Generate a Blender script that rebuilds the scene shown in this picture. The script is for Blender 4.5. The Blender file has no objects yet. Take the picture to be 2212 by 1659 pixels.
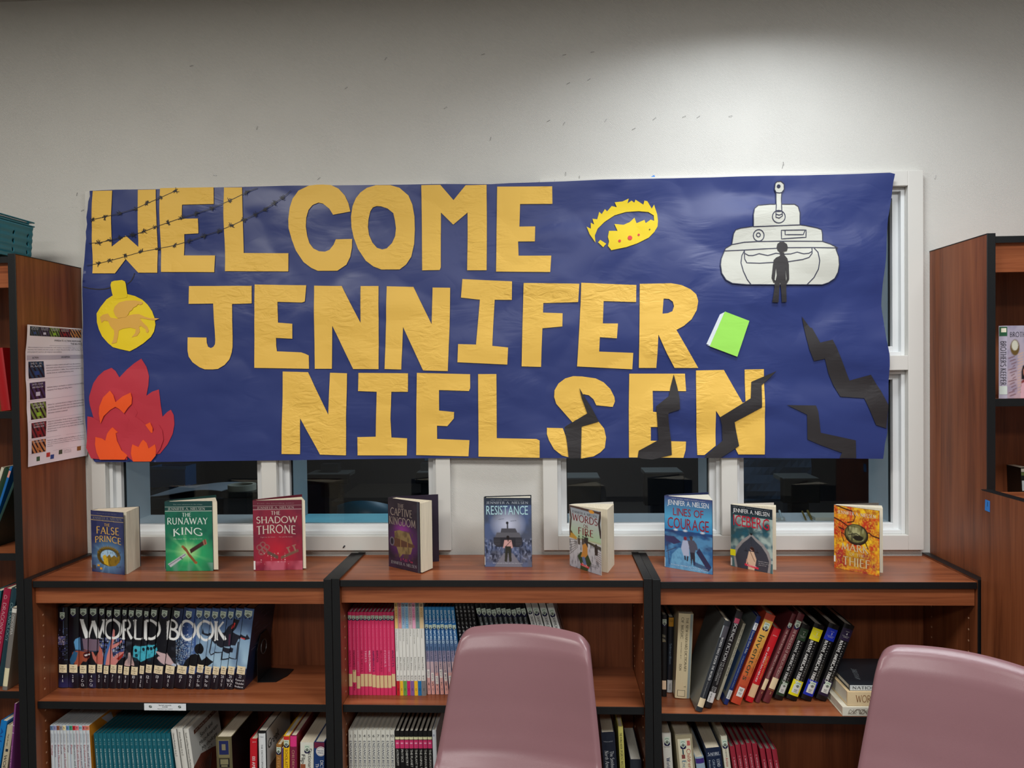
import bpy, bmesh, math, random
import numpy as np
from mathutils import Matrix, Vector, noise
from mathutils.geometry import delaunay_2d_cdt, tessellate_polygon
random.seed(7)
S = bpy.context.scene
COL = S.collection
# ------------------------------------------------------------------ camera
H = 0.914                       # top of the low bookcases
FPX = 1587.37; IW, IH = 2212, 1659
_y, _p, _r = [math.radians(a) for a in (2.7329, 1.1333, -0.7189)]
CAM = Vector((1.5391, -2.3767, 0.5957 + H))
FW = Vector((-math.sin(_y)*math.cos(_p), math.cos(_y)*math.cos(_p), -math.sin(_p)))
R0 = Vector((math.cos(_y), math.sin(_y), 0)); U0 = R0.cross(FW)
RT = R0*math.cos(_r) + U0*math.sin(_r); UP = -R0*math.sin(_r) + U0*math.cos(_r)
cam = bpy.data.cameras.new('camera'); camo = bpy.data.objects.new('camera', cam); COL.objects.link(camo)
cam.sensor_width = 36; cam.lens = FPX/IW*36; cam.clip_start = .05
M = Matrix.Identity(4)
for i in range(3):
    M[i][0] = RT[i]; M[i][1] = UP[i]; M[i][2] = -FW[i]; M[i][3] = CAM[i]
camo.matrix_world = M
S.camera = camo
# ------------------------------------------------------------------ light, world, exposure
S.view_settings.view_transform = 'Standard'; S.view_settings.look = 'None'
S.view_settings.gamma = 1; S.view_settings.use_curve_mapping = False
S.view_settings.exposure = 0.08
w = bpy.data.worlds.new('world'); S.world = w; w.use_nodes = True
w.node_tree.nodes['Background'].inputs[0].default_value = (.55, .6, .7, 1)
w.node_tree.nodes['Background'].inputs[1].default_value = .05
CEIL = 2.748
def area(name, x, y, sx, sy, e, col, spread=170):
    l = bpy.data.lights.new(name, 'AREA'); l.shape = 'RECTANGLE'; l.size = sx; l.size_y = sy
    l.energy = e; l.color = col; l.spread = math.radians(spread)
    o = bpy.data.objects.new(name, l); o.location = (x, y, CEIL-.012); COL.objects.link(o)
    return o
area('ceiling_lamp', 2.20, -.58, .42, .20, 10, (.90, .96, 1), 146)
area('ceiling_lamp', 2.55, -1.8, 1.2, .6, 40, (.97, .985, 1), 180)
area('ceiling_lamp', .0, -1.8, 1.2, .6, 40, (1, .975, .91), 180)
area('ceiling_lamp', 1.2, -4.0, 1.2, .6, 62, (1, .98, .95), 180)
# ------------------------------------------------------------------ pixel -> place
def ray(u, v): return FW + RT*((u-1106)/FPX) - UP*((v-829.5)/FPX)
def aty(u, v, Y): d = ray(u, v); return CAM + d*((Y-CAM.y)/d.y)
def atz(u, v, Z): d = ray(u, v); return CAM + d*((Z-CAM.z)/d.z)
def atx(u, v, X): d = ray(u, v); return CAM + d*((X-CAM.x)/d.x)
def crop(ox, oy, s): return lambda pts: [(ox+a/s, oy+b/s) for a, b in pts]
# ------------------------------------------------------------------ colours, materials
def lin(c):
    return tuple(((x/255)/12.92 if x/255 <= .04045 else ((x/255+.055)/1.055)**2.4) for x in c)
_m = {}
def mat(name, c=(128, 128, 128), rough=.5, metal=0., bump=0., bscale=200., spec=.5, emit=None, coat=0., vary=0., vscale=8., stretch=None, two=None):
    if name in _m: return _m[name]
    m = bpy.data.materials.new(name); m.use_nodes = True; nt = m.node_tree; b = nt.nodes['Principled BSDF']
    L = lin(c)
    b.inputs['Base Color'].default_value = (*L, 1); b.inputs['Roughness'].default_value = rough
    b.inputs['Metallic'].default_value = metal; b.inputs['Specular IOR Level'].default_value = spec
    b.inputs['Coat Weight'].default_value = coat
    tc = nt.nodes.new('ShaderNodeTexCoord')
    mp = nt.nodes.new('ShaderNodeMapping'); nt.links.new(tc.outputs['Object'], mp.inputs[0])
    if stretch: mp.inputs['Scale'].default_value = stretch
    if vary:
        n = nt.nodes.new('ShaderNodeTexNoise'); n.inputs['Scale'].default_value = vscale; n.inputs['Detail'].default_value = 5
        nt.links.new(mp.outputs[0], n.inputs[0])
        r = nt.nodes.new('ShaderNodeValToRGB'); nt.links.new(n.outputs[0], r.inputs[0])
        c1 = lin(two) if two else tuple(x*(1-vary) for x in L)
        r.color_ramp.elements[0].position = .3; r.color_ramp.elements[0].color = (*c1, 1)
        r.color_ramp.elements[1].position = .7; r.color_ramp.elements[1].color = (*(min(1, x*(1+(0 if two else vary))) for x in L), 1)
        nt.links.new(r.outputs[0], b.inputs['Base Color'])
    if bump:
        n2 = nt.nodes.new('ShaderNodeTexNoise'); n2.inputs['Scale'].default_value = bscale; n2.inputs['Detail'].default_value = 3
        nt.links.new(mp.outputs[0], n2.inputs[0])
        bp = nt.nodes.new('ShaderNodeBump'); bp.inputs['Strength'].default_value = bump; bp.inputs['Distance'].default_value = .002
        nt.links.new(n2.outputs[0], bp.inputs['Height']); nt.links.new(bp.outputs[0], b.inputs['Normal'])
    if emit: b.inputs['Emission Color'].default_value = (*L, 1); b.inputs['Emission Strength'].default_value = emit
    _m[name] = m
    return m
def wood(name, dark, mid, light, axis, rough=.38):
    """cherry laminate: long grain along one axis"""
    m = bpy.data.materials.new(name); m.use_nodes = True; nt = m.node_tree; b = nt.nodes['Principled BSDF']
    tc = nt.nodes.new('ShaderNodeTexCoord'); mp = nt.nodes.new('ShaderNodeMapping'); nt.links.new(tc.outputs['Object'], mp.inputs[0])
    sc = [1, 1, 1]; sc = [1.0 if i == axis else 14.0 for i in range(3)]; mp.inputs['Scale'].default_value = sc
    n = nt.nodes.new('ShaderNodeTexNoise'); n.inputs['Scale'].default_value = 1.7; n.inputs['Detail'].default_value = 6; n.inputs['Distortion'].default_value = .6
    nt.links.new(mp.outputs[0], n.inputs[0])
    mp2 = nt.nodes.new('ShaderNodeMapping'); nt.links.new(tc.outputs['Object'], mp2.inputs[0])
    mp2.inputs['Scale'].default_value = [6.0 if i == axis else 190.0 for i in range(3)]
    n2 = nt.nodes.new('ShaderNodeTexNoise'); n2.inputs['Scale'].default_value = 1; n2.inputs['Detail'].default_value = 3
    nt.links.new(mp2.outputs[0], n2.inputs[0])
    mx = nt.nodes.new('ShaderNodeMath'); mx.operation = 'MULTIPLY_ADD'; mx.inputs[1].default_value = .32; nt.links.new(n2.outputs[0], mx.inputs[0])
    sc2 = nt.nodes.new('ShaderNodeMath'); sc2.operation = 'MULTIPLY'; sc2.inputs[1].default_value = .72; nt.links.new(n.outputs[0], sc2.inputs[0])
    nt.links.new(sc2.outputs[0], mx.inputs[2])
    r = nt.nodes.new('ShaderNodeValToRGB'); nt.links.new(mx.outputs[0], r.inputs[0])
    e = r.color_ramp.elements; e[0].position = .36; e[0].color = (*lin(dark), 1); e[1].position = .68; e[1].color = (*lin(light), 1)
    k = r.color_ramp.elements.new(.5); k.color = (*lin(mid), 1)
    nt.links.new(r.outputs[0], b.inputs['Base Color']); b.inputs['Roughness'].default_value = rough
    b.inputs['Specular IOR Level'].default_value = .45
    _m[name] = m
    return m
WV = wood('cherry_upright', (98, 50, 27), (124, 67, 38), (143, 82, 49), 2, .42)
WH = wood('cherry_level', (112, 58, 34), (141, 78, 47), (162, 96, 61), 0, .30)
BLK = mat('black_edging', (10, 13, 16), .42, bump=.15, bscale=900)
WHITE = mat('white_trim_paint', (214, 212, 206), .38)
VINYL = mat('white_vinyl', (222, 224, 224), .28)
REVEAL = mat('grey_reveal', (204, 212, 214), .55)
PAGES = mat('book_pages', (226, 216, 192), .8, bump=.5, bscale=60, stretch=(30, 1, .5), vary=.10, vscale=20)
PAGESW = mat('white_book_pages', (214, 210, 196), .8, vary=.08, vscale=30, stretch=(20, 1, .3))
def M_(c, rough=.42, **k): return mat('print_%d_%d_%d_%d' % (*c, int(rough*100)), c, rough, **k)
def printed(rough=.3):
    n = 'printed_colours_%d' % int(rough*100)
    if n in _m: return _m[n]
    m = bpy.data.materials.new(n); m.use_nodes = True; nt = m.node_tree; b = nt.nodes['Principled BSDF']
    a = nt.nodes.new('ShaderNodeVertexColor'); a.layer_name = 'print'
    nt.links.new(a.outputs[0], b.inputs['Base Color']); b.inputs['Roughness'].default_value = rough
    _m[n] = m
    return m
# ------------------------------------------------------------------ objects
WM = {}
def mesh(name, V, F, m, cols=None, smooth=False):
    me = bpy.data.meshes.new(name); me.from_pydata([tuple(v) for v in V], [], F)
    if m: me.materials.append(m)
    if cols is not None:
        at = me.color_attributes.new('print', 'FLOAT_COLOR', 'POINT')
        a = np.ones((len(V), 4), np.float32); a[:, :3] = cols; at.data.foreach_set('color', a.ravel())
    if smooth: me.polygons.foreach_set('use_smooth', [True]*len(me.polygons))
    me.update(); return me
def obj(name, V, F, m, parent=None, world=True, cols=None, smooth=False, bevel=0, label=None):
    if parent is not None and world:
        inv = WM[parent.name].inverted(); V = [inv @ Vector(v) for v in V]
    o = bpy.data.objects.new(name, mesh(name, V, F, m, cols, smooth)); COL.objects.link(o)
    if parent is not None:
        o.parent = parent; WM[o.name] = WM[parent.name]
    else: WM[o.name] = Matrix.Identity(4)
    if bevel:
        b = o.modifiers.new('bevel', 'BEVEL'); b.width = bevel; b.segments = 2; b.limit_method = 'ANGLE'
    if label: o['label'] = label
    return o
_labels = set()
def tag(o, label=None, cat=None, group=None, kind=None):
    if label:
        o['label'] = label
        n = len(label.split())
        if n < 4 or n > 16: print('LABEL LENGTH', n, label)
        if label in _labels and not group: print('LABEL TWICE', label)
        _labels.add(label)
    if cat: o['category'] = cat
    if group: o['group'] = group
    if kind: o['kind'] = kind
    return o
def thing(name, label, cat, loc=(0, 0, 0), group=None, mat4=None, kind=None):
    o = bpy.data.objects.new(name, None); COL.objects.link(o); o.empty_display_size = .05
    m = mat4 if mat4 is not None else Matrix.Translation(Vector(loc))
    o.matrix_world = m; WM[o.name] = m.copy()
    return tag(o, label, cat, group, kind)
BF = [(0, 3, 2, 1), (4, 5, 6, 7), (0, 1, 5, 4), (1, 2, 6, 5), (2, 3, 7, 6), (3, 0, 4, 7)]
def bx(x0, x1, y0, y1, z0, z1):
    return [(x0, y0, z0), (x1, y0, z0), (x1, y1, z0), (x0, y1, z0), (x0, y0, z1), (x1, y0, z1), (x1, y1, z1), (x0, y1, z1)]
class MB:
    def __init__(s): s.V = []; s.F = []
    def add(s, V, F):
        n = len(s.V); s.V += [tuple(v) for v in V]; s.F += [tuple(i+n for i in f) for f in F]; return s
    def box(s, *a): return s.add(bx(*a), BF)
    def prism(s, pts, z0, z1, ax=2):
        """polygon pts (counter-clockwise in its plane) pushed from z0 to z1 along axis ax"""
        n = len(pts)
        def P(a, b, c): return (a, b, c) if ax == 2 else ((a, c, b) if ax == 1 else (c, a, b))
        V = [P(a, b, z0) for a, b in pts] + [P(a, b, z1) for a, b in pts]
        F = [tuple(range(n))[::-1], tuple(range(n, 2*n))] + [(i, (i+1) % n, n+(i+1) % n, n+i) for i in range(n)]
        return s.add(V, F)
    def tube(s, pts, r, n=8, close=False):
        pts = [Vector(p) for p in pts]; rings = []
        for i, p in enumerate(pts):
            a = pts[max(i-1, 0)]; b = pts[min(i+1, len(pts)-1)]; d = (b-a).normalized()
            u = d.orthogonal().normalized(); v = d.cross(u)
            if rings:
                u = (pu - d*pu.dot(d)).normalized(); v = d.cross(u)
            pu = u
            rr = r[i] if isinstance(r, (list, tuple)) else r
            rings.append([p + (u*math.cos(t*2*math.pi/n) + v*math.sin(t*2*math.pi/n))*rr for t in range(n)])
        V = [q for rg in rings for q in rg]; F = []
        for i in range(len(pts)-1):
            for j in range(n): F.append((i*n+j, i*n+(j+1) % n, (i+1)*n+(j+1) % n, (i+1)*n+j))
        F.append(tuple(range(n))[::-1]); F.append(tuple(range((len(pts)-1)*n, len(pts)*n)))
        return s.add(V, F)
    def build(s, name, m, parent=None, **k): return obj(name, s.V, s.F, m, parent, **k)
def box(name, a, m, parent=None, **k): return MB().box(*a).build(name, m, parent, **k)
# ------------------------------------------------------------------ sans lettering (built-in font) as meshes
_gl = {}
def glyph(ch):
    if ch in _gl: return _gl[ch]
    cu = bpy.data.curves.new('g', 'FONT'); cu.body = ch; cu.size = 1; cu.resolution_u = 2
    o = bpy.data.objects.new('g', cu); me = o.to_mesh()
    V = [(v.co.x, v.co.y) for v in me.vertices]; me.calc_loop_triangles(); F = [tuple(t.vertices) for t in me.loop_triangles]
    o.to_mesh_clear(); bpy.data.objects.remove(o); bpy.data.curves.remove(cu)
    x0 = min([v[0] for v in V], default=0); x1 = max([v[0] for v in V], default=.2)
    _gl[ch] = ([(a-x0, b) for a, b in V], F, x1-x0); return _gl[ch]
def layout_sans(s, track=.08):
    V, F, x = [], [], 0
    for ch in s:
        if ch == ' ': x += .28; continue
        g, f, wd = glyph(ch); n = len(V); V += [(a+x, b) for a, b in g]; F += [tuple(i+n for i in t) for t in f]; x += wd+track
    return V, F, x-track, .70
# ------------------------------------------------------------------ flared roman capitals drawn with a broad pen
def arc(cx, cy, rx, ry, a0, a1, n=14): return [(cx+rx*math.cos(math.radians(a0+(a1-a0)*i/n)), cy+ry*math.sin(math.radians(a0+(a1-a0)*i/n))) for i in range(n+1)]
RG = {
 'A': (.74, [([(.04, 0), (.37, 1)], .6), ([(.37, 1), (.70, 0)], 1.1), ([(.15, .36), (.58, .36)], .5)], [(.04, 0), (.70, 0)]),
 'B': (.58, [([(.1, 0), (.1, 1)], 1), ([(.1, 1)]+arc(.25, .76, .24, .24, 90, -90)+[(.1, .52)], .7), ([(.1, .52)]+arc(.27, .26, .28, .26, 90, -90)+[(.1, 0)], .8)], []),
 'C': (.74, [(arc(.44, .5, .40, .5, 48, 312, 22), .9)], []),
 'D': (.76, [([(.1, 0), (.1, 1)], 1), ([(.1, 1)]+arc(.28, .5, .43, .5, 90, -90, 18)+[(.1, 0)], .85)], []),
 'E': (.54, [([(.1, 0), (.1, 1)], 1), ([(.1, 1), (.5, 1)], .6), ([(.1, .53), (.44, .53)], .6), ([(.1, 0), (.52, 0)], .6)], []),
 'F': (.52, [([(.1, 0), (.1, 1)], 1), ([(.1, 1), (.5, 1)], .6), ([(.1, .52), (.44, .52)], .6)], [(.1, 0)]),
 'G': (.78, [(arc(.44, .5, .40, .5, 48, 318, 22), .9), ([(.74, .1), (.74, .44)], .9), ([(.56, .44), (.80, .44)], .5)], []),
 'H': (.74, [([(.1, 0), (.1, 1)], 1), ([(.64, 0), (.64, 1)], 1), ([(.1, .52), (.64, .52)], .6)], [(.1, 0), (.1, 1), (.64, 0), (.64, 1)]),
 'I': (.22, [([(.11, 0), (.11, 1)], 1)], [(.11, 0), (.11, 1)]),
 'J': (.32, [([(.2, 1), (.2, .1), (.1, -.12), (0, -.14)], .9)], [(.2, 1)]),
 'K': (.66, [([(.1, 0), (.1, 1)], 1), ([(.1, .48), (.52, 1)], .6), ([(.22, .58), (.62, 0)], 1)], [(.1, 0), (.1, 1)]),
 'L': (.52, [([(.1, 0), (.1, 1)], 1), ([(.1, 0), (.5, 0)], .6)], [(.1, 1)]),
 'M': (.9, [([(.1, 0), (.16, 1)], .7), ([(.16, 1), (.46, .1)], 1), ([(.46, .1), (.76, 1)], .6), ([(.76, 1), (.82, 0)], 1)], [(.1, 0), (.82, 0)]),
 'N': (.76, [([(.1, 0), (.1, 1)], .6), ([(.1, 1), (.66, 0)], 1.1), ([(.66, 0), (.66, 1)], .6)], [(.1, 0), (.66, 1)]),
 'O': (.86, [(arc(.43, .5, .39, .5, 0, 360, 28), .85)], []),
 'P': (.56, [([(.1, 0), (.1, 1)], 1), ([(.1, 1)]+arc(.26, .74, .26, .26, 90, -90)+[(.1, .48)], .75)], [(.1, 0)]),
 'Q': (.86, [(arc(.43, .5, .39, .5, 0, 360, 28), .85), ([(.45, .1), (.85, -.2)], .9)], []),
 'R': (.64, [([(.1, 0), (.1, 1)], 1), ([(.1, 1)]+arc(.26, .75, .25, .25, 90, -90)+[(.1, .5)], .75), ([(.28, .5), (.62, 0)], 1)], [(.1, 0)]),
 'S': (.52, [(arc(.26, .76, .19, .24, 35, 270, 12)+arc(.25, .26, .21, .26, 90, -150, 12), .85)], []),
 'T': (.62, [([(.31, 0), (.31, 1)], 1), ([(.02, 1), (.6, 1)], .6)], [(.31, 0)]),
 'U': (.72, [([(.1, 1), (.1, .3)]+arc(.35, .28, .25, .28, 180, 360, 12)+[(.6, .3), (.6, 1)], .85)], [(.1, 1), (.6, 1)]),
 'V': (.72, [([(.04, 1), (.36, 0)], 1.1), ([(.36, 0), (.68, 1)], .6)], [(.04, 1), (.68, 1)]),
 'W': (1.04, [([(.04, 1), (.29, 0)], 1.1), ([(.29, 0), (.53, .95)], .6), ([(.53, .95), (.77, 0)], 1.1), ([(.77, 0), (1.0, 1)], .6)], [(.04, 1), (1.0, 1)]),
 'X': (.68, [([(.04, 1), (.64, 0)], 1.1), ([(.04, 0), (.64, 1)], .6)], []),
 'Y': (.66, [([(.04, 1), (.33, .5)], 1.1), ([(.62, 1), (.33, .5)], .6), ([(.33, .5), (.33, 0)], 1)], [(.33, 0)]),
 'Z': (.6, [([(.06, 1), (.54, 1)], .6), ([(.54, 1), (.06, 0)], 1), ([(.06, 0), (.56, 0)], .6)], []),
 '.': (.2, [([(.06, .05), (.15, .05)], 1)], []),
}
def ribbon(pts, wd):
    V, F = [], []
    n = len(pts)
    closed = n > 3 and math.dist(pts[0], pts[-1]) < 1e-6
    for i, p in enumerate(pts):
        a = pts[i-1] if i > 0 else (pts[-2] if closed else p)
        b = pts[i+1] if i < n-1 else (pts[1] if closed else p)
        dx, dy = b[0]-a[0], b[1]-a[1]; l = math.hypot(dx, dy) or 1
        nx, ny = -dy/l*wd/2, dx/l*wd/2
        V += [(p[0]+nx, p[1]+ny), (p[0]-nx, p[1]-ny)]
        if i: F.append((2*i-2, 2*i-1, 2*i+1, 2*i))
    return V, F
def layout_roman(s, track=.10, pen=.13, serif=.2):
    V, F, x = [], [], 0
    for ch in s:
        if ch == ' ': x += .34; continue
        if ch not in RG:
            g, f, wd = glyph(ch); n = len(V); V += [(a+x, b*1.4) for a, b in g]; F += [tuple(i+n for i in t) for t in f]; x += wd+track; continue
        wd, strokes, ser = RG[ch]
        for pts, k in strokes:
            v, f = ribbon([(a+x, b) for a, b in pts], pen*k); n = len(V); V += v; F += [tuple(i+n for i in q) for q in f]
        for sx, sy in ser:
            v, f = ribbon([(x+sx-serif/2, sy), (x+sx+serif/2, sy)], pen*.42); n = len(V); V += v; F += [tuple(i+n for i in q) for q in f]
        x += wd+track
    return V, F, x-track, 1.0
def text_into(mb, s, O, ux, uy, w=None, h=None, roman=False, align='c', fn=None, pen=.13, **k):
    """lay text s into a w x h box whose lower-left corner is O; ux, uy unit directions. fn maps (u,v) metres -> point"""
    V, F, tw, th = layout_roman(s, pen=pen, **k) if roman else layout_sans(s)
    if tw <= 0: return
    sx = w/tw if w else h/th; sy = h/th if h else sx
    if w and not h: sy = sx
    x_ = 0
    if len(s) < 4 and w and sx > 1.25*sy: sx = 1.25*sy; x_ = (w-tw*sx)/2
    P = []
    for a, b in V:
        u, v = a*sx+x_, b*sy
        P.append(fn(u, v) if fn else O + ux*u + uy*v)
    mb.add(P, F)
# ================================================================== THE ROOM
def wallmat():
    m = bpy.data.materials.new('white_wallpaper'); m.use_nodes = True; nt = m.node_tree; b = nt.nodes['Principled BSDF']
    b.inputs['Base Color'].default_value = (*lin((208, 206, 200)), 1); b.inputs['Roughness'].default_value = .62
    tc = nt.nodes.new('ShaderNodeTexCoord')
    mp = nt.nodes.new('ShaderNodeMapping'); mp.inputs['Rotation'].default_value = (0, math.radians(-40), 0); nt.links.new(tc.outputs['Object'], mp.inputs[0])
    wv = nt.nodes.new('ShaderNodeTexWave'); wv.inputs['Scale'].default_value = 88; wv.inputs['Distortion'].default_value = 4.5
    wv.inputs['Detail'].default_value = 2; wv.inputs['Detail Scale'].default_value = 1.2; wv.bands_direction = 'Z'
    nt.links.new(mp.outputs[0], wv.inputs[0])
    n = nt.nodes.new('ShaderNodeTexNoise'); n.inputs['Scale'].default_value = 9; nt.links.new(tc.outputs['Object'], n.inputs[0])
    n2 = nt.nodes.new('ShaderNodeTexNoise'); n2.inputs['Scale'].default_value = 260; nt.links.new(tc.outputs['Object'], n2.inputs[0])
    mu = nt.nodes.new('ShaderNodeMath'); mu.operation = 'MULTIPLY'; nt.links.new(wv.outputs['Fac'], mu.inputs[0]); nt.links.new(n.outputs[0], mu.inputs[1])
    ad = nt.nodes.new('ShaderNodeMath'); ad.operation = 'MULTIPLY_ADD'; ad.inputs[1].default_value = .5; nt.links.new(n2.outputs[0], ad.inputs[0]); nt.links.new(mu.outputs[0], ad.inputs[2])
    bp = nt.nodes.new('ShaderNodeBump'); bp.inputs['Strength'].default_value = .55; bp.inputs['Distance'].default_value = .0012
    nt.links.new(ad.outputs[0], bp.inputs['Height']); nt.links.new(bp.outputs[0], b.inputs['Normal'])
    return m
WALL = wallmat()
def struct(o): o['kind'] = 'structure'; return o
TW = .20                                   # wall thickness
ZB, ZT = H+.0119, H+1.1997                 # outer casing heights
CW = .047                                  # casing face width
# world x of the window members, read off the photograph on the wall plane
def X0(u, v=1100): return aty(u, v, 0).x
WIN = [dict(l=X0(207, 1090), r=X0(975, 1090), m0=X0(570, 1040), m1=X0(602, 1040)),
       dict(l=X0(1173.5, 1090), r=X0(1989, 1090), m0=X0(1555.8, 1060), m1=X0(1590, 1060))]
ZR0 = aty(1945, 799.5, 0).z; ZR1 = aty(1945, 768, 0).z      # middle rail
wl = MB(); XL, XR_, YB = -2.6, 5.4, -6.2
opens = []
for W in WIN:
    opens += [(W['l']+CW, W['m0']), (W['m1'], W['r']-CW)]
zo0, zo1 = ZB+CW, ZT-CW
wl.box(XL, XR_, 0, TW, 0, zo0); wl.box(XL, XR_, 0, TW, zo1, CEIL)
xs = [XL]+[x for o in opens for x in o]+[XR_]
for i in range(0, len(xs), 2): wl.box(xs[i], xs[i+1], 0, TW, zo0, zo1)
for a, b in opens: wl.box(a, b, .012, TW, ZR0, ZR1)
struct(wl.build('wall_back', WALL))
PLAIN = mat('plain_wall_paint', (196, 194, 188), .7)
struct(box('wall_left', (XL-.1, XL, YB, 0, 0, CEIL), PLAIN)); struct(box('wall_right', (XR_, XR_+.1, YB, 0, 0, CEIL), PLAIN))
struct(box('wall_front', (XL, XR_, YB-.1, YB, 0, CEIL), PLAIN))
struct(box('ceiling', (XL, XR_, YB, TW, CEIL, CEIL+.1), mat('ceiling_tile', (168, 164, 158), .85, bump=.4, bscale=120)))
struct(box('floor', (XL, XR_, YB, TW, -.1, 0), mat('grey_carpet', (112, 108, 104), .9, bump=.8, bscale=400, vary=.2, vscale=60)))
GLASS = bpy.data.materials.new('window_glass'); GLASS.use_nodes = True
_nt = GLASS.node_tree; _b = _nt.nodes['Principled BSDF']; _nt.nodes.remove(_b)
_tr = _nt.nodes.new('ShaderNodeBsdfTransparent'); _tr.inputs[0].default_value = (.97, .985, .99, 1)
_gs = _nt.nodes.new('ShaderNodeBsdfGlossy'); _gs.inputs['Roughness'].default_value = .01
_fr = _nt.nodes.new('ShaderNodeFresnel'); _fr.inputs[0].default_value = 1.45
_mx = _nt.nodes.new('ShaderNodeMixShader'); _nt.links.new(_fr.outputs[0], _mx.inputs[0]); _nt.links.new(_tr.outputs[0], _mx.inputs[1]); _nt.links.new(_gs.outputs[0], _mx.inputs[2])
_nt.links.new(_mx.outputs[0], _nt.nodes['Material Output'].inputs[0])
GASK = mat('dark_gasket', (30, 38, 42), .5)
for wi, W in enumerate(WIN):
    n = 'window_%d' % (wi+1)
    t = thing(n, None, None, ((W['l']+W['r'])/2, 0, ZB), kind='structure')
    P = .020                                # casing stands proud
    def cas(name, a): box(name, a, WHITE, t, bevel=.0015)
    cas('casing', (W['l'], W['l']+CW, -P, -.0005, ZB, ZT)); cas('casing', (W['r']-CW, W['r'], -P, -.0005, ZB, ZT))
    cas('casing', (W['l']+CW, W['r']-CW, -P, -.0005, ZB, zo0)); cas('casing', (W['l']+CW, W['r']-CW, -P, -.0005, zo1, ZT))
    cas('mullion', (W['m0'], W['m1'], -P, -.0005, zo0, zo1))
    for a, b in opens[2*wi:2*wi+2]:
        cas('middle_rail', (a, b, -P, .011, ZR0, ZR1))
        for z0, z1 in ((zo0, ZR0), (ZR1, zo1)):
            f = MB(); k = .030
            # sloped vinyl frame: a wide outer step and a slimmer stop behind it
            for (w1, y0, y1) in ((.012, .002, .05), (k, .020, .05)):
                f.box(a, a+w1, y0, y1, z0, z1); f.box(b-w1, b, y0, y1, z0, z1)
                f.box(a+w1, b-w1, y0, y1, z0, z0+w1); f.box(a+w1, b-w1, y0, y1, z1-w1, z1)
            fo = f.build('vinyl_frame', VINYL, t, bevel=.0012)
            g = MB(); gk = .0025
            g.box(a+k, a+k+gk, .036, .046, z0+k, z1-k); g.box(b-k-gk, b-k, .036, .046, z0+k, z1-k)
            g.build('gasket', GASK, t)
            p = box('pane', (a+k, b-k, .040, .044, z0+k, z1-k), GLASS, t)
            r = MB()   # lining of the opening behind the glass
            q = k-.001
            r.box(a, a+q, .0505, TW, z0, z1); r.box(b-q, b, .0505, TW, z0, z1)
            r.box(a+q, b-q, .0505, TW, z0, z0+q); r.box(a+q, b-q, .0505, TW, z1-q, z1)
            r.build('window_reveal', REVEAL, t)
# ------------------------------------------------------------------ the dark office behind the windows
DARK = mat('office_darkness_colour', (26, 30, 40), .85)  # unlit room: its darkness is put into the wall and ceiling colour
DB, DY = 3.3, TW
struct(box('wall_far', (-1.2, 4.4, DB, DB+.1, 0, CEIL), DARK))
struct(box('wall_far_side_1', (-1.3, -1.2, DY, DB, 0, CEIL), DARK)); struct(box('wall_far_side_2', (4.4, 4.5, DY+.05, DB, 0, CEIL), DARK))  # side walls at both ends of the office, in the same darkened colour
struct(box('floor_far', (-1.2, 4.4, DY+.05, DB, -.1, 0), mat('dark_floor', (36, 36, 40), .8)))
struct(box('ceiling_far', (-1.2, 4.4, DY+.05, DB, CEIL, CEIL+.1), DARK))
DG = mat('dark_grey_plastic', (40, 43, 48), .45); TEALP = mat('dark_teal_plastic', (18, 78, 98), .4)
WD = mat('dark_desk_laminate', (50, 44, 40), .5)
_l = bpy.data.lights.new('office_fill_light', 'AREA'); _l.shape = 'RECTANGLE'; _l.size = 1.2; _l.size_y = .3; _l.energy = 16; _l.color = (.62, .82, 1)  # cool fill light added so the things behind the glass show
_o = bpy.data.objects.new('office_fill_light', _l); _o.location = (1.6, 1.2, CEIL-.02); COL.objects.link(_o)
# desk under the left window, carrying the office things
t = thing('desk', 'long dark desk in the unlit office behind the left window', 'desk', (.6, 1.0, 0))
box('desktop', (-.1, .56, .55, 1.35, .74, .77), WD, t, bevel=.003)
for x in (-.05, .50):
    for y in (.6, 1.25): box('leg', (x, x+.05, y, y+.05, 0, .74), DG, t)
def P3(u, v, Y): return aty(u, v, Y)
# copier-like machine with sheets on top
Y = .75
a = P3(316, 1075, Y); b_ = P3(505, 1075, Y); zt = P3(380, 1074, Y).z
t = thing('printer', 'dark grey office printer seen through the left window', 'printer', ((a.x+b_.x)/2, Y+.2, .77))
box('body', (a.x-.1, b_.x, Y, Y+.42, .77, zt-.006), DG, t, bevel=.006)
box('front_panel', (a.x-.02, b_.x-.03, Y-.006, Y-.0005, .80, zt-.05), mat('black_plastic', (16, 17, 20), .35), t)
c0 = P3(372, 1113, Y-.007)
box('logo_spot', (c0.x, c0.x+.008, Y-.008, Y-.0062, c0.z, c0.z+.008), mat('white_plastic', (190, 195, 196), .4), t)
# curled sheet
def sheet_stack(u0, u1, v, Y, d, name, label, cat, mt, curl=.02):
    A = P3(u0, v, Y); B = P3(u1, v, Y); V, F = [], []; nx, ny = 14, 6
    for j in range(ny+1):
        for i in range(nx+1):
            x = A.x+(B.x-A.x)*i/nx; y = Y+d*j/ny
            V.append((x, y, zt+.001+curl*(1-math.cos(i/nx*math.pi*1.3))*.5*(1-.3*j/ny)))
    n = len(V); V += [(x, y, z-.0025) for x, y, z in V]
    for j in range(ny):
        for i in range(nx):
            k = j*(nx+1)+i; F += [(k, k+1, k+nx+2, k+nx+1), (n+k, n+k+nx+1, n+k+nx+2, n+k+1)]
    for i in range(nx): F += [(i, n+i, n+i+1, i+1)]
    o = obj(name, V, F, mt, None, smooth=False); return tag(o, label, cat)
sheet_stack(322, 478, 1072, Y+.02, .28, 'paper_sheets', 'curling white paper sheets lying on the dark printer', 'paper', mat('dim_paper', (178, 184, 190), .8), .028)
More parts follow.
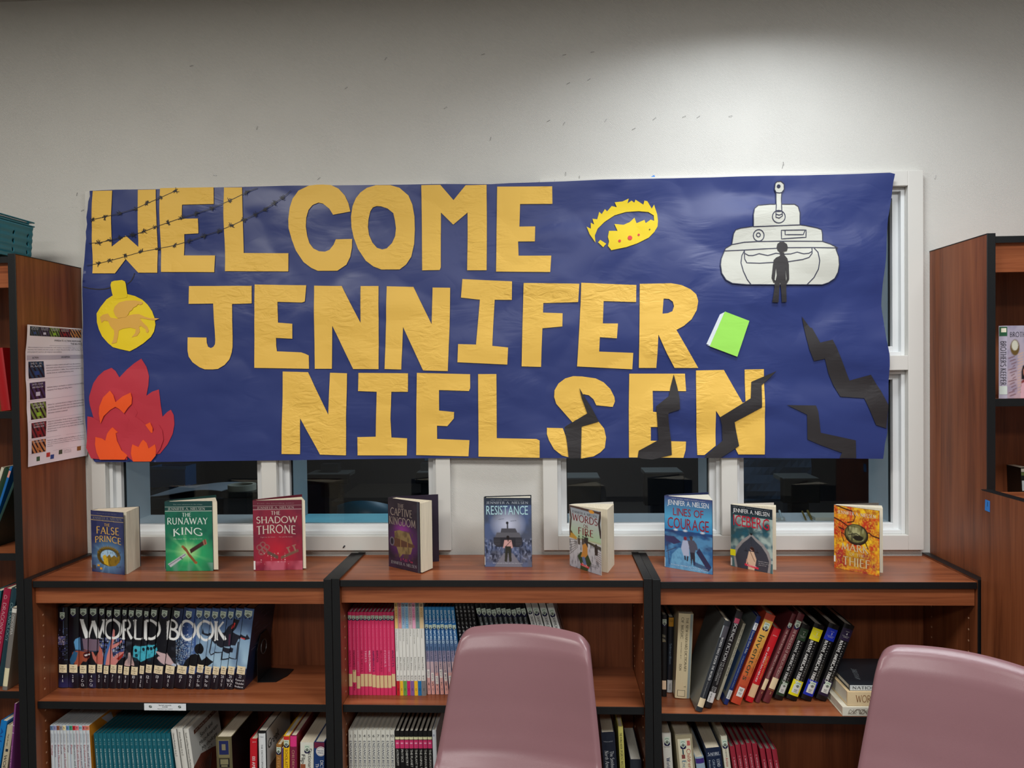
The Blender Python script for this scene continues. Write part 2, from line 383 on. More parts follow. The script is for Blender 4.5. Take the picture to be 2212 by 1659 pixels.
def tape(name, u0, u1, v, Y, label, flat=True, th=.024):
    A = P3(u0, v, Y); B = P3(u1, v, Y); R = (B.x-A.x)/2; r = R*.76; m = MB(); n = 40; V, F = [], []
    for i in range(n):
        c, s = math.cos(i*2*math.pi/n), math.sin(i*2*math.pi/n)
        if flat: V += [(R*c, R*s, 0), (R*c, R*s, th), (r*c, r*s, th), (r*c, r*s, 0)]
        else: V += [(R*c, 0, R*s), (R*c, th, R*s), (r*c, th, r*s), (r*c, 0, r*s)]
    for i in range(n):
        j = (i+1) % n
        for k in range(4): F.append((i*4+k, j*4+k, j*4+(k+1) % 4, i*4+(k+1) % 4))
    cx = (A.x+B.x)/2; z = A.z
    V = [(x+cx, y+Y+(R if flat else 0), q+z+(0 if flat else R)) for x, y, q in V]
    return tag(obj(name, V, F, mat('masking_tape', (206, 200, 178), .7)), label, 'tape')
Yt = .62; zz = P3(510, 1063, Yt).z
t = thing('storage_box', 'black lidded box under the tape roll behind the left window', 'box', (P3(560, 1063, Yt).x, Yt+.1, .77))
xa, xb = P3(482, 1063, Yt).x-.004, P3(541, 1063, Yt).x+.06
box('body', (xa, xb, Yt, Yt+.22, .771, zz-.022), DG, t, bevel=.006); box('lid', (xa-.006, xb+.006, Yt-.006, Yt+.226, zz-.0218, zz-.0005), mat('black_plastic', (16, 17, 20), .35), t, bevel=.003)
tape('tape_roll', 481.5, 540, 1063, Yt+.005, 'roll of masking tape lying flat on the black box')
cb = thing('blue_bin', 'blue open-topped bin standing on the printer behind the paper', 'bin', (P3(400, 1040, 1.2).x, 1.1, zt))
x0, x1 = P3(345, 1040, 1.15).x, P3(420, 1040, 1.15).x; zt2 = P3(380, 1003, 1.15).z
m = MB(); m.box(x0, x1, 1.06, 1.07, zt-.006, zt2); m.box(x0, x1, 1.16, 1.17, zt-.006, zt2); m.box(x0, x0+.008, 1.07, 1.16, zt-.006, zt2); m.box(x1-.008, x1, 1.07, 1.16, zt-.006, zt2); m.box(x0+.008, x1-.008, 1.07, 1.16, zt-.006, zt+.004)
m.build('bin_body', mat('blue_plastic', (34, 84, 130), .4), cb); box('rim', (x0-.008, x1+.008, 1.052, 1.0595, zt2-.012, zt2+.001), mat('blue_plastic_rim', (60, 110, 150), .4), cb)
# teal chair and monitors in the dark office
def screen(u0, u1, v0, Y, label, z0=.77):
    A = P3(u0, v0, Y); B = P3(u1, v0, Y)
    t = thing('monitor', label, 'monitor', ((A.x+B.x)/2, Y+.05, z0))
    V = [(A.x, Y, A.z-.0), (B.x, Y, A.z)]
    m = MB(); m.prism([(A.x, z0+.09), (B.x, z0+.09), (B.x, A.z-.004), (A.x, A.z-.004)], Y, Y+.05, ax=1)
    m.build('screen_case', mat('black_plastic', (16, 17, 20), .35), t, bevel=.004)
    box('top_face', (A.x+.004, B.x-.004, Y+.006, Y+.17, A.z-.022, A.z), mat('grey_monitor_top', (92, 92, 88), .6), t, bevel=.003)
    box('stand', ((A.x+B.x)/2-.05, (A.x+B.x)/2+.05, Y+.051, Y+.12, z0, z0+.2), DG, t)
    return t
t = thing('desk', 'long dark desk in the unlit office behind the right window', 'desk', (2.4, 1.2, 0))
box('desktop', (1.75, 4.2, .75, 1.7, .74, .77), WD, t, bevel=.003)
for x in (1.8, 4.1):
    for y in (.8, 1.6): box('leg', (x, x+.05, y, y+.05, 0, .74), DG, t)
screen(1222, 1298, 1032, 1.0, 'dark monitor left of the blonde-girl paperback behind the glass')
screen(1392, 1478, 1020, 1.1, 'dark monitor behind the blue wartime hardcover through the glass')
screen(1692, 1772, 1033, 1.15, 'dark monitor behind the right end pane of the window')
t = thing('desk', 'dark desk in the office behind the middle window pane', 'desk', (1.2, 2.1, 0))
box('desktop', (.3, 1.6, 1.75, 2.4, .74, .77), WD, t, bevel=.003)
for x in (.35, 1.5):
    for y in (1.8, 2.3): box('leg', (x, x+.05, y, y+.05, 0, .74), DG, t)
screen(660, 752, 1024, 1.8, 'dark monitor behind the middle pane beside the casing')
screen(898, 950, 1020, 1.8, 'dark monitor behind the purple book through the glass')
# teal chair
Y = .56; ca = thing('plastic_chair', 'teal plastic chair in the dark office behind the glass', 'chair', (P3(770, 1100, Y).x, Y, 0))
V, F = [], []; nx, nz = 12, 8
A = P3(700, 1118, Y); B = P3(842, 1118, Y); zt3 = P3(770, 1089, Y).z
for j in range(nz+1):
    for i in range(nx+1):
        s = i/nx*2-1; q = j/nz; zc = .45+(zt3-.45)*q - (.03*s*s if q > .8 else 0)
        V.append((((A.x+B.x)/2)+(B.x-A.x)/2*s*(1-.12*q), Y+.05*s*s+.08*q, zc))
for j in range(nz):
    for i in range(nx): k = j*(nx+1)+i; F.append((k, k+1, k+nx+2, k+nx+1))
o = obj('backrest', V, F, TEALP, ca, smooth=True); sd = o.modifiers.new('solid', 'SOLIDIFY'); sd.thickness = .006
box('seat', (A.x+.02, B.x-.02, Y-.36, Y+.02, .43, .45), TEALP, ca, bevel=.008)
for x in (A.x+.04, B.x-.06):
    for y in (Y-.33, Y-.01): box('leg', (x, x+.02, y, y+.02, 0, .43), DG, ca)
# blue curtain-like panel behind the right panes
t = MB(); V, F = [], []
A = P3(1604, 1060, 1.9); B = P3(1752, 1060, 1.9); nx, nz = 10, 60
for j in range(nz+1):
    for i in range(nx+1):
        V.append((A.x+(B.x-A.x)*i/nx, 1.9+.012*math.sin(j*1.3+.4*i), .02+(CEIL-.021)*j/nz))
for j in range(nz):
    for i in range(nx): k = j*(nx+1)+i; F.append((k, k+1, k+nx+2, k+nx+1))
o = obj('pleated_shade', V, F, mat('blue_grey_fabric', (62, 84, 108), .8)); sd = o.modifiers.new('solid', 'SOLIDIFY'); sd.thickness = .004
tag(o, 'blue-grey pleated shade hanging in the office behind the right window', 'shade')
# ledge boards outside the glass
ZS = zo0+.0292
a, b = opens[1]; tag(box('sill_board', (a+.031, b-.031, .053, TW-.002, ZS, ZS+.002), mat('light_blue_board', (140, 222, 242), .55, vary=.18, vscale=5, stretch=(1, 1, 8))), 'light blue board lying on the sill behind the middle pane', 'board')
a, b = opens[3]
for i, (u, cc) in enumerate(((1690, (170, 178, 176)), (1752, (188, 190, 176)))):
    A = P3(u, 1118, .10)
    t = thing('document_sleeve', ('clear plastic sleeve of papers on the sill, the left one', 'clear plastic sleeve of papers on the sill, with brown edge')[i], 'sleeve', (A.x, .1, ZS))
    x1 = A.x-.075 if i == 0 else A.x+.10; x0, x1 = sorted((A.x, x1))
    box('papers', (x0+.002, x1-.002, .066, .148, ZS, ZS+.010), mat('dim_paper_%d' % i, cc, .7), t)
    m = MB(); m.tube([(A.x-.012, .064, ZS+.006), (A.x+.006, .15, ZS+.016)], .004); m.tube([(A.x-.03, .064, ZS+.004), (A.x-.012, .15, ZS+.014)], .003)
    m.build('spine_tube', (mat('clear_plastic', (205, 220, 222), .12), mat('brown_plastic', (120, 104, 40), .3))[i], t)
# ================================================================== BOOKCASES
PO = .023
PIN = mat('shelf_pin_hole', (196, 150, 118), .5)
def bookcase(name, label, x0, x1, h, depth, shelves, base, apron=(.018, .050), loc=None, rot=0, yb=0.0, single=True, seat=.008):
    """shelves: list of (z_left, z_right) top surfaces"""
    mm = Matrix.Translation(Vector((x0, 0, 0))) if loc is None else Matrix.Translation(Vector(loc)) @ Matrix.Rotation(rot, 4, 'Z')
    t = thing(name, label, 'bookcase', group=None, mat4=mm)
    W = x1-x0; yf = -depth
    def p(nm, a, m, bevel=0, **k): return box(nm, a, m, t, world=False, bevel=bevel, **k)
    e = .0012
    for xx in (0, W-PO):
        p('side_panel', (xx+e, xx+PO-e, yf+.0025, -.002, 0, h-.0025), WV)
        m = MB(); m.box(xx, xx+PO, yf, yf+.0024, 0, h); m.box(xx, xx+PO, yf+.0024, -.001, h-.0024, h)
        m.build('edge_band', BLK, t, world=False, bevel=.0008)
    def board(nm, zl, zr, th, yy, m=WH, y1=-.012):
        V = [(PO, yy, zl-th), (W-PO, yy, zr-th), (W-PO, y1, zr-th), (PO, y1, zl-th), (PO, yy, zl), (W-PO, yy, zr), (W-PO, y1, zr), (PO, y1, zl)]
        s = obj(nm, V, BF, m, t, world=False)
        V = [(PO+.0005, yy-.0024, zl-th), (W-PO-.0005, yy-.0024, zr-th), (W-PO-.0005, yy-.0001, zr-th), (PO+.0005, yy-.0001, zl-th), (PO+.0005, yy-.0024, zl), (W-PO-.0005, yy-.0024, zr), (W-PO-.0005, yy-.0001, zr), (PO+.0005, yy-.0001, zl)]
        obj('front_edge', V, BF, BLK, s, world=False, bevel=.0006)
        return s
    board('top_board', h-seat, h-seat, .0185, yf+.006)
    p('apron', (PO, W-PO, yf+.016, yf+.034, h-seat-.0185-apron[1], h-seat-.0186), WH)
    for zl, zr in shelves: board('shelf', zl, zr, .0215, yf+.014)
    board('bottom_board', base, base, .02, yf+.008)
    p('kick_plate', (PO, W-PO, yf+.03, yf+.045, 0, base-.021), BLK)
    p('back_panel', (PO, W-PO, -.0115, -.003, base, h-seat-.019), WV)
    m = MB()
    for zz in np.arange(base+.06, h-.11, .032):
        for yy in (yf+.045, -.06):
            m.box(PO-.0002, PO+.0006, yy-.0022, yy+.0022, zz, zz+.0045); m.box(W-PO-.0006, W-PO+.0002, yy-.0022, yy+.0022, zz, zz+.0045)
    o = m.build('pin_holes', PIN, t, world=False); o['kind'] = 'stuff'
    return t
Wd = .914; D = .305
def shz(uL, vL, uR, vR, Y=-(D-.0116)): return aty(uL, vL, Y).z, aty(uR, vR, Y).z
BASE = .155
s1 = shz(82, 1515.3, 700, 1522.4); s2 = shz(745, 1522.4, 1388, 1527.8); s3 = shz(1432, 1541.6, 2100, 1553)
E1 = .0006
c1 = bookcase('low_bookcase', 'low cherry bookcase at left holding the dark encyclopedia set', 0+E1, Wd-E1, H, D, [s1], BASE)
c2 = bookcase('low_bookcase', 'low cherry bookcase in the middle behind the whole chair', Wd+E1, 2*Wd-E1, H+.002, D, [s2], BASE, seat=.006)
c3 = bookcase('low_bookcase', 'low cherry bookcase at right with leaning reference books', 2*Wd+E1, 3*Wd-E1, H, D, [s3], BASE)
HT = H+.951
zs = [aty(10, v, -(D-.0116)).z for v in (888.5, 1195.5, 1493.5)]
c4 = bookcase('tall_bookcase', 'tall cherry bookcase at far left under the teal basket', -.914, -E1, HT, D, [(z, z) for z in zs], .157, apron=(.018, .070))
zs5 = [aty(2185, 861, -(D-.0116)).z, H+.951-.82]
c5 = bookcase('tall_bookcase', 'tall cherry bookcase at far right behind the shorter case', 3*Wd+E1, 3*Wd+.914, HT, D, [(z, z) for z in zs5]+[(.55, .55), (.3, .3)], .1, apron=(.018, .078))
# shorter case standing at right angles in front of the tall right one; we see its end panel
XE = 3*Wd-.004; zE = aty(2122.3, 1057.6, -D-.012).z
XE = atz(2122.3, 1057.6, zE).x
t = thing('side_bookcase', 'shorter cherry bookcase end in front of the tall right one', 'bookcase', (XE+.45, -D-.48, 0))
y1 = -D-.006; y0 = y1-.31
box('side_panel', (XE, XE+PO-.002, y0+.003, y1, 0, zE-.0026), WV, t)
m = MB(); m.box(XE, XE+PO, y0+.003, y1, zE-.0025, zE); m.box(XE, XE+PO, y0, y0+.0029, 0, zE); m.build('edge_band', BLK, t)
box('side_panel', (XE+.914-PO, XE+.914, y0+.003, y1, 0, zE), WV, t)
box('top_board', (XE+PO, XE+.914-PO, y0+.006, y1, zE-.026, zE-.008), WH, t); box('front_edge', (XE+PO, XE+.914-PO, y0+.003, y0+.0059, zE-.026, zE-.008), BLK, t)
box('back_panel', (XE+PO, XE+.914-PO, y1-.01, y1-.001, .1, zE-.0262), WV, t)
for z in (.1, .42, .74, 1.02): box('shelf', (XE+PO, XE+.914-PO, y0+.014, y1-.0105, z-.02, z), WH, t)
# ================================================================== THE PAPER BANNER
def inside(x, y, poly):
    c = False; j = len(poly)-1
    for i in range(len(poly)):
        xi, yi = poly[i]; xj, yj = poly[j]
        if (yi > y) != (yj > y) and x < (xj-xi)*(y-yi)/(yj-yi)+xi: c = not c
        j = i
    return c
BY = -.030
def wave(x, z):
    """how far the hung paper stands off the wall: folds, sags, glue puckers"""
    v = Vector((x*1.6, z*3.4, 0)); a = noise.noise(v)*.0085
    k = min(1, max(.35, .35+.8*(x-1.0)))
    a += k*.0135*noise.noise(Vector((x*1.7+z*1.1, z*7.5-x*.9, 21)))
    a += noise.noise(Vector((x*3.1+5, z*9.0, 3)))*.0042*(.35+.65*min(1, max(0, x-1.0)))
    a += (abs(noise.noise(Vector((x*5+z*3, z*7-x*2, 8))))-.2)*.007
    f = noise.noise(Vector((x*9, z*14, 11))); a += f*abs(f)*.0035
    return BY-a*.85
def fill(loops, step, off, wv=wave):
    """triangulate loops (first outer, rest holes) in x,z; every vertex takes its depth from the banner's folds"""
    out = loops[0]; P = []; E = []
    for lp in loops:
        n0 = len(P); Q = []
        for i in range(len(lp)):
            a, b = lp[i], lp[(i+1) % len(lp)]; d = math.dist(a, b); k = max(1, int(d/step))
            Q += [(a[0]+(b[0]-a[0])*t/k, a[1]+(b[1]-a[1])*t/k) for t in range(k)]
        P += Q; E += [(n0+i, n0+(i+1) % len(Q)) for i in range(len(Q))]
    x0, x1 = min(p[0] for p in out), max(p[0] for p in out); z0, z1 = min(p[1] for p in out), max(p[1] for p in out)
    nb = len(P)
    for i in range(int((x1-x0)/step)+1):
        for j in range(int((z1-z0)/step)+1):
            x, z = x0+(i+.5)*step, z0+(j+.5)*step
            if inside(x, z, out) and not any(inside(x, z, h) for h in loops[1:]): P.append((x, z))
    r = delaunay_2d_cdt([Vector(p) for p in P], E, [], 0, 1e-7)
    V2, E2, F2, oe = r[0], r[1], r[2], r[4]
    F = []
    for f in F2:
        cx = sum(V2[i].x for i in f)/3; cz = sum(V2[i].y for i in f)/3
        if inside(cx, cz, out) and not any(inside(cx, cz, h) for h in loops[1:]): F.append(tuple(f))
    V = [(v.x, wv(v.x, v.y)-off, v.y) for v in V2]
    # rim of the paper: skirt along the border edges
    cnt = {}
    for f in F:
        for i in range(3):
            a, b = f[i], f[(i+1) % 3]; cnt[(a, b)] = 1
    rim = [(a, b) for (a, b) in cnt if (b, a) not in cnt]; S_ = []
    n = len(V); V += [(x, y+.0006, z) for x, y, z in V]
    for a, b in rim:
        k = len(V); V += [V[a], V[b], V[n+b], V[n+a]]; S_.append((k+3, k+2, k+1, k))
    F3 = []
    for f in F:
        nrm = (Vector(V[f[1]])-Vector(V[f[0]])).cross(Vector(V[f[2]])-Vector(V[f[0]]))
        F3.append(f if nrm.y < 0 else f[::-1])
    return V, F3+S_+[tuple(n+i for i in f[::-1]) for f in F3]
def wpx(pts): return [(lambda p: (p.x, p.z))(aty(u, v, BY)) for u, v in pts]
def paper(c, name, amp=.25, sc=None, rough=.62, sheen=0):
    """construction paper with glue puckers"""
    if name in _m: return _m[name]
    m = bpy.data.materials.new(name); m.use_nodes = True; nt = m.node_tree; b = nt.nodes['Principled BSDF']
    b.inputs['Base Color'].default_value = (*lin(c), 1); b.inputs['Roughness'].default_value = rough
    tc = nt.nodes.new('ShaderNodeTexCoord'); mp = nt.nodes.new('ShaderNodeMapping'); nt.links.new(tc.outputs['Object'], mp.inputs[0])
    mp.inputs['Scale'].default_value = sc or (13, 1, 30)
    n = nt.nodes.new('ShaderNodeTexNoise'); n.inputs['Scale'].default_value = 1.6; n.inputs['Detail'].default_value = 3; n.inputs['Distortion'].default_value = 1.1
    nt.links.new(mp.outputs[0], n.inputs[0])
    n2 = nt.nodes.new('ShaderNodeTexNoise'); n2.inputs['Scale'].default_value = 5; nt.links.new(tc.outputs['Object'], n2.inputs[0])
    r = nt.nodes.new('ShaderNodeMapRange'); r.inputs[1].default_value = .42; r.inputs[2].default_value = .62; nt.links.new(n2.outputs[0], r.inputs[0])
    mu = nt.nodes.new('ShaderNodeMath'); mu.operation = 'MULTIPLY'; nt.links.new(n.outputs[0], mu.inputs[0]); nt.links.new(r.outputs[0], mu.inputs[1])
    bp = nt.nodes.new('ShaderNodeBump'); bp.inputs['Strength'].default_value = amp; bp.inputs['Distance'].default_value = .006
    nt.links.new(mu.outputs[0], bp.inputs['Height']); nt.links.new(bp.outputs[0], b.inputs['Normal'])
    _m[name] = m; return m
BLUE = paper((43, 57, 116), 'navy_butcher_paper', .55, (3.2, 1, 8), .38)
YEL = paper((238, 192, 84), 'golden_yellow_paper', .8)
BLKP = paper((38, 34, 36), 'black_paper', .30, (8, 1, 20), .60)
RED = paper((188, 46, 62), 'red_paper', .18, (4, 1, 7)); ORG = paper((238, 84, 20), 'orange_paper', .12, (4, 1, 7))
BYEL = paper((236, 206, 20), 'bright_yellow_paper', .14, (5, 1, 14)); OCH = paper((222, 170, 72), 'ochre_paper', .25, (8, 1, 8))
WPAP = paper((200, 200, 190), 'off_white_paper', .30, (10, 1, 26)); LIME = paper((160, 232, 92), 'lime_green_paper', .10)
INK = mat('marker_ink', (34, 38, 66), .5)
ban = thing('paper_banner', 'long navy paper welcome banner with yellow letters hung across the windows', 'banner', (1.3, BY, ZB+.3))
edge = [(193, 412), (250, 410), (340, 408.5), (480, 404.5), (620, 401), (760, 400), (975, 398.5), (1060, 398), (1100, 395.5), (1220, 392), (1300, 389), (1410, 387), (1540, 383), (1660, 379.5), (1800, 377), (1920, 374.3), (1931, 377), (1928, 395), (1926, 430), (1920, 470), (1915, 560), (1909, 610), (1907, 660), (1911, 700), (1914, 735), (1920, 765), (1921, 790), (1918, 870), (1916, 935), (1910, 960), (1907, 991), (1800, 990), (1600, 989), (1410, 990), (1170, 989.5), (1000, 989.5), (900, 990.5), (780, 992), (600, 994.5), (450, 996), (345, 998), (205, 998), (196, 985), (186, 960), (183, 900), (181, 800), (180, 700), (178.5, 620), (178.5, 580), (181, 556), (184, 530), (186, 515), (185, 500), (188, 484), (187, 470), (190, 452), (191, 435), (194, 424)]
X3 = wpx(edge); X3 = [(max(x, .004), z) for x, z in X3]
V, F = fill([X3], .010, 0)
bo = obj('backing_sheet', V, F, BLUE, ban, smooth=True)
k1 = crop(180, 370, 4.424); k2 = crop(600, 370, 3.568); k3 = crop(1120, 360, 4.096); k4 = crop(1540, 360, 4.424); k5 = crop(580, 760, 3.456)
k6 = crop(1160, 760, 4.096); k7 = crop(1680, 660, 4.74); kj = crop(380, 590, 6.9125); ko = crop(180, 590, 3.95)
def piece(name, k, loops, m, off=.0032, step=.010, label=None, parent=ban, wv=wave):
    L = [wpx(k(l)) for l in loops]
    V, F = fill(L, step, off, wv)
    return obj(name, V, F, m, parent, label=label, smooth=False)
LET = [
 ('W', k1, [[(95, 190), (283, 187), (272, 440), (268, 720), (405, 615), (523, 722), (527, 330), (527, 180), (697, 176), (702, 420), (710, 970), (530, 970), (403, 838), (303, 975), (88, 975), (85, 600), (90, 300)]]),
 ('E', k1, [[(738, 163), (1250, 155), (1252, 315), (950, 322), (945, 455), (1098, 452), (1097, 592), (963, 600), (958, 803), (1256, 803), (1253, 965), (745, 962), (735, 600), (732, 400)]]),
 ('L', k1, [[(1348, 157), (1518, 155), (1523, 400), (1530, 780), (1960, 783), (1958, 957), (1356, 955), (1347, 600), (1343, 400)]]),
 ('C', k2, [[(350, 103), (410, 107), (470, 135), (520, 190), (548, 250), (562, 312), (428, 336), (400, 290), (350, 250), (315, 243), (270, 262), (240, 300), (222, 360), (218, 430), (228, 500), (245, 555), (275, 595), (320, 617), (365, 620), (400, 605), (430, 565), (447, 524), (573, 521), (572, 590), (560, 660), (530, 720), (460, 767), (310, 768), (260, 745), (200, 700), (140, 610), (110, 530), (85, 440), (84, 370), (95, 280), (115, 210), (160, 150), (240, 112), (300, 104)]]),
 ('O', k2, [[(760, 110), (870, 110), (940, 130), (1010, 190), (1040, 260), (1055, 350), (1057, 450), (1052, 560), (1030, 660), (990, 720), (940, 757), (800, 758), (740, 735), (680, 690), (620, 600), (585, 510), (568, 430), (566, 350), (580, 270), (605, 210), (640, 165), (690, 130)], [(765, 270), (800, 273), (850, 290), (893, 325), (905, 380), (912, 440), (905, 500), (880, 555), (840, 595), (805, 603), (765, 590), (730, 550), (703, 490), (695, 430), (700, 370), (715, 310), (735, 280)]]),
 ('M', k2, [[(1110, 112), (1256, 110), (1356, 225), (1450, 112), (1610, 106), (1611, 400), (1610, 763), (1460, 763), (1463, 500), (1463, 318), (1352, 410), (1258, 318), (1256, 500), (1258, 740), (1250, 762), (1115, 765), (1112, 500)]]),
 ('E', k2, [[(1692, 120), (2115, 118), (2117, 250), (1868, 253), (1862, 425), (1984, 424), (1982, 540), (1852, 540), (1856, 650), (2108, 650), (2100, 778), (1683, 773), (1686, 450)]]),
 ('J', kj, [[(203, 195), (1133, 190), (1137, 452), (845, 462), (850, 640), (852, 800), (852, 1100), (838, 1190), (805, 1290), (740, 1370), (640, 1430), (560, 1438), (440, 1437), (360, 1405), (260, 1330), (205, 1245), (190, 1160), (190, 960), (465, 963), (470, 1040), (490, 1100), (530, 1120), (570, 1100), (592, 1060), (595, 1000), (590, 850), (575, 620), (563, 455), (197, 460)]]),
 ('E', kj, [[(1178, 170), (1560, 178), (1948, 182), (1930, 425), (1890, 440), (1523, 430), (1530, 740), (1745, 757), (1742, 980), (1498, 968), (1500, 1090), (1512, 1168), (1870, 1183), (1935, 1205), (1987, 1230), (1990, 1428), (1175, 1415), (1178, 700)]]),
 ('N', k2, [[(282, 882), (495, 885), (642, 1170), (642, 886), (778, 885), (780, 1100), (780, 1525), (583, 1524), (423, 1190), (418, 1522), (287, 1522), (284, 1200)]]),
 ('N', k2, [[(842, 887), (1047, 892), (1187, 1180), (1195, 897), (1330, 899), (1325, 1200), (1313, 1540), (1123, 1535), (968, 1200), (955, 1528), (827, 1524), (838, 1150)]]),
 ('I', k2, [[(1424, 831), (1806, 849), (1804, 991), (1672, 990), (1660, 1200), (1655, 1346), (1776, 1358), (1770, 1490), (1387, 1472), (1392, 1332), (1530, 1336), (1545, 1150), (1558, 990), (1413, 974)]]),
 ('F', k3, [[(46, 1030), (538, 1037), (528, 1199), (220, 1207), (217, 1292), (390, 1298), (388, 1415), (212, 1431), (205, 1600), (200, 1772), (28, 1767), (36, 1400)]]),
 ('E', k3, [[(555, 1028), (1043, 1047), (1040, 1199), (752, 1190), (745, 1388), (878, 1389), (868, 1520), (718, 1510), (712, 1637), (1014, 1648), (1006, 1793), (518, 1768), (528, 1600), (550, 1200)]]),
 ('R', k3, [[(1073, 1037), (1350, 1032), (1440, 1048), (1520, 1085), (1570, 1130), (1588, 1190), (1575, 1270), (1530, 1350), (1460, 1410), (1395, 1445), (1450, 1540), (1592, 1781), (1382, 1781), (1309, 1648), (1235, 1485), (1228, 1650), (1219, 1781), (1064, 1781), (1068, 1400)], [(1283, 1168), (1330, 1170), (1365, 1195), (1375, 1235), (1360, 1280), (1320, 1297), (1272, 1302)]]),
 ('N', k5, [[(108, 147), (297, 152), (447, 470), (460, 156), (588, 160), (580, 500), (578, 773), (385, 767), (238, 495), (237, 763), (100, 762), (105, 400)]]),
 ('I', k5, [[(673, 157), (1044, 160), (1043, 298), (920, 298), (912, 500), (917, 640), (1034, 646), (1032, 774), (665, 773), (663, 637), (800, 634), (806, 450), (810, 298), (670, 293)]]),
 ('E', k5, [[(1110, 157), (1506, 167), (1507, 270), (1498, 292), (1275, 285), (1275, 438), (1386, 449), (1384, 497), (1335, 555), (1258, 551), (1259, 650), (1500, 660), (1493, 780), (1102, 771), (1105, 450)]]),
 ('L', k5, [[(1566, 166), (1702, 166), (1704, 645), (2000, 650), (2024, 662), (2024, 790), (1568, 782)]]),
 ('S', k6, [[(320, 215), (400, 218), (520, 235), (590, 270), (650, 330), (685, 400), (690, 440), (670, 488), (525, 473), (500, 420), (460, 385), (415, 375), (390, 382), (400, 420), (445, 545), (545, 618), (595, 680), (612, 760), (600, 850), (560, 890), (500, 925), (400, 942), (290, 935), (220, 915), (150, 860), (105, 780), (88, 730), (88, 672), (228, 677), (260, 760), (330, 800), (385, 760), (380, 690), (315, 625), (240, 540), (170, 460), (152, 400), (155, 340), (190, 280), (250, 235)]]),
 ('E', k6, [[(816, 193), (1310, 193), (1318, 348), (1023, 345), (1025, 530), (1160, 540), (1165, 665), (1007, 665), (1008, 787), (1320, 795), (1315, 870), (1295, 938), (815, 935), (812, 500)]]),
 ('N', k6, [[(1408, 165), (1655, 160), (1815, 450), (1840, 440), (1838, 157), (2008, 153), (2012, 500), (2012, 907), (1780, 907), (1620, 580), (1580, 520), (1580, 830), (1480, 912), (1418, 912), (1405, 450)]]),
]
for ch, k, loops in LET: piece('paper_letter', k, loops, YEL, label='golden yellow cut-out capital '+ch)
cr = .0056
piece('crack_strip', k6, [[(375, 320), (420, 400), (480, 490), (548, 618), (395, 662), (388, 940), (280, 940), (265, 800), (242, 670), (260, 655), (445, 545), (395, 410), (385, 365)]], BLKP, cr)
piece('crack_strip', k6, [[(1210, 200), (1240, 310), (1258, 410), (1262, 508), (1158, 540), (1165, 620), (1187, 790), (1193, 912), (1020, 953), (930, 945), (890, 935), (900, 875), (1075, 780), (1065, 640), (1052, 480), (1165, 390), (1180, 310)]], BLKP, cr)
piece('crack_strip', k6, [[(2120, 170), (2060, 230), (1985, 295), (1983, 490), (1745, 620), (1785, 830), (1750, 855), (1620, 938), (1475, 935), (1500, 910), (1640, 785), (1635, 650), (1615, 578), (1885, 410), (1895, 265)]], BLKP, cr)
piece('crack_strip', k7, [[(245, 112), (330, 225), (350, 230), (428, 380), (555, 350), (600, 440), (735, 768), (950, 708), (1050, 870), (1124, 1020), (1106, 1256), (1000, 1222), (880, 948), (638, 932), (575, 820), (520, 690), (480, 545), (370, 568), (320, 450), (290, 330)]], BLKP)
piece('crack_strip', k7, [[(88, 1018), (385, 1022), (405, 1080), (430, 1300), (790, 1378), (795, 1560), (625, 1560), (650, 1505), (430, 1425), (297, 1368), (290, 1115), (200, 1070)]], BLKP)
piece('paper_crown', k3, [[(603, 530), (640, 550), (640, 495), (670, 512), (655, 460), (697, 465), (715, 398), (737, 420), (765, 375), (785, 395), (825, 348), (870, 358), (852, 315), (920, 308), (975, 283), (965, 325), (1000, 300), (1025, 318), (1035, 292), (1105, 335), (1115, 300), (1140, 305), (1180, 370), (1200, 335), (1228, 420), (1234, 480), (1230, 530), (1200, 580), (1150, 630), (1050, 680), (950, 715), (820, 742), (790, 705), (800, 665), (790, 625), (800, 570), (875, 570), (848, 508), (930, 515), (985, 490), (1027, 450), (1045, 500), (1115, 470), (1125, 500), (1170, 468), (1200, 480), (1198, 430), (1150, 400), (1060, 392), (950, 400), (850, 430), (760, 490), (700, 550), (675, 610), (680, 673), (630, 600)]], BYEL)
piece('crown_shard', k3, [[(722, 650), (775, 685), (748, 716), (703, 672)]], BYEL)
def disc(cx, cy, rx, ry=None, n=20): ry = ry or rx; return [(cx+rx*math.cos(i*2*math.pi/n), cy+ry*math.sin(i*2*math.pi/n)) for i in range(n)]
for c in ((985, 632, 20), (1063, 604, 10), (893, 660, 12)): piece('jewel', k3, [disc(*c)], M_((214, 30, 30)), .0044)
piece('jewel', k3, [disc(1160, 556, 6)], M_((80, 60, 20)), .0044)
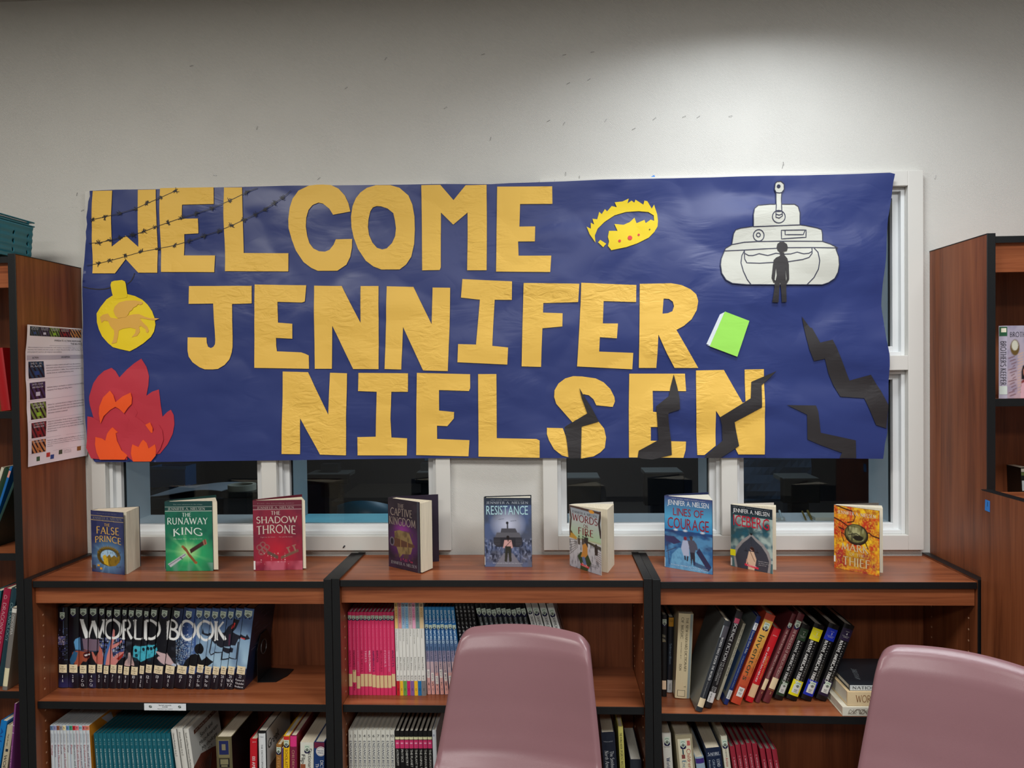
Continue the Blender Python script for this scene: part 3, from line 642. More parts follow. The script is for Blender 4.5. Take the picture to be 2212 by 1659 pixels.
# the tank drawing and the black figure in front of it
BODY = [(595, 160), (612, 143), (650, 140), (680, 165), (683, 215), (660, 245), (656, 300), (656, 358), (780, 358), (815, 380), (832, 440), (830, 557), (880, 562), (1000, 585), (1040, 600), (1048, 640), (1046, 715), (1120, 740), (1190, 778), (1170, 787), (1195, 860), (1200, 940), (1190, 1010), (1160, 1070), (1100, 1110), (1040, 1130), (600, 1132), (320, 1130), (180, 1118), (120, 1085), (80, 1020), (70, 940), (78, 880), (110, 805), (120, 780), (180, 745), (195, 640), (215, 605), (260, 590), (385, 572), (382, 460), (395, 400), (430, 370), (550, 358), (606, 358), (606, 245), (590, 215)]
tank = piece('paper_tank', k4, [BODY], WPAP, label='off-white paper tank outlined in dark marker')
def strokes(name, k, lines, wpix, m, parent, off, label=None):
    V, F = [], []
    for ln in lines:
        q = wpx(k(ln)); P = [q[0]]
        for a, b in zip(q, q[1:]):
            n = max(1, int(math.dist(a, b)/.008)); P += [(a[0]+(b[0]-a[0])*t/n, a[1]+(b[1]-a[1])*t/n) for t in range(1, n+1)]
        v, f = ribbon(P, wpix*.00152); n = len(V); V += [(x, wave(x, z)-off, z) for x, z in v]; F += [tuple(i+n for i in t) for t in f]
    return obj(name, V, F, m, parent, label=label)
cl = lambda p: p+[p[0]]
strokes('drawn_lines', k4, [cl(BODY), cl(disc(628, 478, 62, 60)), [(600, 430), (660, 427), (664, 470), (632, 492), (600, 484), (600, 430)], [(600, 455), (632, 463), (662, 452)], [(606, 245), (640, 249), (660, 245)],
 [(656, 358), (658, 427)], [(606, 358), (600, 430)], [(382, 575), (600, 565), (830, 557)], [(180, 745), (300, 722), (430, 715), (620, 712), (1046, 714)], [(110, 805), (300, 797), (500, 785), (715, 775), (960, 775), (1190, 778)],
 cl(disc(437, 657, 52, 55)), cl(disc(434, 652, 19)), cl([(653, 608), (890, 605), (888, 675), (655, 690)]), [(688, 608), (690, 650), (862, 650), (880, 608)],
 [(303, 797), (275, 850), (265, 920), (285, 1000), (320, 1080), (355, 1128)], [(960, 778), (995, 820), (1010, 900), (1000, 980), (960, 1060), (890, 1130)],
 [(300, 800), (300, 880), (320, 920), (440, 925), (600, 915), (715, 910), (850, 890), (910, 870), (940, 830), (942, 778)],
 [(305, 830), (340, 850), (380, 850), (440, 832), (520, 850), (600, 828), (670, 838), (740, 835), (800, 818), (860, 835), (910, 830), (940, 812)]], 1.8, INK, tank, .0042)
V, F = fill([wpx(k4(disc(629, 187, 18)))], .01, .0042); obj('muzzle_dot', V, F, INK, tank)
fig = piece('paper_figure', k4, [[(648, 822), (675, 822), (680, 850), (705, 880), (718, 940), (718, 1080), (690, 1130), (690, 1200), (695, 1295), (650, 1298), (640, 1180), (632, 1100), (622, 1180), (618, 1300), (557, 1298), (575, 1180), (580, 1110), (568, 1110), (550, 1065), (565, 950), (575, 895), (600, 870), (635, 855), (640, 826), (615, 800), (607, 770), (615, 738), (640, 720), (675, 720), (705, 742), (713, 775), (703, 805)], [(594, 965), (600, 1040), (588, 1095), (578, 1085)], [(683, 965), (688, 1100), (694, 1070)]], BLKP, .0052, label='black paper figure standing in front of the tank')
gb = piece('paper_book', k3, [[(1822, 1283), (2040, 1365), (1935, 1682), (1690, 1590)]], LIME, .0056, label='lime green folded paper book')
piece('page_sheet', k3, [[(1780, 1308), (1830, 1283), (1870, 1400), (1800, 1600), (1662, 1570)]], mat('white_paper', (222, 228, 236), .7), .0030, parent=gb)
piece('page_sheet', k3, [[(1668, 1578), (1800, 1560), (1880, 1650), (1930, 1672)]], mat('white_paper', (222, 228, 236), .7), .0042, parent=gb)
# hanging medallion with a winged animal
md = piece('paper_medallion', ko, [[(118, 345), (150, 290), (200, 225), (250, 192), (320, 178), (380, 180), (440, 195), (500, 225), (550, 270), (590, 325), (612, 380), (620, 440), (610, 500), (585, 545), (520, 600), (460, 640), (408, 667), (330, 650), (265, 632), (220, 595), (170, 540), (140, 480), (122, 420)]], BYEL, label='bright yellow round paper medallion')
V, F = fill([wpx(ko([(245, 75), (270, 66), (335, 60), (360, 72), (368, 95), (378, 180), (375, 205), (340, 215), (285, 222), (260, 212), (248, 165), (237, 100)]))], .01, .0044); obj('medallion_cap', V, F, BYEL, md)
V, F = fill([wpx(ko([(150, 375), (175, 355), (215, 345), (240, 380), (300, 390), (340, 380), (400, 360), (440, 352), (480, 350), (530, 372), (580, 386), (620, 385), (655, 388), (620, 403), (560, 397), (515, 388), (490, 385), (510, 415), (555, 460), (568, 490), (560, 510), (545, 505), (540, 480), (500, 450), (485, 460), (492, 500), (470, 535), (425, 548), (455, 510), (458, 478), (410, 465), (350, 475), (315, 490), (310, 540), (298, 595), (256, 602), (270, 570), (278, 520), (275, 490), (240, 450), (220, 410), (185, 405), (165, 425)]))], .01, .0044); obj('animal_shape', V, F, OCH, md)
V, F = fill([wpx(ko([(305, 385), (280, 360), (265, 320), (275, 285), (310, 250), (370, 235), (440, 233), (505, 245), (510, 260), (490, 272), (470, 265), (455, 285), (435, 292), (420, 318), (400, 330), (395, 350), (372, 378)]))], .01, .0052); obj('wing_shape', V, F, OCH, md)
for ln in ([(0, 118), (60, 132), (130, 139), (190, 135), (237, 122)], [(375, 95), (410, 65), (430, 30), (438, 0)]): strokes('drawn_cord', ko, [ln], 1.9, BLKP, ban, .0012)
# flames
fl = piece('paper_flame', ko, [[(55, 1050), (90, 940), (130, 880), (180, 835), (245, 808), (280, 835), (315, 890), (380, 820), (440, 770), (503, 730), (545, 800), (568, 880), (565, 960), (548, 1045), (600, 1010), (655, 992), (663, 1060), (668, 1130), (680, 1225), (720, 1185), (752, 1165), (775, 1210), (780, 1290), (765, 1370), (720, 1460), (655, 1540), (560, 1560), (100, 1300), (80, 1210), (58, 1130), (53, 1080)]], RED, .0022, label='large red paper flame at the back')
piece('paper_flame', ko, [[(38, 1222), (75, 1228), (130, 1260), (155, 1280), (200, 1200), (270, 1140), (330, 1170), (370, 1215), (400, 1260), (380, 1340), (330, 1400), (380, 1560), (380, 1590), (150, 1588), (72, 1580), (25, 1490), (30, 1380)]], RED, .0040)
piece('paper_flame', ko, [[(425, 1115), (450, 1155), (468, 1190), (440, 1240), (400, 1265), (360, 1200)]], RED, .0031)
piece('paper_flame', ko, [[(410, 1240), (455, 1225), (500, 1260), (545, 1300), (600, 1350), (650, 1290), (680, 1340), (690, 1420), (660, 1500), (630, 1540), (580, 1602), (430, 1600), (350, 1540), (300, 1430), (280, 1365), (375, 1350), (385, 1290)]], RED, .0056)
piece('paper_flame', ko, [[(240, 1002), (270, 1040), (288, 1100), (350, 1050), (418, 1018), (428, 1060), (425, 1115), (390, 1150), (358, 1195), (320, 1160), (285, 1140), (240, 1165), (180, 1220), (150, 1285), (140, 1200), (145, 1140), (180, 1060)]], ORG, .0068, label='orange paper flame')
piece('paper_flame', ko, [[(578, 1272), (600, 1320), (598, 1362), (585, 1360), (555, 1320), (537, 1293)]], ORG, .0068, label='small orange paper flame')
piece('paper_flame', ko, [[(105, 1398), (160, 1410), (190, 1430), (205, 1370), (235, 1330), (255, 1315), (300, 1358), (280, 1365), (290, 1430), (330, 1510), (385, 1555), (360, 1590), (150, 1590), (120, 1530), (103, 1460)]], ORG, .0068, label='orange paper flame')
piece('paper_flame', ko, [[(425, 1460), (478, 1483), (500, 1440), (518, 1420), (550, 1450), (565, 1495), (620, 1458), (628, 1500), (625, 1555), (585, 1605), (435, 1605), (415, 1540), (418, 1490)]], ORG, .0072, label='orange paper flame with three points')
# drawn barbed wire
BW = [[(95, 465), (215, 440), (350, 405), (505, 362), (620, 310), (745, 255), (885, 190)],
      [(60, 690), (150, 683), (255, 660), (350, 635), (475, 610), (583, 578), (688, 535), (820, 490), (945, 447), (1090, 405), (1235, 357), (1403, 283), (1560, 203), (1665, 160)],
      [(30, 900), (145, 880), (250, 855), (405, 812), (550, 770), (705, 740), (868, 708), (1010, 665), (1150, 618), (1293, 572), (1420, 520), (1535, 465), (1645, 412), (1740, 365), (1830, 305), (1910, 252), (1985, 185)]]
rb = random.Random(3)
BLN = mat('black_marker', (18, 18, 26), .5)
for i, ln in enumerate(BW):
    L = [ln]
    for (x, y) in (ln if i == 0 else ln[1:-1]):
        for q in range(7):
            a = rb.uniform(0, math.pi); l = rb.uniform(14, 30); dx, dy = rb.uniform(-12, 12), rb.uniform(-8, 8)
            L.append([(x+dx-l*math.cos(a), y+dy-l*math.sin(a)), (x+dx, y+dy), (x+dx+l*math.cos(a), y+dy+l*math.sin(a))])
    strokes('drawn_barbed_wire', k1, L, 1.05, BLN, ban, .0044)
# scraps of blue tape that held the banner
TAPE = mat('blue_masking_tape', (44, 128, 214), .6)
def flat(name, pts, m, Y, label, cat, th=.0006):
    q = [aty(u, v, Y) for u, v in pts]; m_ = MB(); m_.prism([(p.x, p.z) for p in q], Y, Y+th, ax=1)
    return tag(m_.build(name, m), label, cat)
flat('tape_scrap', [(1404, 385.5), (1406, 382), (1413, 378), (1417, 385), (1417, 392), (1404, 393)], TAPE, -.0012, 'scrap of blue tape above the top edge of the banner', 'tape')
flat('tape_scrap', [(917.5, 986), (934, 986), (934, 994), (917.5, 994.5)], mat('pale_blue_tape', (110, 160, 205), .5), .0392, 'pale blue tape on the glass under the banner', 'tape')
# staples left in the wall
kst = crop(700, 100, 2.212)
ST = [(295, 60, 50), (760, 40, 15), (1148, 42, 12), (1282, 29, 5), (1265, 160, 30), (1167, 178, 25), (106, 200, 35), (580, 295, 30), (1073, 357, 25), (1147, 370, 60), (1346, 354, 55), (1578, 347, 35), (1480, 395, 25), (1720, 337, 20), (1788, 338, 30), (1941, 335, 5), (796, 442, 75), (1155, 610, 88), (1220, 627, 85)]
ST = [(*kst([(a, b)])[0], c) for a, b, c in ST]+[(465, 379, 170), (689, 386, 40), (179, 455, 20), (167, 420, 75), (556, 277, 70), (2020, 383, 70), (1692, 354, 100), (1690, 360, 80), (414, 143, 10)]
METAL = mat('dull_staple_steel', (120, 120, 124), .35, .9)
for i, (u, v, a) in enumerate(ST):
    p = aty(u, v, 0); a = math.radians(a); c, s = math.cos(a)*.0052, math.sin(a)*.0052; k = .0024
    m = MB(); m.tube([(p.x-c, .0004, p.z-s), (p.x-c, -k, p.z-s), (p.x+c, -k*(1+.6*(i % 2)), p.z+s), (p.x+c, .0004, p.z+s)], .00042, 5)
    tag(m.build('wall_staple', METAL), 'small bare staple left in the white wall', 'staple', 'staples left in the wall')
p = aty(743.5, 1181, -.021)
m = MB(); m.tube([(p.x-.003, -.0205, p.z-.003), (p.x, -.024, p.z+.001), (p.x+.002, -.0205, p.z+.003)], .0022, 8); tag(m.build('hook', DG), 'tiny dark hook on the sill casing above the bookcase joint', 'hook')
# ================================================================== BOOKS: builders
ORD = ['leftmost', 'second', 'third', 'fourth', 'fifth', 'sixth', 'seventh', 'eighth', 'ninth', 'tenth', 'eleventh', 'twelfth', 'thirteenth', 'fourteenth', 'fifteenth', 'sixteenth', 'seventeenth']
NUM = 'one two three four five six seven eight nine ten eleven twelve thirteen fourteen fifteen sixteen seventeen eighteen nineteen twenty twenty-one twenty-two'.split()
class Book:
    """a shelved book: local frame x = thickness, y = depth away from the spine, z = height"""
    def __init__(s, name, label, cat, group, q, Ys, zs, cover, depth=.16, pages=PAGES, hard=True, side=None, gap=.0008, rough=.34, top=None, wround=.12):
        xtl, xtr, yt, xbl, xbr, yb = q; s.Ys = Ys; depth = min(depth, -Ys-.0135)
        TL, TR, BL, BR = aty(xtl, yt, Ys), aty(xtr, yt, Ys), aty(xbl, yb, Ys), aty(xbr, yb, Ys)
        T, B = (TL+TR)/2, (BL+BR)/2
        th = math.atan2(T.x-B.x, T.z-B.z); s.th = th
        wa, wb = (TR-TL).x, (BR-BL).x; t = (.35*(wa+wb)/2+.65*min(wa, wb))*math.cos(th)-gap; s.t = t
        xm = B.x+(zs-B.z)*math.tan(th); lift = t/2*abs(math.sin(th))+.0003
        zb = zs+lift; h = (T.z-zb)/math.cos(th); s.h = h
        xm += lift*math.tan(th)
        O = Vector((xm-t/2*math.cos(th), Ys, zb+t/2*math.sin(th)))
        s.M = Matrix.Translation(O) @ Matrix.Rotation(th, 4, 'Y'); s.O = O
        s.r = min(wround*t, .003); s.d = depth
        s.e = thing(name, label, cat, group=group, mat4=s.M)
        b = .0022 if hard else .0006; s.b = b; m = .003 if hard else .0002
        out = [(t, depth), (t, s.r)]+[(t*(1-i/6), s.bulge(1-i/6)) for i in range(1, 6)]+[(0, s.r), (0, depth)]
        inn = [(b, depth), (b, s.r+b), (t-b, s.r+b), (t-b, depth)]
        mb = MB(); mb.prism((out+inn)[::-1], 0, h)
        s.cover = mb.build('cover', M_(cover, rough), s.e, world=False)
        MB().box(b+.0001, t-b-.0001, s.r+b+.0001, depth-(.004 if hard else .0003), m, h-m-(.0 if hard else 0)).build('pages', pages, s.e, world=False)
        if side: # printed outside of the right-hand board
            box('cover_face', (t+.00005, t+.0004, s.r, depth-.001, .001, h-.001), M_(side, rough), s.e, world=False)
        s.tx = {}
    def bulge(s, u): return s.r*(2*u-1)**2
    def zl(s, y):
        """pixel row -> height along the spine"""
        u0 = 1106
        p = aty(s._midpx(y), y, s.Ys)
        return (s.M.inverted() @ p).z
    def _midpx(s, y):
        c = s.M @ Vector((s.t/2, 0, s.h/2)); v = c-CAM
        return 1106+FPX*v.dot(RT)/v.dot(FW)
    def on(s, u, z, lift=.0003): return (u*s.t, s.bulge(u)-lift, z)
    def patch(s, name, y0, y1, c, u0=.0, u1=1., lift=.0003, rough=.5, label=None):
        z1, z0 = s.zl(y0), s.zl(y1); z1 = min(z1, s.h-.0002); z0 = max(z0, .0002); V, F = [], []; n = 6
        for i in range(n+1):
            u = u0+(u1-u0)*i/n; u = min(max(u, .001), .999)
            V += [s.on(u, z0, lift), s.on(u, z1, lift)]
            if i: F.append((2*i-2, 2*i, 2*i+1, 2*i-1))
        o = obj(name, V, F, M_(c, rough), s.e, world=False, label=label); s.last = o; return o
    def text(s, txt, y0, y1, u0, u1, c, way='d', roman=False, lift=.0006, pen=.13, **k):
        mb = s.tx.setdefault(c, MB()); z1, z0 = s.zl(y0), s.zl(y1) if y1 else None; t = s.t
        hh = (u1-u0)*t
        if way == 'd':
            L = (z1-z0) if y1 else None
            fn = lambda a, b: s.on(min(max(u0+b/t, .001), .999), z1-a, lift)
            text_into(mb, txt, None, None, None, w=L, h=hh, roman=roman, fn=fn, pen=pen, **k)
        else:
            fn = lambda a, b: s.on(min(max(u0+a/t, .001), .999), z0+b, lift)
            text_into(mb, txt, None, None, None, w=hh, h=z1-z0, roman=roman, fn=fn, pen=pen, **k)
    def sticker(s, yc, w=.84, ratio=1.25, u=.5, navy=True):
        t = s.t; W = w*t; hgt = min(W*ratio, .021); zc = s.zl(yc)
        def P(a, b, lift): return s.on(min(max(u+a*w, .001), .999), zc+b*hgt, lift)
        def poly(name, pts, c, lift, parent=None):
            xs = sorted(set([p[0] for p in pts]+[0])); V = [P(a, b, lift) for a, b in pts]
            return V
        if navy:
            V = [P(a, b, .0004) for a, b in ((-.5, -.05), (-.5, -.55), (-.25, -.72), (.25, -.72), (.5, -.55), (.5, -.05), (0, -.05))]
            obj('sticker_base', V, [(6, 0, 1, 2), (6, 2, 3), (6, 3, 4, 5)], M_((26, 24, 66), .3), s.e, world=False)
        V = [P(a, b, .0007) for a, b in ((-.47, .55), (-.25, .55), (0, .55), (.25, .55), (.47, .55), (.47, -.2), (0, -.55), (-.47, -.2), (-.25, 0), (0, 0), (.25, 0))]
        st = obj('reference_sticker', V, [(0, 7, 8, 1), (1, 8, 9, 2), (2, 9, 10, 3), (3, 10, 5, 4), (7, 6, 9, 8), (9, 6, 5, 10)], M_((205, 220, 204), .4), s.e, world=False)
        mb = MB()
        def rib(pts, wd):
            v, f = ribbon(pts, wd); mb.add([P(a, b, .0010) for a, b in v], f)
        rib([(0, .06), (-.28, -.16), (0, -.38), (.28, -.16), (0, .06)], .07)
        rib([(-.10, -.12), (-.10, -.24)], .11); rib([(.10, -.12), (.10, -.24)], .11); rib([(0, .0), (0, -.32)], .06)
        mb.build('sticker_mark', M_((20, 22, 20), .5), st, world=False)
        mb = MB(); v, f = ribbon([(-.34, .22), (-.2, .31), (0, .34), (.2, .31), (.34, .22)], .08); mb.add([P(a, b, .0010) for a, b in v], f)
        mb.build('sticker_lettering', M_((110, 140, 120), .5), st, world=False)
    def done(s):
        for c, mb in s.tx.items(): mb.build('title', M_(c, .45), s.e, world=False)
        return s
def ys(zs, v, u): return atz(u, v, zs).y      # plane on which a spine foot seen at (u,v) stands
def shelf_z(case, u):
    z0, z1, x0, x1 = case; x = aty(u, 1500, -.28).x; return z0+(z1-z0)*(x-x0)/(x1-x0)
C1 = (*s1, PO, Wd-PO); C2 = (*s2, Wd+PO, 2*Wd-PO); C3 = (*s3, 2*Wd+PO, 3*Wd-PO)
# ------------------------------------------------------------------ a small painter for printed pictures
class CV:
    def __init__(s, w, h, ext=(0, 0, 1, 1)):
        s.w, s.h, s.e = w, h, ext; s.a = np.zeros((h, w, 3)); e = ext
        s.X = (np.arange(w)+.5)/w*(e[2]-e[0])+e[0]; s.Y = (np.arange(h)+.5)/h*(e[3]-e[1])+e[1]
        s.XX, s.YY = np.meshgrid(s.X, s.Y)
    def c(s, c): return np.array(lin(c))
    def fill(s, c): s.a[:] = s.c(c)
    def mix(s, m, c, a=1.): m = (m*a)[..., None]; s.a = s.a*(1-m)+s.c(c)*m
    def vgrad(s, y0, c0, y1, c1, x0=None, x1=None):
        t = np.clip((s.YY-y0)/(y1-y0), 0, 1)[..., None]; g = s.c(c0)*(1-t)+s.c(c1)*t
        m = (s.YY >= y0) & (s.YY <= y1)
        if x0 is not None: m &= (s.XX >= x0) & (s.XX <= x1)
        s.a = np.where(m[..., None], g, s.a)
    def poly(s, p, c, a=1.):
        m = np.zeros((s.h, s.w), bool); j = len(p)-1
        xs = [q[0] for q in p]; ysl = [q[1] for q in p]
        i0 = np.searchsorted(s.X, min(xs)); i1 = np.searchsorted(s.X, max(xs))+1; j0 = np.searchsorted(s.Y, min(ysl)); j1 = np.searchsorted(s.Y, max(ysl))+1
        XX, YY = s.XX[j0:j1, i0:i1], s.YY[j0:j1, i0:i1]
        if XX.size == 0: return
        mm = np.zeros(XX.shape, bool)
        for i in range(len(p)):
            xi, yi = p[i]; xj, yj = p[j]
            if yi != yj: mm ^= ((yi > YY) != (yj > YY)) & (XX < (xj-xi)*(YY-yi)/(yj-yi)+xi)
            j = i
        sub = s.a[j0:j1, i0:i1]; sub[mm] = sub[mm]*(1-a)+s.c(c)*a
    def ell(s, cx, cy, rx, ry, c, a=1.): s.mix(((((s.XX-cx)/rx)**2+((s.YY-cy)/ry)**2) < 1).astype(float), c, a)
    def ring(s, cx, cy, rx, ry, k, c, a=1., lo=0, hi=9):
        d = ((s.XX-cx)/rx)**2+((s.YY-cy)/ry)**2; s.mix(((d < 1) & (d > k)).astype(float), c, a)
    def line(s, p, w, c, a=1.):
        v, f = ribbon(p, w)
        for q in f: s.poly([v[i] for i in q], c, a)
    def glow(s, cx, cy, rx, ry, c, a=1., k=2.):
        d = np.sqrt(((s.XX-cx)/rx)**2+((s.YY-cy)/ry)**2); s.mix(np.clip(1-d, 0, 1)**k, c, a)
    def rays(s, cx, cy, r, n, c, a, seed=1, asp=1.):
        rr = np.random.RandomState(seed); ph = rr.rand(8)*6
        an = np.arctan2((s.YY-cy)*asp, s.XX-cx); d = np.sqrt(((s.XX-cx))**2+((s.YY-cy)*asp)**2)/r
        k = sum(np.cos(an*(n+i)+ph[i]) for i in range(3))/3
        s.mix(np.clip(k, 0, 1)**2*np.clip(1-d, 0, 1), c, a)
    def noise(s, sx, sy, c, a, seed=0, th=.0, soft=.25, x0=-1e9, x1=1e9, y0=-1e9, y1=1e9):
        rr = np.random.RandomState(seed); v = np.zeros((s.h, s.w)); tot = 0
        for o in range(3):
            nx, ny = int(sx*2**o)+2, int(sy*2**o)+2; g = rr.rand(ny+1, nx+1)
            fx = np.linspace(0, nx-1e-3, s.w); fy = np.linspace(0, ny-1e-3, s.h); ix = fx.astype(int); iy = fy.astype(int); tx = (fx-ix); ty = (fy-iy)[:, None]
            tx = tx*tx*(3-2*tx); ty = ty*ty*(3-2*ty)
            A = g[iy][:, ix]*(1-tx)+g[iy][:, ix+1]*tx; B = g[iy+1][:, ix]*(1-tx)+g[iy+1][:, ix+1]*tx
            v += (A*(1-ty)+B*ty)/2**o; tot += 1/2**o
        v /= tot; m = np.clip((v-.5-th)/soft+.5, 0, 1)*((s.XX > x0) & (s.XX < x1) & (s.YY > y0) & (s.YY < y1)); s.mix(m, c, a)
    def dots(s, x0, x1, y0, y1, dx, dy, r, cols, seed=0, p=1.):
        rr = random.Random(seed); y = y0
        while y < y1:
            x = x0
            while x < x1:
                if rr.random() < p:
                    c = rr.choice(cols); rad = r*rr.uniform(.5, 1.1)
                    s.poly([(x-rad, y-rad), (x+rad, y-rad), (x+rad, y+rad), (x-rad, y+rad)], c, rr.uniform(.5, 1))
                x += dx
            y += dy
    def word(s, t, x0, y0, x1, y1, c, roman=True, pen=.13, a=1.):
        V, F, tw, th = layout_roman(t, pen=pen) if roman else layout_sans(t)
        for f in F: s.poly([(x0+V[i][0]/tw*(x1-x0), y1-V[i][1]/th*(y1-y0)) for i in f], c, a)
    def at(s, x, y):
        if not hasattr(s, 'soft'):
            a = np.pad(s.a, ((1, 1), (1, 1), (0, 0)), 'edge'); s.soft = sum(a[j:j+s.h, i:i+s.w]*k for j, i, k in ((1, 1, .4), (0, 1, .15), (2, 1, .15), (1, 0, .15), (1, 2, .15)))
        fx = np.clip((np.asarray(x)-s.e[0])/(s.e[2]-s.e[0])*s.w-.5, 0, s.w-1.001); fy = np.clip((np.asarray(y)-s.e[1])/(s.e[3]-s.e[1])*s.h-.5, 0, s.h-1.001)
        i, j = fx.astype(int), fy.astype(int); tx, ty = (fx-i)[..., None], (fy-j)[..., None]; A = s.soft
        return (A[j, i]*(1-tx)+A[j, i+1]*tx)*(1-ty)+(A[j+1, i]*(1-tx)+A[j+1, i+1]*tx)*ty
# ------------------------------------------------------------------ the encyclopedia set whose spines share one picture
pn = CV(1320, 555, (238, 180, 2895, 1295)); pn.fill((13, 15, 26))
pn.vgrad(180, (60, 92, 150), 1000, (178, 214, 236), 2010, 2895); pn.noise(9, 3, (40, 70, 130), .5, 4, .05, x0=2000)
pn.mix(np.clip((pn.XX-1830)/260, 0, 1)*(pn.XX < 2110)*(pn.YY < 1080), (52, 84, 150), .9)
pn.vgrad(1070, (24, 23, 40), 1295, (20, 18, 26)); pn.noise(14, 2, (62, 62, 130), .5, 6, .1, y0=1085, y1=1270, x0=240, x1=780)
pn.dots(250, 380, 590, 700, 17, 17, 6, [(230, 210, 235), (150, 150, 230)], 1); pn.dots(250, 400, 480, 900, 24, 22, 4, [(80, 90, 190), (160, 170, 235)], 2, .45)
pn.dots(835, 1165, 610, 870, 20, 19, 7, [(210, 220, 250), (110, 130, 220)], 3, .85); pn.dots(1850, 2080, 560, 960, 15, 15, 5, [(150, 190, 235), (220, 235, 250)], 4, .8)
pn.dots(1880, 2150, 400, 560, 60, 50, 7, [(230, 240, 255)], 5, .3); pn.line([(352, 190), (352, 560)], 6, (120, 150, 190), .6)
pn.poly([(560, 760), (700, 770), (690, 860), (650, 925), (610, 915), (560, 985), (500, 985), (490, 900), (450, 900), (470, 800)], (160, 78, 56)); pn.poly([(440, 960), (430, 900), (490, 780), (540, 800), (520, 900), (480, 960)], (40, 90, 130))
pn.ell(655, 835, 42, 42, (70, 14, 24)); pn.poly([(625, 832), (700, 815), (690, 838), (640, 848)], (235, 225, 225))
pn.poly([(490, 660), (510, 620), (560, 598), (575, 770), (510, 760)], (92, 152, 200)); pn.poly([(560, 598), (610, 605), (620, 770), (575, 770)], (26, 32, 52))
pn.poly([(600, 612), (815, 625), (838, 700), (830, 775), (690, 778), (620, 755)], (118, 98, 116)); pn.line([(500, 770), (690, 785), (830, 782)], 12, (30, 60, 90))
pn.poly([(722, 785), (745, 790), (780, 860), (795, 820), (815, 790), (830, 710), (862, 760), (875, 860), (868, 960), (790, 955), (745, 880)], (196, 108, 96))
pn.poly([(872, 965), (884, 850), (925, 740), (975, 620), (1000, 500), (1015, 485), (1032, 505), (1030, 610), (1000, 700), (1090, 655), (1120, 630), (1130, 652), (1060, 715), (985, 760), (1010, 870), (1080, 800), (1158, 782), (1140, 850), (1070, 920), (1040, 965)], (214, 134, 130))
pn.poly([(872, 965), (884, 850), (925, 740), (975, 620), (1000, 500), (975, 690), (930, 830), (905, 965)], (66, 110, 170)); pn.poly([(1050, 880), (1158, 790), (1140, 850), (1080, 905)], (160, 44, 36))
pn.poly([(1150, 975), (1165, 920), (1205, 870), (1212, 800), (1236, 795), (1248, 870), (1285, 940), (1290, 975)], (206, 172, 170))
pn.noise(30, 12, (70, 76, 92), .5, 9, .12, x0=1170, x1=1850, y0=650, y1=960)
pn.poly([(1270, 725), (1300, 705), (1380, 715), (1460, 700), (1560, 690), (1590, 765), (1560, 840), (1450, 885), (1370, 925), (1330, 870), (1270, 860)], (70, 184, 208))
for x, y in ((1310, 770), (1412, 752), (1468, 748), (1515, 742), (1558, 728), (1320, 835)): pn.ell(x, y, 20, 24, (12, 32, 44))
pn.noise(60, 20, (20, 80, 100), .6, 3, .12, x0=1290, x1=1570, y0=770, y1=910)
pn.poly([(1556, 795), (1600, 788), (1700, 806), (1775, 880), (1835, 965), (1700, 962), (1640, 925), (1585, 878), (1610, 850), (1640, 850)], (206, 178, 182)); pn.poly([(1775, 965), (1810, 935), (1890, 965), (1880, 985)], (190, 200, 220))
pn.ell(2150, 745, 62, 72, (10, 12, 20)); pn.poly([(1930, 985), (1975, 890), (2045, 825), (2105, 805), (2150, 830), (2185, 895), (2245, 850), (2340, 912), (2300, 945), (2250, 985)], (10, 12, 20))
o6 = lambda p: [(a+1843, b+0) for a, b in p]; DK = (28, 30, 44)
pn.poly(o6([(335, 545), (350, 470), (375, 530), (450, 540), (510, 518), (640, 520), (690, 445), (760, 395), (765, 345), (850, 348), (840, 375), (795, 470), (745, 525), (860, 560), (925, 575), (945, 540), (985, 600), (915, 622), (830, 602), (790, 692), (600, 722), (540, 700), (490, 640), (440, 572)]), DK)
for L in ([(480, 610), (445, 790), (465, 822), (500, 800), (610, 782), (600, 890)], [(600, 892), (690, 868), (800, 872), (828, 640)]): pn.line(o6(L), 17, DK)
pn.poly(o6([(620, 720), (760, 735), (750, 790), (700, 800), (610, 780)]), DK); pn.poly(o6([(765, 398), (792, 398), (760, 468), (735, 466)]), (226, 62, 58)); pn.poly(o6([(850, 598), (915, 602), (918, 614), (850, 612)]), (226, 62, 58)); pn.poly(o6([(705, 540), (728, 540), (715, 690), (698, 690)]), (84, 36, 62))
for ch, a, b in (('W', 575, 908), ('O', 880, 1120), ('R', 1128, 1262), ('L', 1275, 1392), ('D', 1410, 1632), ('B', 1722, 1880), ('O', 1885, 2105), ('O', 2122, 2345), ('K', 2352, 2508)):
    pn.word(ch, a, 362+(a-575)*.008, b, 606+(a-575)*.010, (244, 246, 246), pen=.155)
for x in (1970, 2200): pass
TB = [262, 405, 551, 674, 813, 905, 1009, 1118, 1210, 1300, 1411, 1500, 1611, 1790, 1942, 2107, 2213, 2318, 2426, 2533, 2632, 2742, 2883]
BB = [276, 408, 547, 663, 775, 860, 940, 1045, 1115, 1208, 1330, 1405, 1505, 1650, 1805, 1965, 2073, 2180, 2286, 2392, 2483, 2597, 2748]
VOL = ['A', 'B', 'C-/Ch', 'Ci-/Cz', 'D', 'E', 'F', 'G', 'H', 'I', 'J/K', 'L', 'M', 'N/O', 'P', 'Q/R', 'S-/Sn', 'So-/Sz', 'T', 'U/V', 'WX/YZ', 'Research/Guide/Index']
STY = [316, 268, 268, 268, 266, 285, 280, 272, 285, 283, 290, 280, 282, 290, 292, 285, 290, 300, 297, 297, 285, 285]
CLY = [1010, 1010, 1018, 1015, 1007, 1027, 1015, 1020, 1040, 1042, 1028, 1015, 1030, 1030, 1030, 1032, 1015, 1038, 1042, 1038, 1040, 1038]
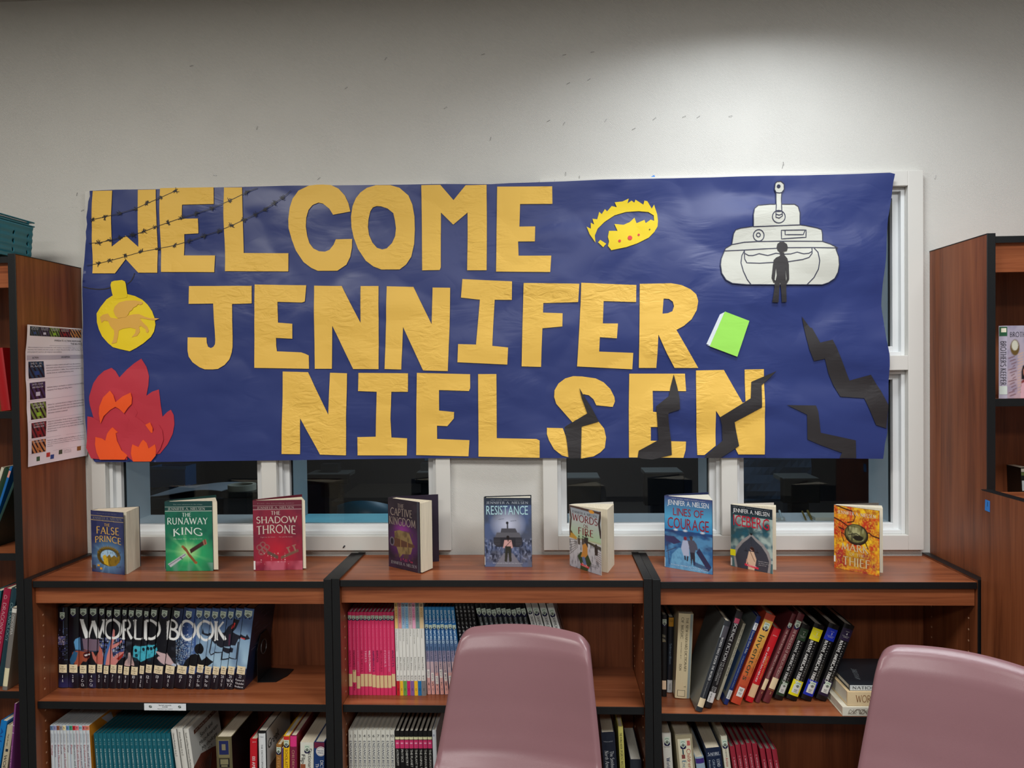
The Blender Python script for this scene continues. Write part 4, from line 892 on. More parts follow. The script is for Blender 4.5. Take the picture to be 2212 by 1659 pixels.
for i in range(22):
    q = [80+TB[i]/6.144, 80+TB[i+1]/6.144, 1280+(195+i*.6)/6.144, 80+BB[i]/6.144, 80+BB[i+1]/6.144, 1487.2+i*.18]
    zs_ = shelf_z(C1, q[3]); Y = ys(zs_, 1488.5, 300)
    nm = VOL[i].replace('/', ' ')
    b = Book('encyclopedia_volume', 'encyclopedia volume number %s, lettered %s, of the dark picture-spine set' % (NUM[i], nm), 'book', 'encyclopedia set with one picture across its spines', q, Y, zs_, (18, 20, 30) if i < 15 else (30, 42, 70), .20, PAGES, True, gap=.0012)
    # picture on the spine
    nx, nz = 26, 210; U, Z = np.meshgrid(np.linspace(.002, .998, nx+1), np.linspace(.0005, b.h-.0005, nz+1))
    V = [b.on(u, z, .0002) for u, z in zip(U.ravel(), Z.ravel())]
    F = [(j*(nx+1)+k, j*(nx+1)+k+1, (j+1)*(nx+1)+k+1, (j+1)*(nx+1)+k) for j in range(nz) for k in range(nx)]
    f = 1-Z/b.h; xl = TB[i]+(BB[i]-TB[i])*f; xr = TB[i+1]+(BB[i+1]-TB[i+1])*f
    cols = pn.at(xl+(xr-xl)*U, 195+(1280-195)*f)
    obj('spine_print', V, F, printed(.28), b.e, world=False, cols=cols.reshape(-1, 3))
    py = lambda v: 1280+v/6.144
    b.patch('call_label', py(CLY[i]-54), py(CLY[i]+54), (236, 220, 184), .10, .90, .0005)
    for k, (tx, ww) in enumerate((('031', .3), ('WORLD', .62), ('V.%d' % (i+1), .4))): b.text(tx, py(CLY[i]-34+k*28), py(CLY[i]-20+k*28), .5-ww/2*.9, .5+ww/2*.9, (70, 60, 50), 'h', lift=.0009)
    b.sticker(py(STY[i]-6), .78 if i not in (0, 1, 12, 13, 14) else .52, 1.3)
    y = 1092+(i > 6)*12
    lines = [str(i+1)]+VOL[i].split('/')
    for k, tx in enumerate(lines):
        big = i < 21 or k == 0
        wd_ = {1: .16, 2: .36, 3: .42}.get(len(tx), .8)*(110/(BB[i+1]-BB[i])) if big else .82
        wd_ = min(wd_, .85)
        if 'W' in tx or 'Y' in tx: wd_ = .8
        yy = y+k*56 if big else y+10+k*44
        b.text(tx, py(yy), py(yy+(38 if big else 26)), .5-wd_/2, .5+wd_/2, (226, 226, 232), 'h', roman=big and tx.isalpha() and tx.isupper(), lift=.0009)
    if i == 21:
        m = MB(); rr = random.Random(5)
        for k in range(26):
            z = b.h*rr.uniform(.45, .98); y0_ = rr.uniform(.02, .12); m.box(b.t, b.t+.0005, y0_, y0_+rr.uniform(.02, .06), z, z+.0012)
        m.build('back_print', M_((96, 92, 110), .3), b.e, world=False)['kind'] = 'stuff'
    b.done()
    lastx = (b.M @ Vector((b.t, 0, 0))).x
# black bookend holding the set up
zs_ = shelf_z(C1, 560)+.0006; p0 = atz(540, 1478, zs_); p1 = atz(594, 1448, zs_)
t = thing('bookend', 'black metal bookend at the right end of the dark encyclopedia set', 'bookend', (p0.x, p0.y+.05, zs_))
m = MB(); xb = lastx+.024; yb = p0.y+.012
m.prism([(xb, yb), (xb+.055, yb+.004), (xb+.075, yb+.05), (xb+.078, yb+.10), (xb, yb+.11)], zs_+.0003, zs_+.0022); m.build('foot_plate', BLK, t)
m = MB(); V = [(y, z) for y, z in ((yb, zs_), (yb+.11, zs_), (yb+.11, zs_+.10), (yb+.08, zs_+.14), (yb+.03, zs_+.14), (yb, zs_+.10))]; m.prism(V, xb-.002, xb-.0004, ax=0)
m.build('upright_plate', BLK, t)
m = MB(); R_ = .022; m.tube([(xb-.0002+.0006, yb+.05+R_*math.cos(a*.35), zs_+.095+R_*math.sin(a*.35)) for a in range(19)], .0016, 6); m.build('stamped_ring', mat('worn_steel', (110, 110, 112), .4, .7), t)
# ------------------------------------------------------------------ rows of look-alike volumes
def lerp(a, b, n): return [a+(b-a)*i/n for i in range(n+1)]
Wt = (232, 232, 226)
YL = -.262                        # spines on the lower shelves
# --- middle case, upper shelf
k8 = crop(720, 1280, 4.378)
def K(kx, x): return 720+x/4.378
py = lambda v: 1280+v/4.378
TT = ['MAMMALS', 'ENDANGERED CR', 'ROCKS & MINERALS', 'SEA SHELLS', 'TREES', 'WILD FLOWERS', 'AMPHIBIANS & R', 'BIRDS', 'BUTTERFLIES', 'FOSSILS', 'FRESHWATER FISH', 'INSECTS']
TC = [(150, 20, 60), (60, 16, 34), (226, 120, 160), (150, 20, 60), (240, 180, 200), (250, 236, 240), (70, 40, 90), (110, 16, 60), (160, 20, 70), (240, 170, 196), (240, 150, 190), (50, 40, 80)]
tx, bxx = lerp(134, 570, 12), lerp(147, 592, 12)
for i in range(12):
    z = shelf_z(C2, K(0, bxx[i])); Y = ys(z, py(972), 800)
    b = Book('nature_guide', 'thin pink nature guide, spine titled "%s"' % TT[i].lower(), 'book', 'pink nature guides on the middle shelf', [K(0, tx[i]), K(0, tx[i+1]), py(185), K(0, bxx[i]), K(0, bxx[i+1]), py(972)], Y, z, (218, 54, 104), .18, PAGESW, True, gap=.0006, rough=.3)
    dy = (0, -38, 20, 0, 0, 0, 8, 14, 14, 14, 14, 0)[i]
    b.patch('call_label', py(770+dy), py(888+dy), (226, 200, 150), .04, .96)
    b.sticker(py(236+(i % 3)*2), .95, 1.15)
    b.text('THE '+'WORLD OF NATURE', py(300), py(540), .42, .58, (240, 150, 180)); b.text(TT[i], py(548), py(548+min(200, 22*len(TT[i]))), .28, .72, TC[i], roman=True, pen=.16)
    if i == 1: b.text('INDEX', py(862), py(925), .3, .7, (90, 10, 40))
    b.done()
TT = ['1 HEART', '2 SKELETON', '3 DIGESTION', '4 MAKING LIFE', '5 BREATHING', '6 SENSES', '7 MUSCLES', '8 BODY']
AU = ['Richard Walker', 'Jinny Johnson', 'Angela Royston', 'Richard Walker', 'Jinny Johnson', 'Francesca Baines', 'Richard Walker', 'Richard Walker']
SUB = ['how the blood gets around the body', 'Our body framework', 'Digesting the food', 'Reproduction and growth', 'and the air', 'connect with the world', 'and exercise', 'Control center']
TC = [(196, 120, 20), (190, 50, 90), (70, 110, 170), (60, 130, 180), (150, 110, 130), (200, 60, 120), (40, 90, 110), (190, 130, 30)]
BC = [(196, 24, 38), (240, 190, 40), (104, 158, 70), (206, 20, 110), (132, 92, 160), (246, 196, 40), (24, 116, 180), (128, 128, 130)]
TP = [(236, 196, 120), (226, 150, 150), (160, 190, 220), (150, 196, 226), (206, 186, 190), (236, 170, 200), (120, 150, 150), (224, 196, 150)]
tx = [572, 608, 641, 673, 705, 738, 772, 808, 848]; bxx = [600, 632, 665, 699, 734, 768, 803, 838, 879]
for i in range(8):
    z = shelf_z(C2, K(0, bxx[i])); Y = ys(z, py(977), 900)
    b = Book('body_book', 'thin white body book numbered %s with a coloured foot on its spine' % NUM[i], 'book', 'white human body books on the middle shelf', [K(0, tx[i]), K(0, tx[i+1]), py(84), K(0, bxx[i]), K(0, bxx[i+1]), py(977)], Y, z, Wt, .18, PAGESW, True, gap=.0006)
    b.patch('printed_top', py(86), py(340), TP[i], .04, .96); b.patch('colour_foot', py(836), py(975), BC[i], .02, .98)
    b.text(TT[i][0], py(105), py(135), .3, .7, (60, 40, 40), 'h'); b.text(TT[i][2:], py(148), py(148+14*len(TT[i])), .26, .78, TC[i]); b.text(SUB[i], py(345), py(345+6.2*len(SUB[i])), .32, .62, (110, 110, 110)); b.text(AU[i], py(610), py(735), .32, .66, (70, 70, 70))
    b.patch('call_label', py(775), py(833), (232, 232, 226), .15, .9, .0006); b.text('612', py(782), py(800), .3, .7, (60, 60, 60), 'h', lift=.0009); b.text('WAL', py(806), py(822), .3, .7, (60, 60, 60), 'h', lift=.0009)
    b.text('O', py(905), py(928), .32, .68, (20, 20, 24), 'h'); b.done()
TT = ['WETLANDS', 'MOUNTAINS', 'TEMPERATE FORESTS', 'TROPICAL FORESTS', 'TROPICAL GRASSLANDS', 'POLAR REGIONS', 'DESERTS', 'OCEANS']
tx = lerp(856, 1142, 8); bxx = [888, 926, 966, 1009, 1052, 1095, 1139, 1182, 1226]
for i in range(8):
    z = shelf_z(C2, K(0, bxx[i])); Y = ys(z, py(966), 950)
    b = Book('biome_atlas', 'blue to pink atlas volume numbered %s, "%s" on its spine' % (NUM[i+3], TT[i].lower()), 'book', 'blue atlas volumes behind the chair top', [K(0, tx[i]), K(0, tx[i+1]), py(134), K(0, bxx[i]), K(0, bxx[i+1]), py(966)], Y, z, (30, 116, 176), .18, PAGESW, True)
    for k, c in enumerate([(36, 128, 188), (26, 104, 170), (38, 92, 150), (84, 112, 152), (140, 134, 160), (196, 170, 176), (222, 172, 168), (230, 170, 162)]):
        b.patch('colour_band', py(136+k*103.5), py(136+(k+1)*103.5), c, .02, .98)
    b.patch('call_label', py(748+(i % 3)*30-20), py(806+(i % 3)*30), (230, 226, 222), .12, .9, .0006)
    b.text('577.3', py(762+(i % 3)*28-20), py(790+(i % 3)*28), .3, .7, (60, 60, 70), lift=.0009)
    b.text('BIOMES', py(165), py(285), .28, .78, (214, 236, 244), roman=True, pen=.17); b.text('WORLD', py(355), py(480), .28, .78, (214, 236, 244), roman=True, pen=.17)
    b.text(TT[i], py(510), py(510+15*len(TT[i])), .28, .66, (24, 34, 70), roman=True, pen=.15); b.sticker(py(322+(i % 2)*6), .95, 1.3)
    b.text(str(i+4), py(846), py(880), .3, .7, (40, 30, 30), 'h', roman=True); b.text('O', py(904), py(926), .34, .66, (20, 20, 20), 'h'); b.done()
tx = lerp(1143, 1332, 5); bxx = lerp(1250, 1450, 5)
for i in range(5):
    z = shelf_z(C2, K(0, 1250)); Y = -.215
    b = Book('black_encyclopedia', '%s of five slim black volumes lettered encyclopedia behind the chair' % ORD[i], 'book', 'slim black encyclopedias', [K(0, tx[i]), K(0, tx[i+1]), py(106), K(0, tx[i]+66), K(0, tx[i+1]+66), py(606)], Y, z, (14, 15, 18), .18, PAGESW, True)
    mb = b.tx.setdefault((206, 208, 208), MB())
    for k, ch in enumerate('ENCYCLOPEDIA'): b.text(ch, py(122+k*38), py(122+k*38+20), .30, .70, (206, 208, 208), 'h')
    b.done()
kk = lambda x: 1000+x/4.378
tx = lerp(109, 580, 10)
for i in range(10):
    z = shelf_z(C2, 1250); Y = -.215
    b = Book('science_book', '%s of ten dark science books with stickers above the chair' % ORD[i], 'book', 'dark science books leaning on the middle shelf', [kk(tx[i]), kk(tx[i+1]), py(104-(i % 3)*3), kk(tx[i]+58), kk(tx[i+1]+58), py(350)], Y, z, (24, 32, 38) if i % 3 else (18, 22, 24), .17, PAGESW, True)
    b.sticker(py(162+(i % 4)*5), .96, 1.5); b.text('VISUAL', py(215), py(258), .3, .74, (196, 204, 204)); b.text('SCIENCE', py(262), py(316), .3, .74, (196, 204, 204))
    b.patch('pale_stripe', py(322), py(327), [(200, 220, 210), (206, 150, 80), (220, 214, 120)][i % 3], .1, .96); b.done()
for i, (a, c, y) in enumerate(((585, 636, 92), (640, 702, 92), (712, 775, 92), (786, 850, 100))):
    z = shelf_z(C2, 1300); Y = -.215
    b = Book('data_book', '%s of four leaning white data books beside the empty shelf space' % ORD[i], 'book', 'white leaning data books', [kk(a), kk(c), py(y), kk(a+72), kk(c+72), py(355)], Y, z, (228, 230, 226), .16, PAGESW, True, side=(196, 196, 200) if i == 3 else None)
    b.sticker(py(146+i*6), .8, 1.3); b.text('GRAPHICAL', py(200+i*2), py(322+i*2), .34, .72, (40, 40, 44), roman=True, pen=.16); b.text('EARTH', py(338), py(400), .34, .72, (40, 40, 44), roman=True, pen=.16)
    if i == 3:
        m = MB(); rr = random.Random(9)
        for k in range(22):
            yy = rr.uniform(.01, .09); zz = b.h*rr.uniform(.55, .97); m.box(b.t+.0004, b.t+.0008, yy, yy+rr.uniform(.006, .03), zz, zz+rr.uniform(.0008, .002))
        m.build('cover_print', M_((150, 152, 160), .4), b.e, world=False)['kind'] = 'stuff'
        box('cover_picture', (b.t+.0004, b.t+.0009, .075, .13, .02, b.h*.8), M_((60, 48, 44), .3), b.e, world=False)
    b.done()
# --- middle case, lower shelf
tx = lerp(140, 577, 10)
for i in range(10):
    b = Book('wildlife_volume', 'white wildlife volume numbered %s on the lower middle shelf' % NUM[i], 'book', 'white numbered wildlife volumes', [K(0, tx[i]), K(0, tx[i+1]), py(1307+(i > 8)*2), K(0, tx[i]+7), K(0, tx[i+1]+6.4), py(1659)], YL, BASE, (216, 216, 206), .20, PAGESW, True)
    b.text(str(i+1), py(1342), py(1368), .25 if i < 9 else .1, .75 if i < 9 else .95, (70, 72, 76), 'h'); b.text('ENDANGERED', py(1402), py(1652), .24, .74, (44, 54, 84), roman=True, pen=.15); b.text('WILDLIFE', py(1680), py(1860), .24, .74, (44, 54, 84), roman=True); b.done()
TT = ['ASTRONOMY', 'PHYSICS', 'CHEMISTRY', 'THE PLANET EARTH', 'THE PLANT WORLD', 'THE ANIMAL WORLD', 'THE HUMAN BODY', 'THE HUMAN MIND']
tx = lerp(580, 932, 8)
for i in range(8):
    b = Book('science_volume', 'black science volume with a pink band, spine "%s"' % TT[i].lower(), 'book', 'black volumes with pink bands', [K(0, tx[i]), K(0, tx[i+1]), py(1312), K(0, tx[i]+11), K(0, tx[i+1]+11), py(1659)], YL, BASE, (12, 12, 14), .20, PAGESW, True)
    b.patch('cream_band', py(1365), py(1390), (222, 220, 176), .02, .98); b.patch('pink_band', py(1395), py(1474), (214, 52, 110), .02, .98)
    mb = MB(); zc = b.zl(py(1424)); V, F = [b.on(.5, zc, .0006)], []
    for k in range(12): V.append(b.on(.5+.32*math.cos(k*math.pi/6), zc+.0026*math.sin(k*math.pi/6), .0006)); F.append((0, 1+k, 1+(k+1) % 12))
    obj('emblem', V, F, M_((238, 160, 190), .4), b.e, world=False)
    b.text(TT[i], py(1484), py(1484+17*len(TT[i])), .24, .74, (206, 206, 200), pen=.1); b.done()
b = Book('thin_atlas', 'thin white volume at the chair\'s left edge on the lower shelf', 'book', None, [K(0, 934), K(0, 972), py(1302), K(0, 944), K(0, 982), py(1659)], YL, BASE, (214, 220, 226), .2, PAGESW, True)
b.text('11', py(1340), py(1360), .2, .6, (90, 110, 150), 'h'); b.done()
# right of the chair
b = Book('thick_reference', 'thick navy reference book just right of the chair back', 'book', None, [kk(1306), kk(1436), py(1327), kk(1330), kk(1460), py(1659)], YL, BASE, (22, 30, 48), .2, PAGES, True)
b.text('Robinson and Duff', py(1402), py(1412), .15, .82, (180, 184, 190), 'h'); b.text('The Smithsonian', py(1500), py(1720), .55, .82, (210, 212, 214), roman=True); b.text('North American Birds', py(1495), py(1800), .16, .44, (210, 212, 214), roman=True); b.done()
b = Book('slim_yellow_book', 'slim yellow book right of the thick navy reference', 'book', None, [kk(1466), kk(1515), py(1270), kk(1486), kk(1535), py(1659)], YL, BASE, (214, 206, 112), .2, PAGES, True, side=(60, 62, 50))
b.text('THE WORLD BOOK OF', py(1325), py(1508), .25, .7, (40, 40, 30)); b.text('GREAT MASTERS', py(1512), py(1690), .25, .75, (40, 40, 30), roman=True); b.done()
b = Book('thick_grey_book', 'dark slate book leaning against the post of the middle case', 'book', None, [kk(1580), kk(1690), py(1585), kk(1582), kk(1692), py(1659)], -.275, BASE, (40, 44, 56), .2, PAGESW, True); b.done()
# ================================================================== left case, lower shelf
kl = lambda x: 100+x/6.144
pl = lambda v: 1520+v/6.144
tx = [45, 90, 132, 172, 213, 256, 299, 343, 384, 426, 471, 516, 566]; sh = [lerp(20, 33, 12)[i] for i in range(13)]
TT = ['Weather', 'Elements', 'Rocks Minerals and Soil', 'Forces', 'Light and Sound', 'Water', 'Plants', 'Electricity and Magnetism', 'Earth and Space', 'Computers and Machines', 'Earthquakes and Volcanoes', 'Heat and Energy']
NC = [(104, 132, 168), (150, 152, 196), (150, 86, 54), (150, 150, 160), (240, 220, 168), (96, 140, 190), (60, 150, 110), (204, 24, 40), (232, 120, 128), (160, 206, 222), (216, 106, 106), (234, 140, 110)]
for i in range(12):
    b = Book('science_reader', 'thin white science reader with coloured number %s at its head' % NUM[i], 'book', 'white science readers on the lower left shelf', [kl(tx[i]), kl(tx[i+1]), pl(291), kl(tx[i]+sh[i]), kl(tx[i+1]+sh[i+1]), pl(854)], YL, BASE, (206, 214, 220), .2, PAGESW, True, side=(216, 140, 40) if i == 11 else NC[i])
    b.patch('number_band', pl(293), pl(352), NC[i], .02, .98); b.text(str(i+1), pl(306), pl(334), .3 if i < 9 else .12, .7 if i < 9 else .9, (30, 30, 50), 'h'); b.text('Simon Science Library', pl(396), pl(520), .2, .45, (110, 116, 140)); b.text('of Discovery books', pl(396), pl(515), .55, .8, (110, 116, 140))
    b.text(TT[i], pl(548), pl(548+20*len(TT[i])), .2, .78, (90, 50, 90) if i % 2 else (170, 40, 66)); b.done()
    if i == 11:
        box('cover_picture', (b.t+.0004, b.t+.0009, .03, .17, .02, b.h*.82), M_((150, 170, 70), .4), b.e, world=False)
        m = MB(); m.prism([(.06, b.h*.98), (.10, b.h*.86), (.13, b.h*.80), (.11, b.h*.97)], b.t+.0009, b.t+.0012, ax=0); m.build('cover_picture', M_((190, 190, 200), .4), b.e, world=False)
tx = [622, 680, 737, 793, 849, 909, 970, 1030, 1090, 1152, 1212, 1270, 1328, 1389, 1450, 1511, 1574, 1638]; sh = lerp(34, 52, 17)
for i in range(17):
    b = Book('teal_encyclopedia', 'teal encyclopedia volume numbered %s on the lower left shelf' % NUM[i], 'book', 'teal numbered encyclopedias', [kl(tx[i]), kl(tx[i+1]), pl(398), kl(tx[i]+sh[i]), kl(tx[i+1]+sh[i+1]), pl(854)], YL, BASE, (14, 96, 112), .21, mat('dark_page_edges', (60, 80, 78), .7), True, rough=.28)
    w_ = .22 if i < 9 else .38
    b.text(str(i+1), pl(462), pl(490), .5-w_/2, .5+w_/2, (150, 196, 200), 'h', roman=i < 0); b.text('AAA', pl(508), pl(522), .32, .68, (150, 190, 196), 'h'); b.text('BRO', pl(532), pl(546), .32, .68, (150, 190, 196), 'h')
    b.text('THE RAINTREE ILLUSTRATED', pl(592), pl(1000), .36, .62, (190, 214, 216), roman=True, pen=.17); b.done()
for i, (a, c, y, s0) in enumerate(((1648, 1718, 345, 70), (1728, 1802, 332, 74), (1815, 1884, 342, 76))):
    b = Book('myth_book', ('white mythology book next to the teal volumes', 'white mythology book, middle one of three', 'white mythology book with its illustrated cover facing right')[i], 'book', 'white mythology books', [kl(a), kl(c), pl(y), kl(a+s0), kl(c+s0), pl(854)], YL, BASE, (214, 213, 206), .19, PAGESW, True, side=(206, 206, 200))
    b.text(('Chinese Mythology A to Z', 'African Mythology A to Z', 'South and Meso-American Mythology')[i], pl(y+32), pl(y+350+(i == 2)*180), .3, .62, (60, 60, 60))
    if i == 2:
        T = b.t+.0005
        def face(txt, y0_, y1_, z, h_, c, m=None):
            mb = MB(); text_into(mb, txt, Vector((T+.0004, y0_, z)), Vector((0, 1, 0)), Vector((0, 0, 1)), w=y1_-y0_, h=h_); mb.build('cover_title', M_(c), b.e, world=False)
        box('title_bar', (T, T+.0003, .028, .185, b.h-.030, b.h-.018), M_((104, 62, 46)), b.e, world=False); face('MYTHOLOGY A TO Z', .038, .175, b.h-.0275, .007, (220, 210, 200))
        for k, s_ in enumerate(('South and', 'Meso-American', 'Mythology', 'A TO Z')): face(s_, .05+(.01, 0, .01, .03)[k], .14+(.0, .03, .02, -.02)[k], b.h-.055-.021*k, .013, (52, 50, 48))
        m = MB(); m.prism([(.0, b.h-.115), (.05, b.h-.10), (.13, b.h-.12), (.18, b.h-.14), (.18, .004), (.0, .004)], T, T+.0003, ax=0); m.build('cover_picture', M_((112, 58, 44)), b.e, world=False)
        m = MB()
        for k in range(9): m.tube([(T+.0004, .03+.01*k, b.h-.128), (T+.0004, .045+.006*k, b.h-.165)], .0007, 4)
        m.build('cover_lines', M_((40, 40, 36)), b.e, world=False)
    b.done()
kr = lambda x: 380+x/6.144
pr = lambda v: 1460+v/6.144
b = Book('ornate_book', 'thick dark ornate book with a gold and blue arch on its spine', 'book', None, [kr(520), kr(738), pr(815), kr(540), kr(752), pr(1223)], -.27, BASE, (96, 88, 62), .2, PAGES, True, side=(18, 16, 18), wround=.04)
b.patch('gilt_panel', pr(845), pr(1085), (120, 112, 78), .14, .86); b.patch('blue_arch', pr(862), pr(1045), (22, 34, 88), .20, .80, .0005); b.patch('gilt_finial', pr(905), pr(985), (132, 124, 96), .38, .62, .0007)
b.patch('black_panel', pr(1095), pr(1215), (18, 18, 20), .18, .82); b.patch('gilt_knot', pr(1105), pr(1175), (130, 124, 92), .25, .75, .0005); b.patch('gilt_knot', pr(1184), pr(1206), (130, 124, 92), .3, .7, .0005); b.done()
b = Book('red_heroes_book', 'red book left of the black-edged white encyclopedia, lower shelf', 'book', None, [kr(978), kr(1074), pr(842), kr(978), kr(1074), pr(1223)], YL, BASE, (196, 22, 38), .2, PAGES, True)
b.text('James', pr(868), pr(882), .4, .9, (230, 200, 200), 'h'); b.text('100 AMERICANS', pr(1070), pr(1400), .35, .8, (236, 230, 230)); b.done()
b = Book('white_encyclopedia', 'white-spined encyclopedia with black edging on the lower left shelf', 'book', None, [kr(1076), kr(1200), pr(735), kr(1085), kr(1212), pr(1223)], YL, BASE, (16, 16, 18), .2, PAGESW, True, side=(206, 206, 204))
b.patch('white_panel', pr(765), pr(1500), (220, 224, 226), .14, .88); b.text('Volume', pr(800), pr(815), .25, .7, (120, 130, 140), 'h', lift=.0008); b.text('THE ENCYCLOPEDIA OF', pr(910), pr(1300), .42, .58, (60, 66, 72), roman=True, lift=.0008)
box('cover_picture', (b.t+.0004, b.t+.0007, .02, .15, b.h*.25, b.h*.62), M_((120, 104, 98)), b.e, world=False)
mb = MB(); text_into(mb, 'Greek', Vector((b.t+.0009, .01, b.h-.06)), Vector((0, 1, 0)), Vector((0, 0, 1)), w=.09, h=.028); mb.build('cover_title', M_((50, 48, 46)), b.e, world=False); b.done()
b = Book('tan_book', 'narrow tan book with a library sticker left of the yellow one', 'book', None, [kr(1326), kr(1400), pr(915), kr(1326), kr(1396), pr(1223)], YL, BASE, (160, 110, 50), .2, PAGES, True); b.sticker(pr(990), .92, 1.3); b.text('ATLAS', pr(1080), pr(1250), .25, .75, (200, 150, 90)); b.done()
b = Book('purple_book', 'sliver of a purple book squeezed beside the tan one', 'book', None, [kr(1402), kr(1422), pr(960), kr(1400), kr(1420), pr(1223)], YL, BASE, (92, 62, 120), .18, PAGES, False); b.done()
b = Book('yellow_book', 'yellow-spined book with a red head beside the magenta one', 'book', None, [kr(1424), kr(1506), pr(800), kr(1424), kr(1506), pr(1223)], YL, BASE, (240, 194, 20), .2, PAGESW, True)
b.patch('red_head', pr(802), pr(858), (206, 44, 40), .02, .98); b.sticker(pr(896), .92, 1.15); b.text('SCHOLASTIC CHILDREN', pr(975), pr(1500), .3, .74, (120, 80, 20)); b.done()
b = Book('magenta_book', 'magenta children\'s book beside the yellow-spined one', 'book', None, [kr(1510), kr(1602), pr(797), kr(1510), kr(1602), pr(1223)], YL, BASE, (128, 28, 66), .2, PAGES, True, side=(120, 20, 26))
b.patch('pink_head', pr(800), pr(940), (224, 50, 128), .02, .98); b.text('CHILDREN\'S', pr(985), pr(1270), .34, .68, (206, 150, 130), roman=True); b.done()
b = Book('flip_dictionary', 'wide white flip dictionary with a library sticker on its spine', 'book', None, [kr(1648), kr(1828), pr(885), kr(1648), kr(1826), pr(1223)], YL, BASE, (222, 222, 210), .2, PAGES, False, wround=.02)
b.sticker(pr(965), .42, 1.2, .52); b.text('Flip', pr(1045), pr(1165), .10, .38, (50, 50, 56)); b.text('Dictionary', pr(965), pr(1260), .60, .88, (50, 50, 56)); b.patch('small_picture', pr(1172), pr(1240), (150, 80, 50), .02, .4); b.done()
b = Book('desk_dictionary', 'blue and maroon dictionary against the right post, lower left shelf', 'book', None, [kr(1832), kr(1974), pr(880), kr(1830), kr(1968), pr(1223)], YL, BASE, (22, 60, 120), .2, PAGESW, True, wround=.02)
b.patch('maroon_head', pr(882), pr(960), (112, 24, 62), .01, .99)
for rad, c, lf in ((.0145, (232, 234, 236), .0005), (.0126, (150, 40, 70), .0007), (.0118, (232, 234, 236), .0009)):
    zc = b.zl(pr(1000)); V, F = [], []
    for k in range(24): V.append(b.on(min(.995, .66+rad/b.t*math.cos(k*math.pi/12)), zc+rad*math.sin(k*math.pi/12), lf))
    obj('round_badge', V, [tuple(range(24))], M_(c, .4), b.e, world=False)
b.text('Merriam', pr(982), pr(998), .34, .95, (40, 50, 100), 'h', lift=.0012); b.text('Webster', pr(1008), pr(1026), .36, .95, (40, 50, 100), 'h', lift=.0012); b.text('DICTIONARY', pr(1120), pr(1440), .62, .92, (236, 236, 240)); b.text('THESAURUS', pr(1165), pr(1440), .16, .46, (236, 236, 240)); b.done()
# shelf card
p0, p1 = aty(311.5, 1523.5, -.2965), aty(402, 1538.5, -.2965)
t = thing('shelf_card', 'white printed card stuck on the left shelf edge', 'card', ((p0.x+p1.x)/2, -.2965, p1.z)); t.location.y = -.2965
sl = (s1[1]-s1[0])/(Wd-2*PO); zc = s1[0]+sl*((p0.x+p1.x)/2-PO)-.0105; hw = (p1.x-p0.x)/2; xm = (p0.x+p1.x)/2
box('card', (xm-hw, xm+hw, -.2968, -.2960, zc-.0100, zc+.0100), mat('white_card', (226, 230, 234), .5), t)
mb = MB()
for s_, yy, hh, ww in (('This Shelf Adopted By', .0035, .0034, .030), ('BARRIE', -.0012, .0030, .012), ('Please help us keep it organized', -.0066, .0024, .034)): text_into(mb, s_, Vector((xm-ww/2*1.3, -.2972, zc+yy)), Vector((1, 0, 0)), Vector((0, 0, 1)), w=ww*1.3, h=hh)
mb.build('card_lettering', M_((40, 40, 44)), t)
for sx in (-1, 1):
    m = MB(); cx = xm+sx*hw*.70
    for k in range(3): m.tube([(cx+.004*math.cos(a*.5+k*2), -.2971, zc+.001+.0035*math.sin(a*.5+k)*(1-k*.25)) for a in range(12)], .0005, 4)
    m.build('card_emblem', M_((50, 70, 60)), t)
# ================================================================== right case, upper shelf
ku = lambda x: 1400+x/5.183
pu = lambda v: 1280+v/5.183
def zsr(x): return shelf_z(C3, ku(x))
z0 = zsr(180)
b = Book('black_bible_book', 'black book with library sticker against the left post, right case', 'book', None, [ku(152), ku(217), pu(250), ku(155), ku(210), pu(1168)], ys(z0, pu(1168), ku(180)), z0, (16, 18, 20), .17, PAGES, True)
b.sticker(pu(335), .9, 1.4); b.text('Holy', pu(470), pu(500), .1, .7, (190, 180, 150), 'h', roman=True); b.text('Bible', pu(515), pu(545), .1, .7, (190, 180, 150), 'h', roman=True); b.patch('gilt_rule', pu(548), pu(553), (150, 130, 90), .05, .8)
b.patch('call_label', pu(985), pu(1085), (232, 204, 170), .05, .85, .0006); b.done()
b = Book('slim_black_book', 'slim black book with a gold head, left part of the right shelf', 'book', None, [ku(228), ku(292), pu(275), ku(209), ku(273), pu(1124)], ys(z0, pu(1124), ku(250)), z0, (22, 26, 36), .15, PAGES, True)
b.patch('gold_head', pu(280), pu(380), (190, 134, 30), .06, .95); b.text('SAGA', pu(300), pu(330), .2, .8, (90, 60, 10), 'h'); b.text('Silmarillion', pu(570), pu(800), .3, .68, (104, 122, 140), roman=True); b.patch('call_label', pu(980), pu(1118), (206, 208, 208), .03, .95, .0006); b.text('TOLKIEN', pu(1015), pu(1090), .4, .62, (50, 50, 50), lift=.0009); b.done()
b = Book('music_dictionary', 'thick cream music dictionary standing upright on the right shelf', 'book', None, [ku(338), ku(516), pu(238), ku(300), ku(466), pu(1188)], ys(z0, pu(1190), ku(380)), z0, (224, 208, 168), .17, PAGES, True, wround=.05)
b.patch('grey_side_strip', pu(240), pu(1186), (148, 158, 154), .80, .98)
b.text('THE NEW HARVARD DICTIONARY', pu(280), pu(885), .52, .68, (70, 62, 50), roman=True, pen=.12); b.text('OF MUSIC', pu(280), pu(520), .20, .36, (70, 62, 50), roman=True, pen=.12); b.text('EDITED BY', pu(560), pu(745), .24, .30, (120, 110, 90)); b.text('DON', pu(800), pu(880), .20, .34, (70, 62, 50), roman=True, pen=.12)
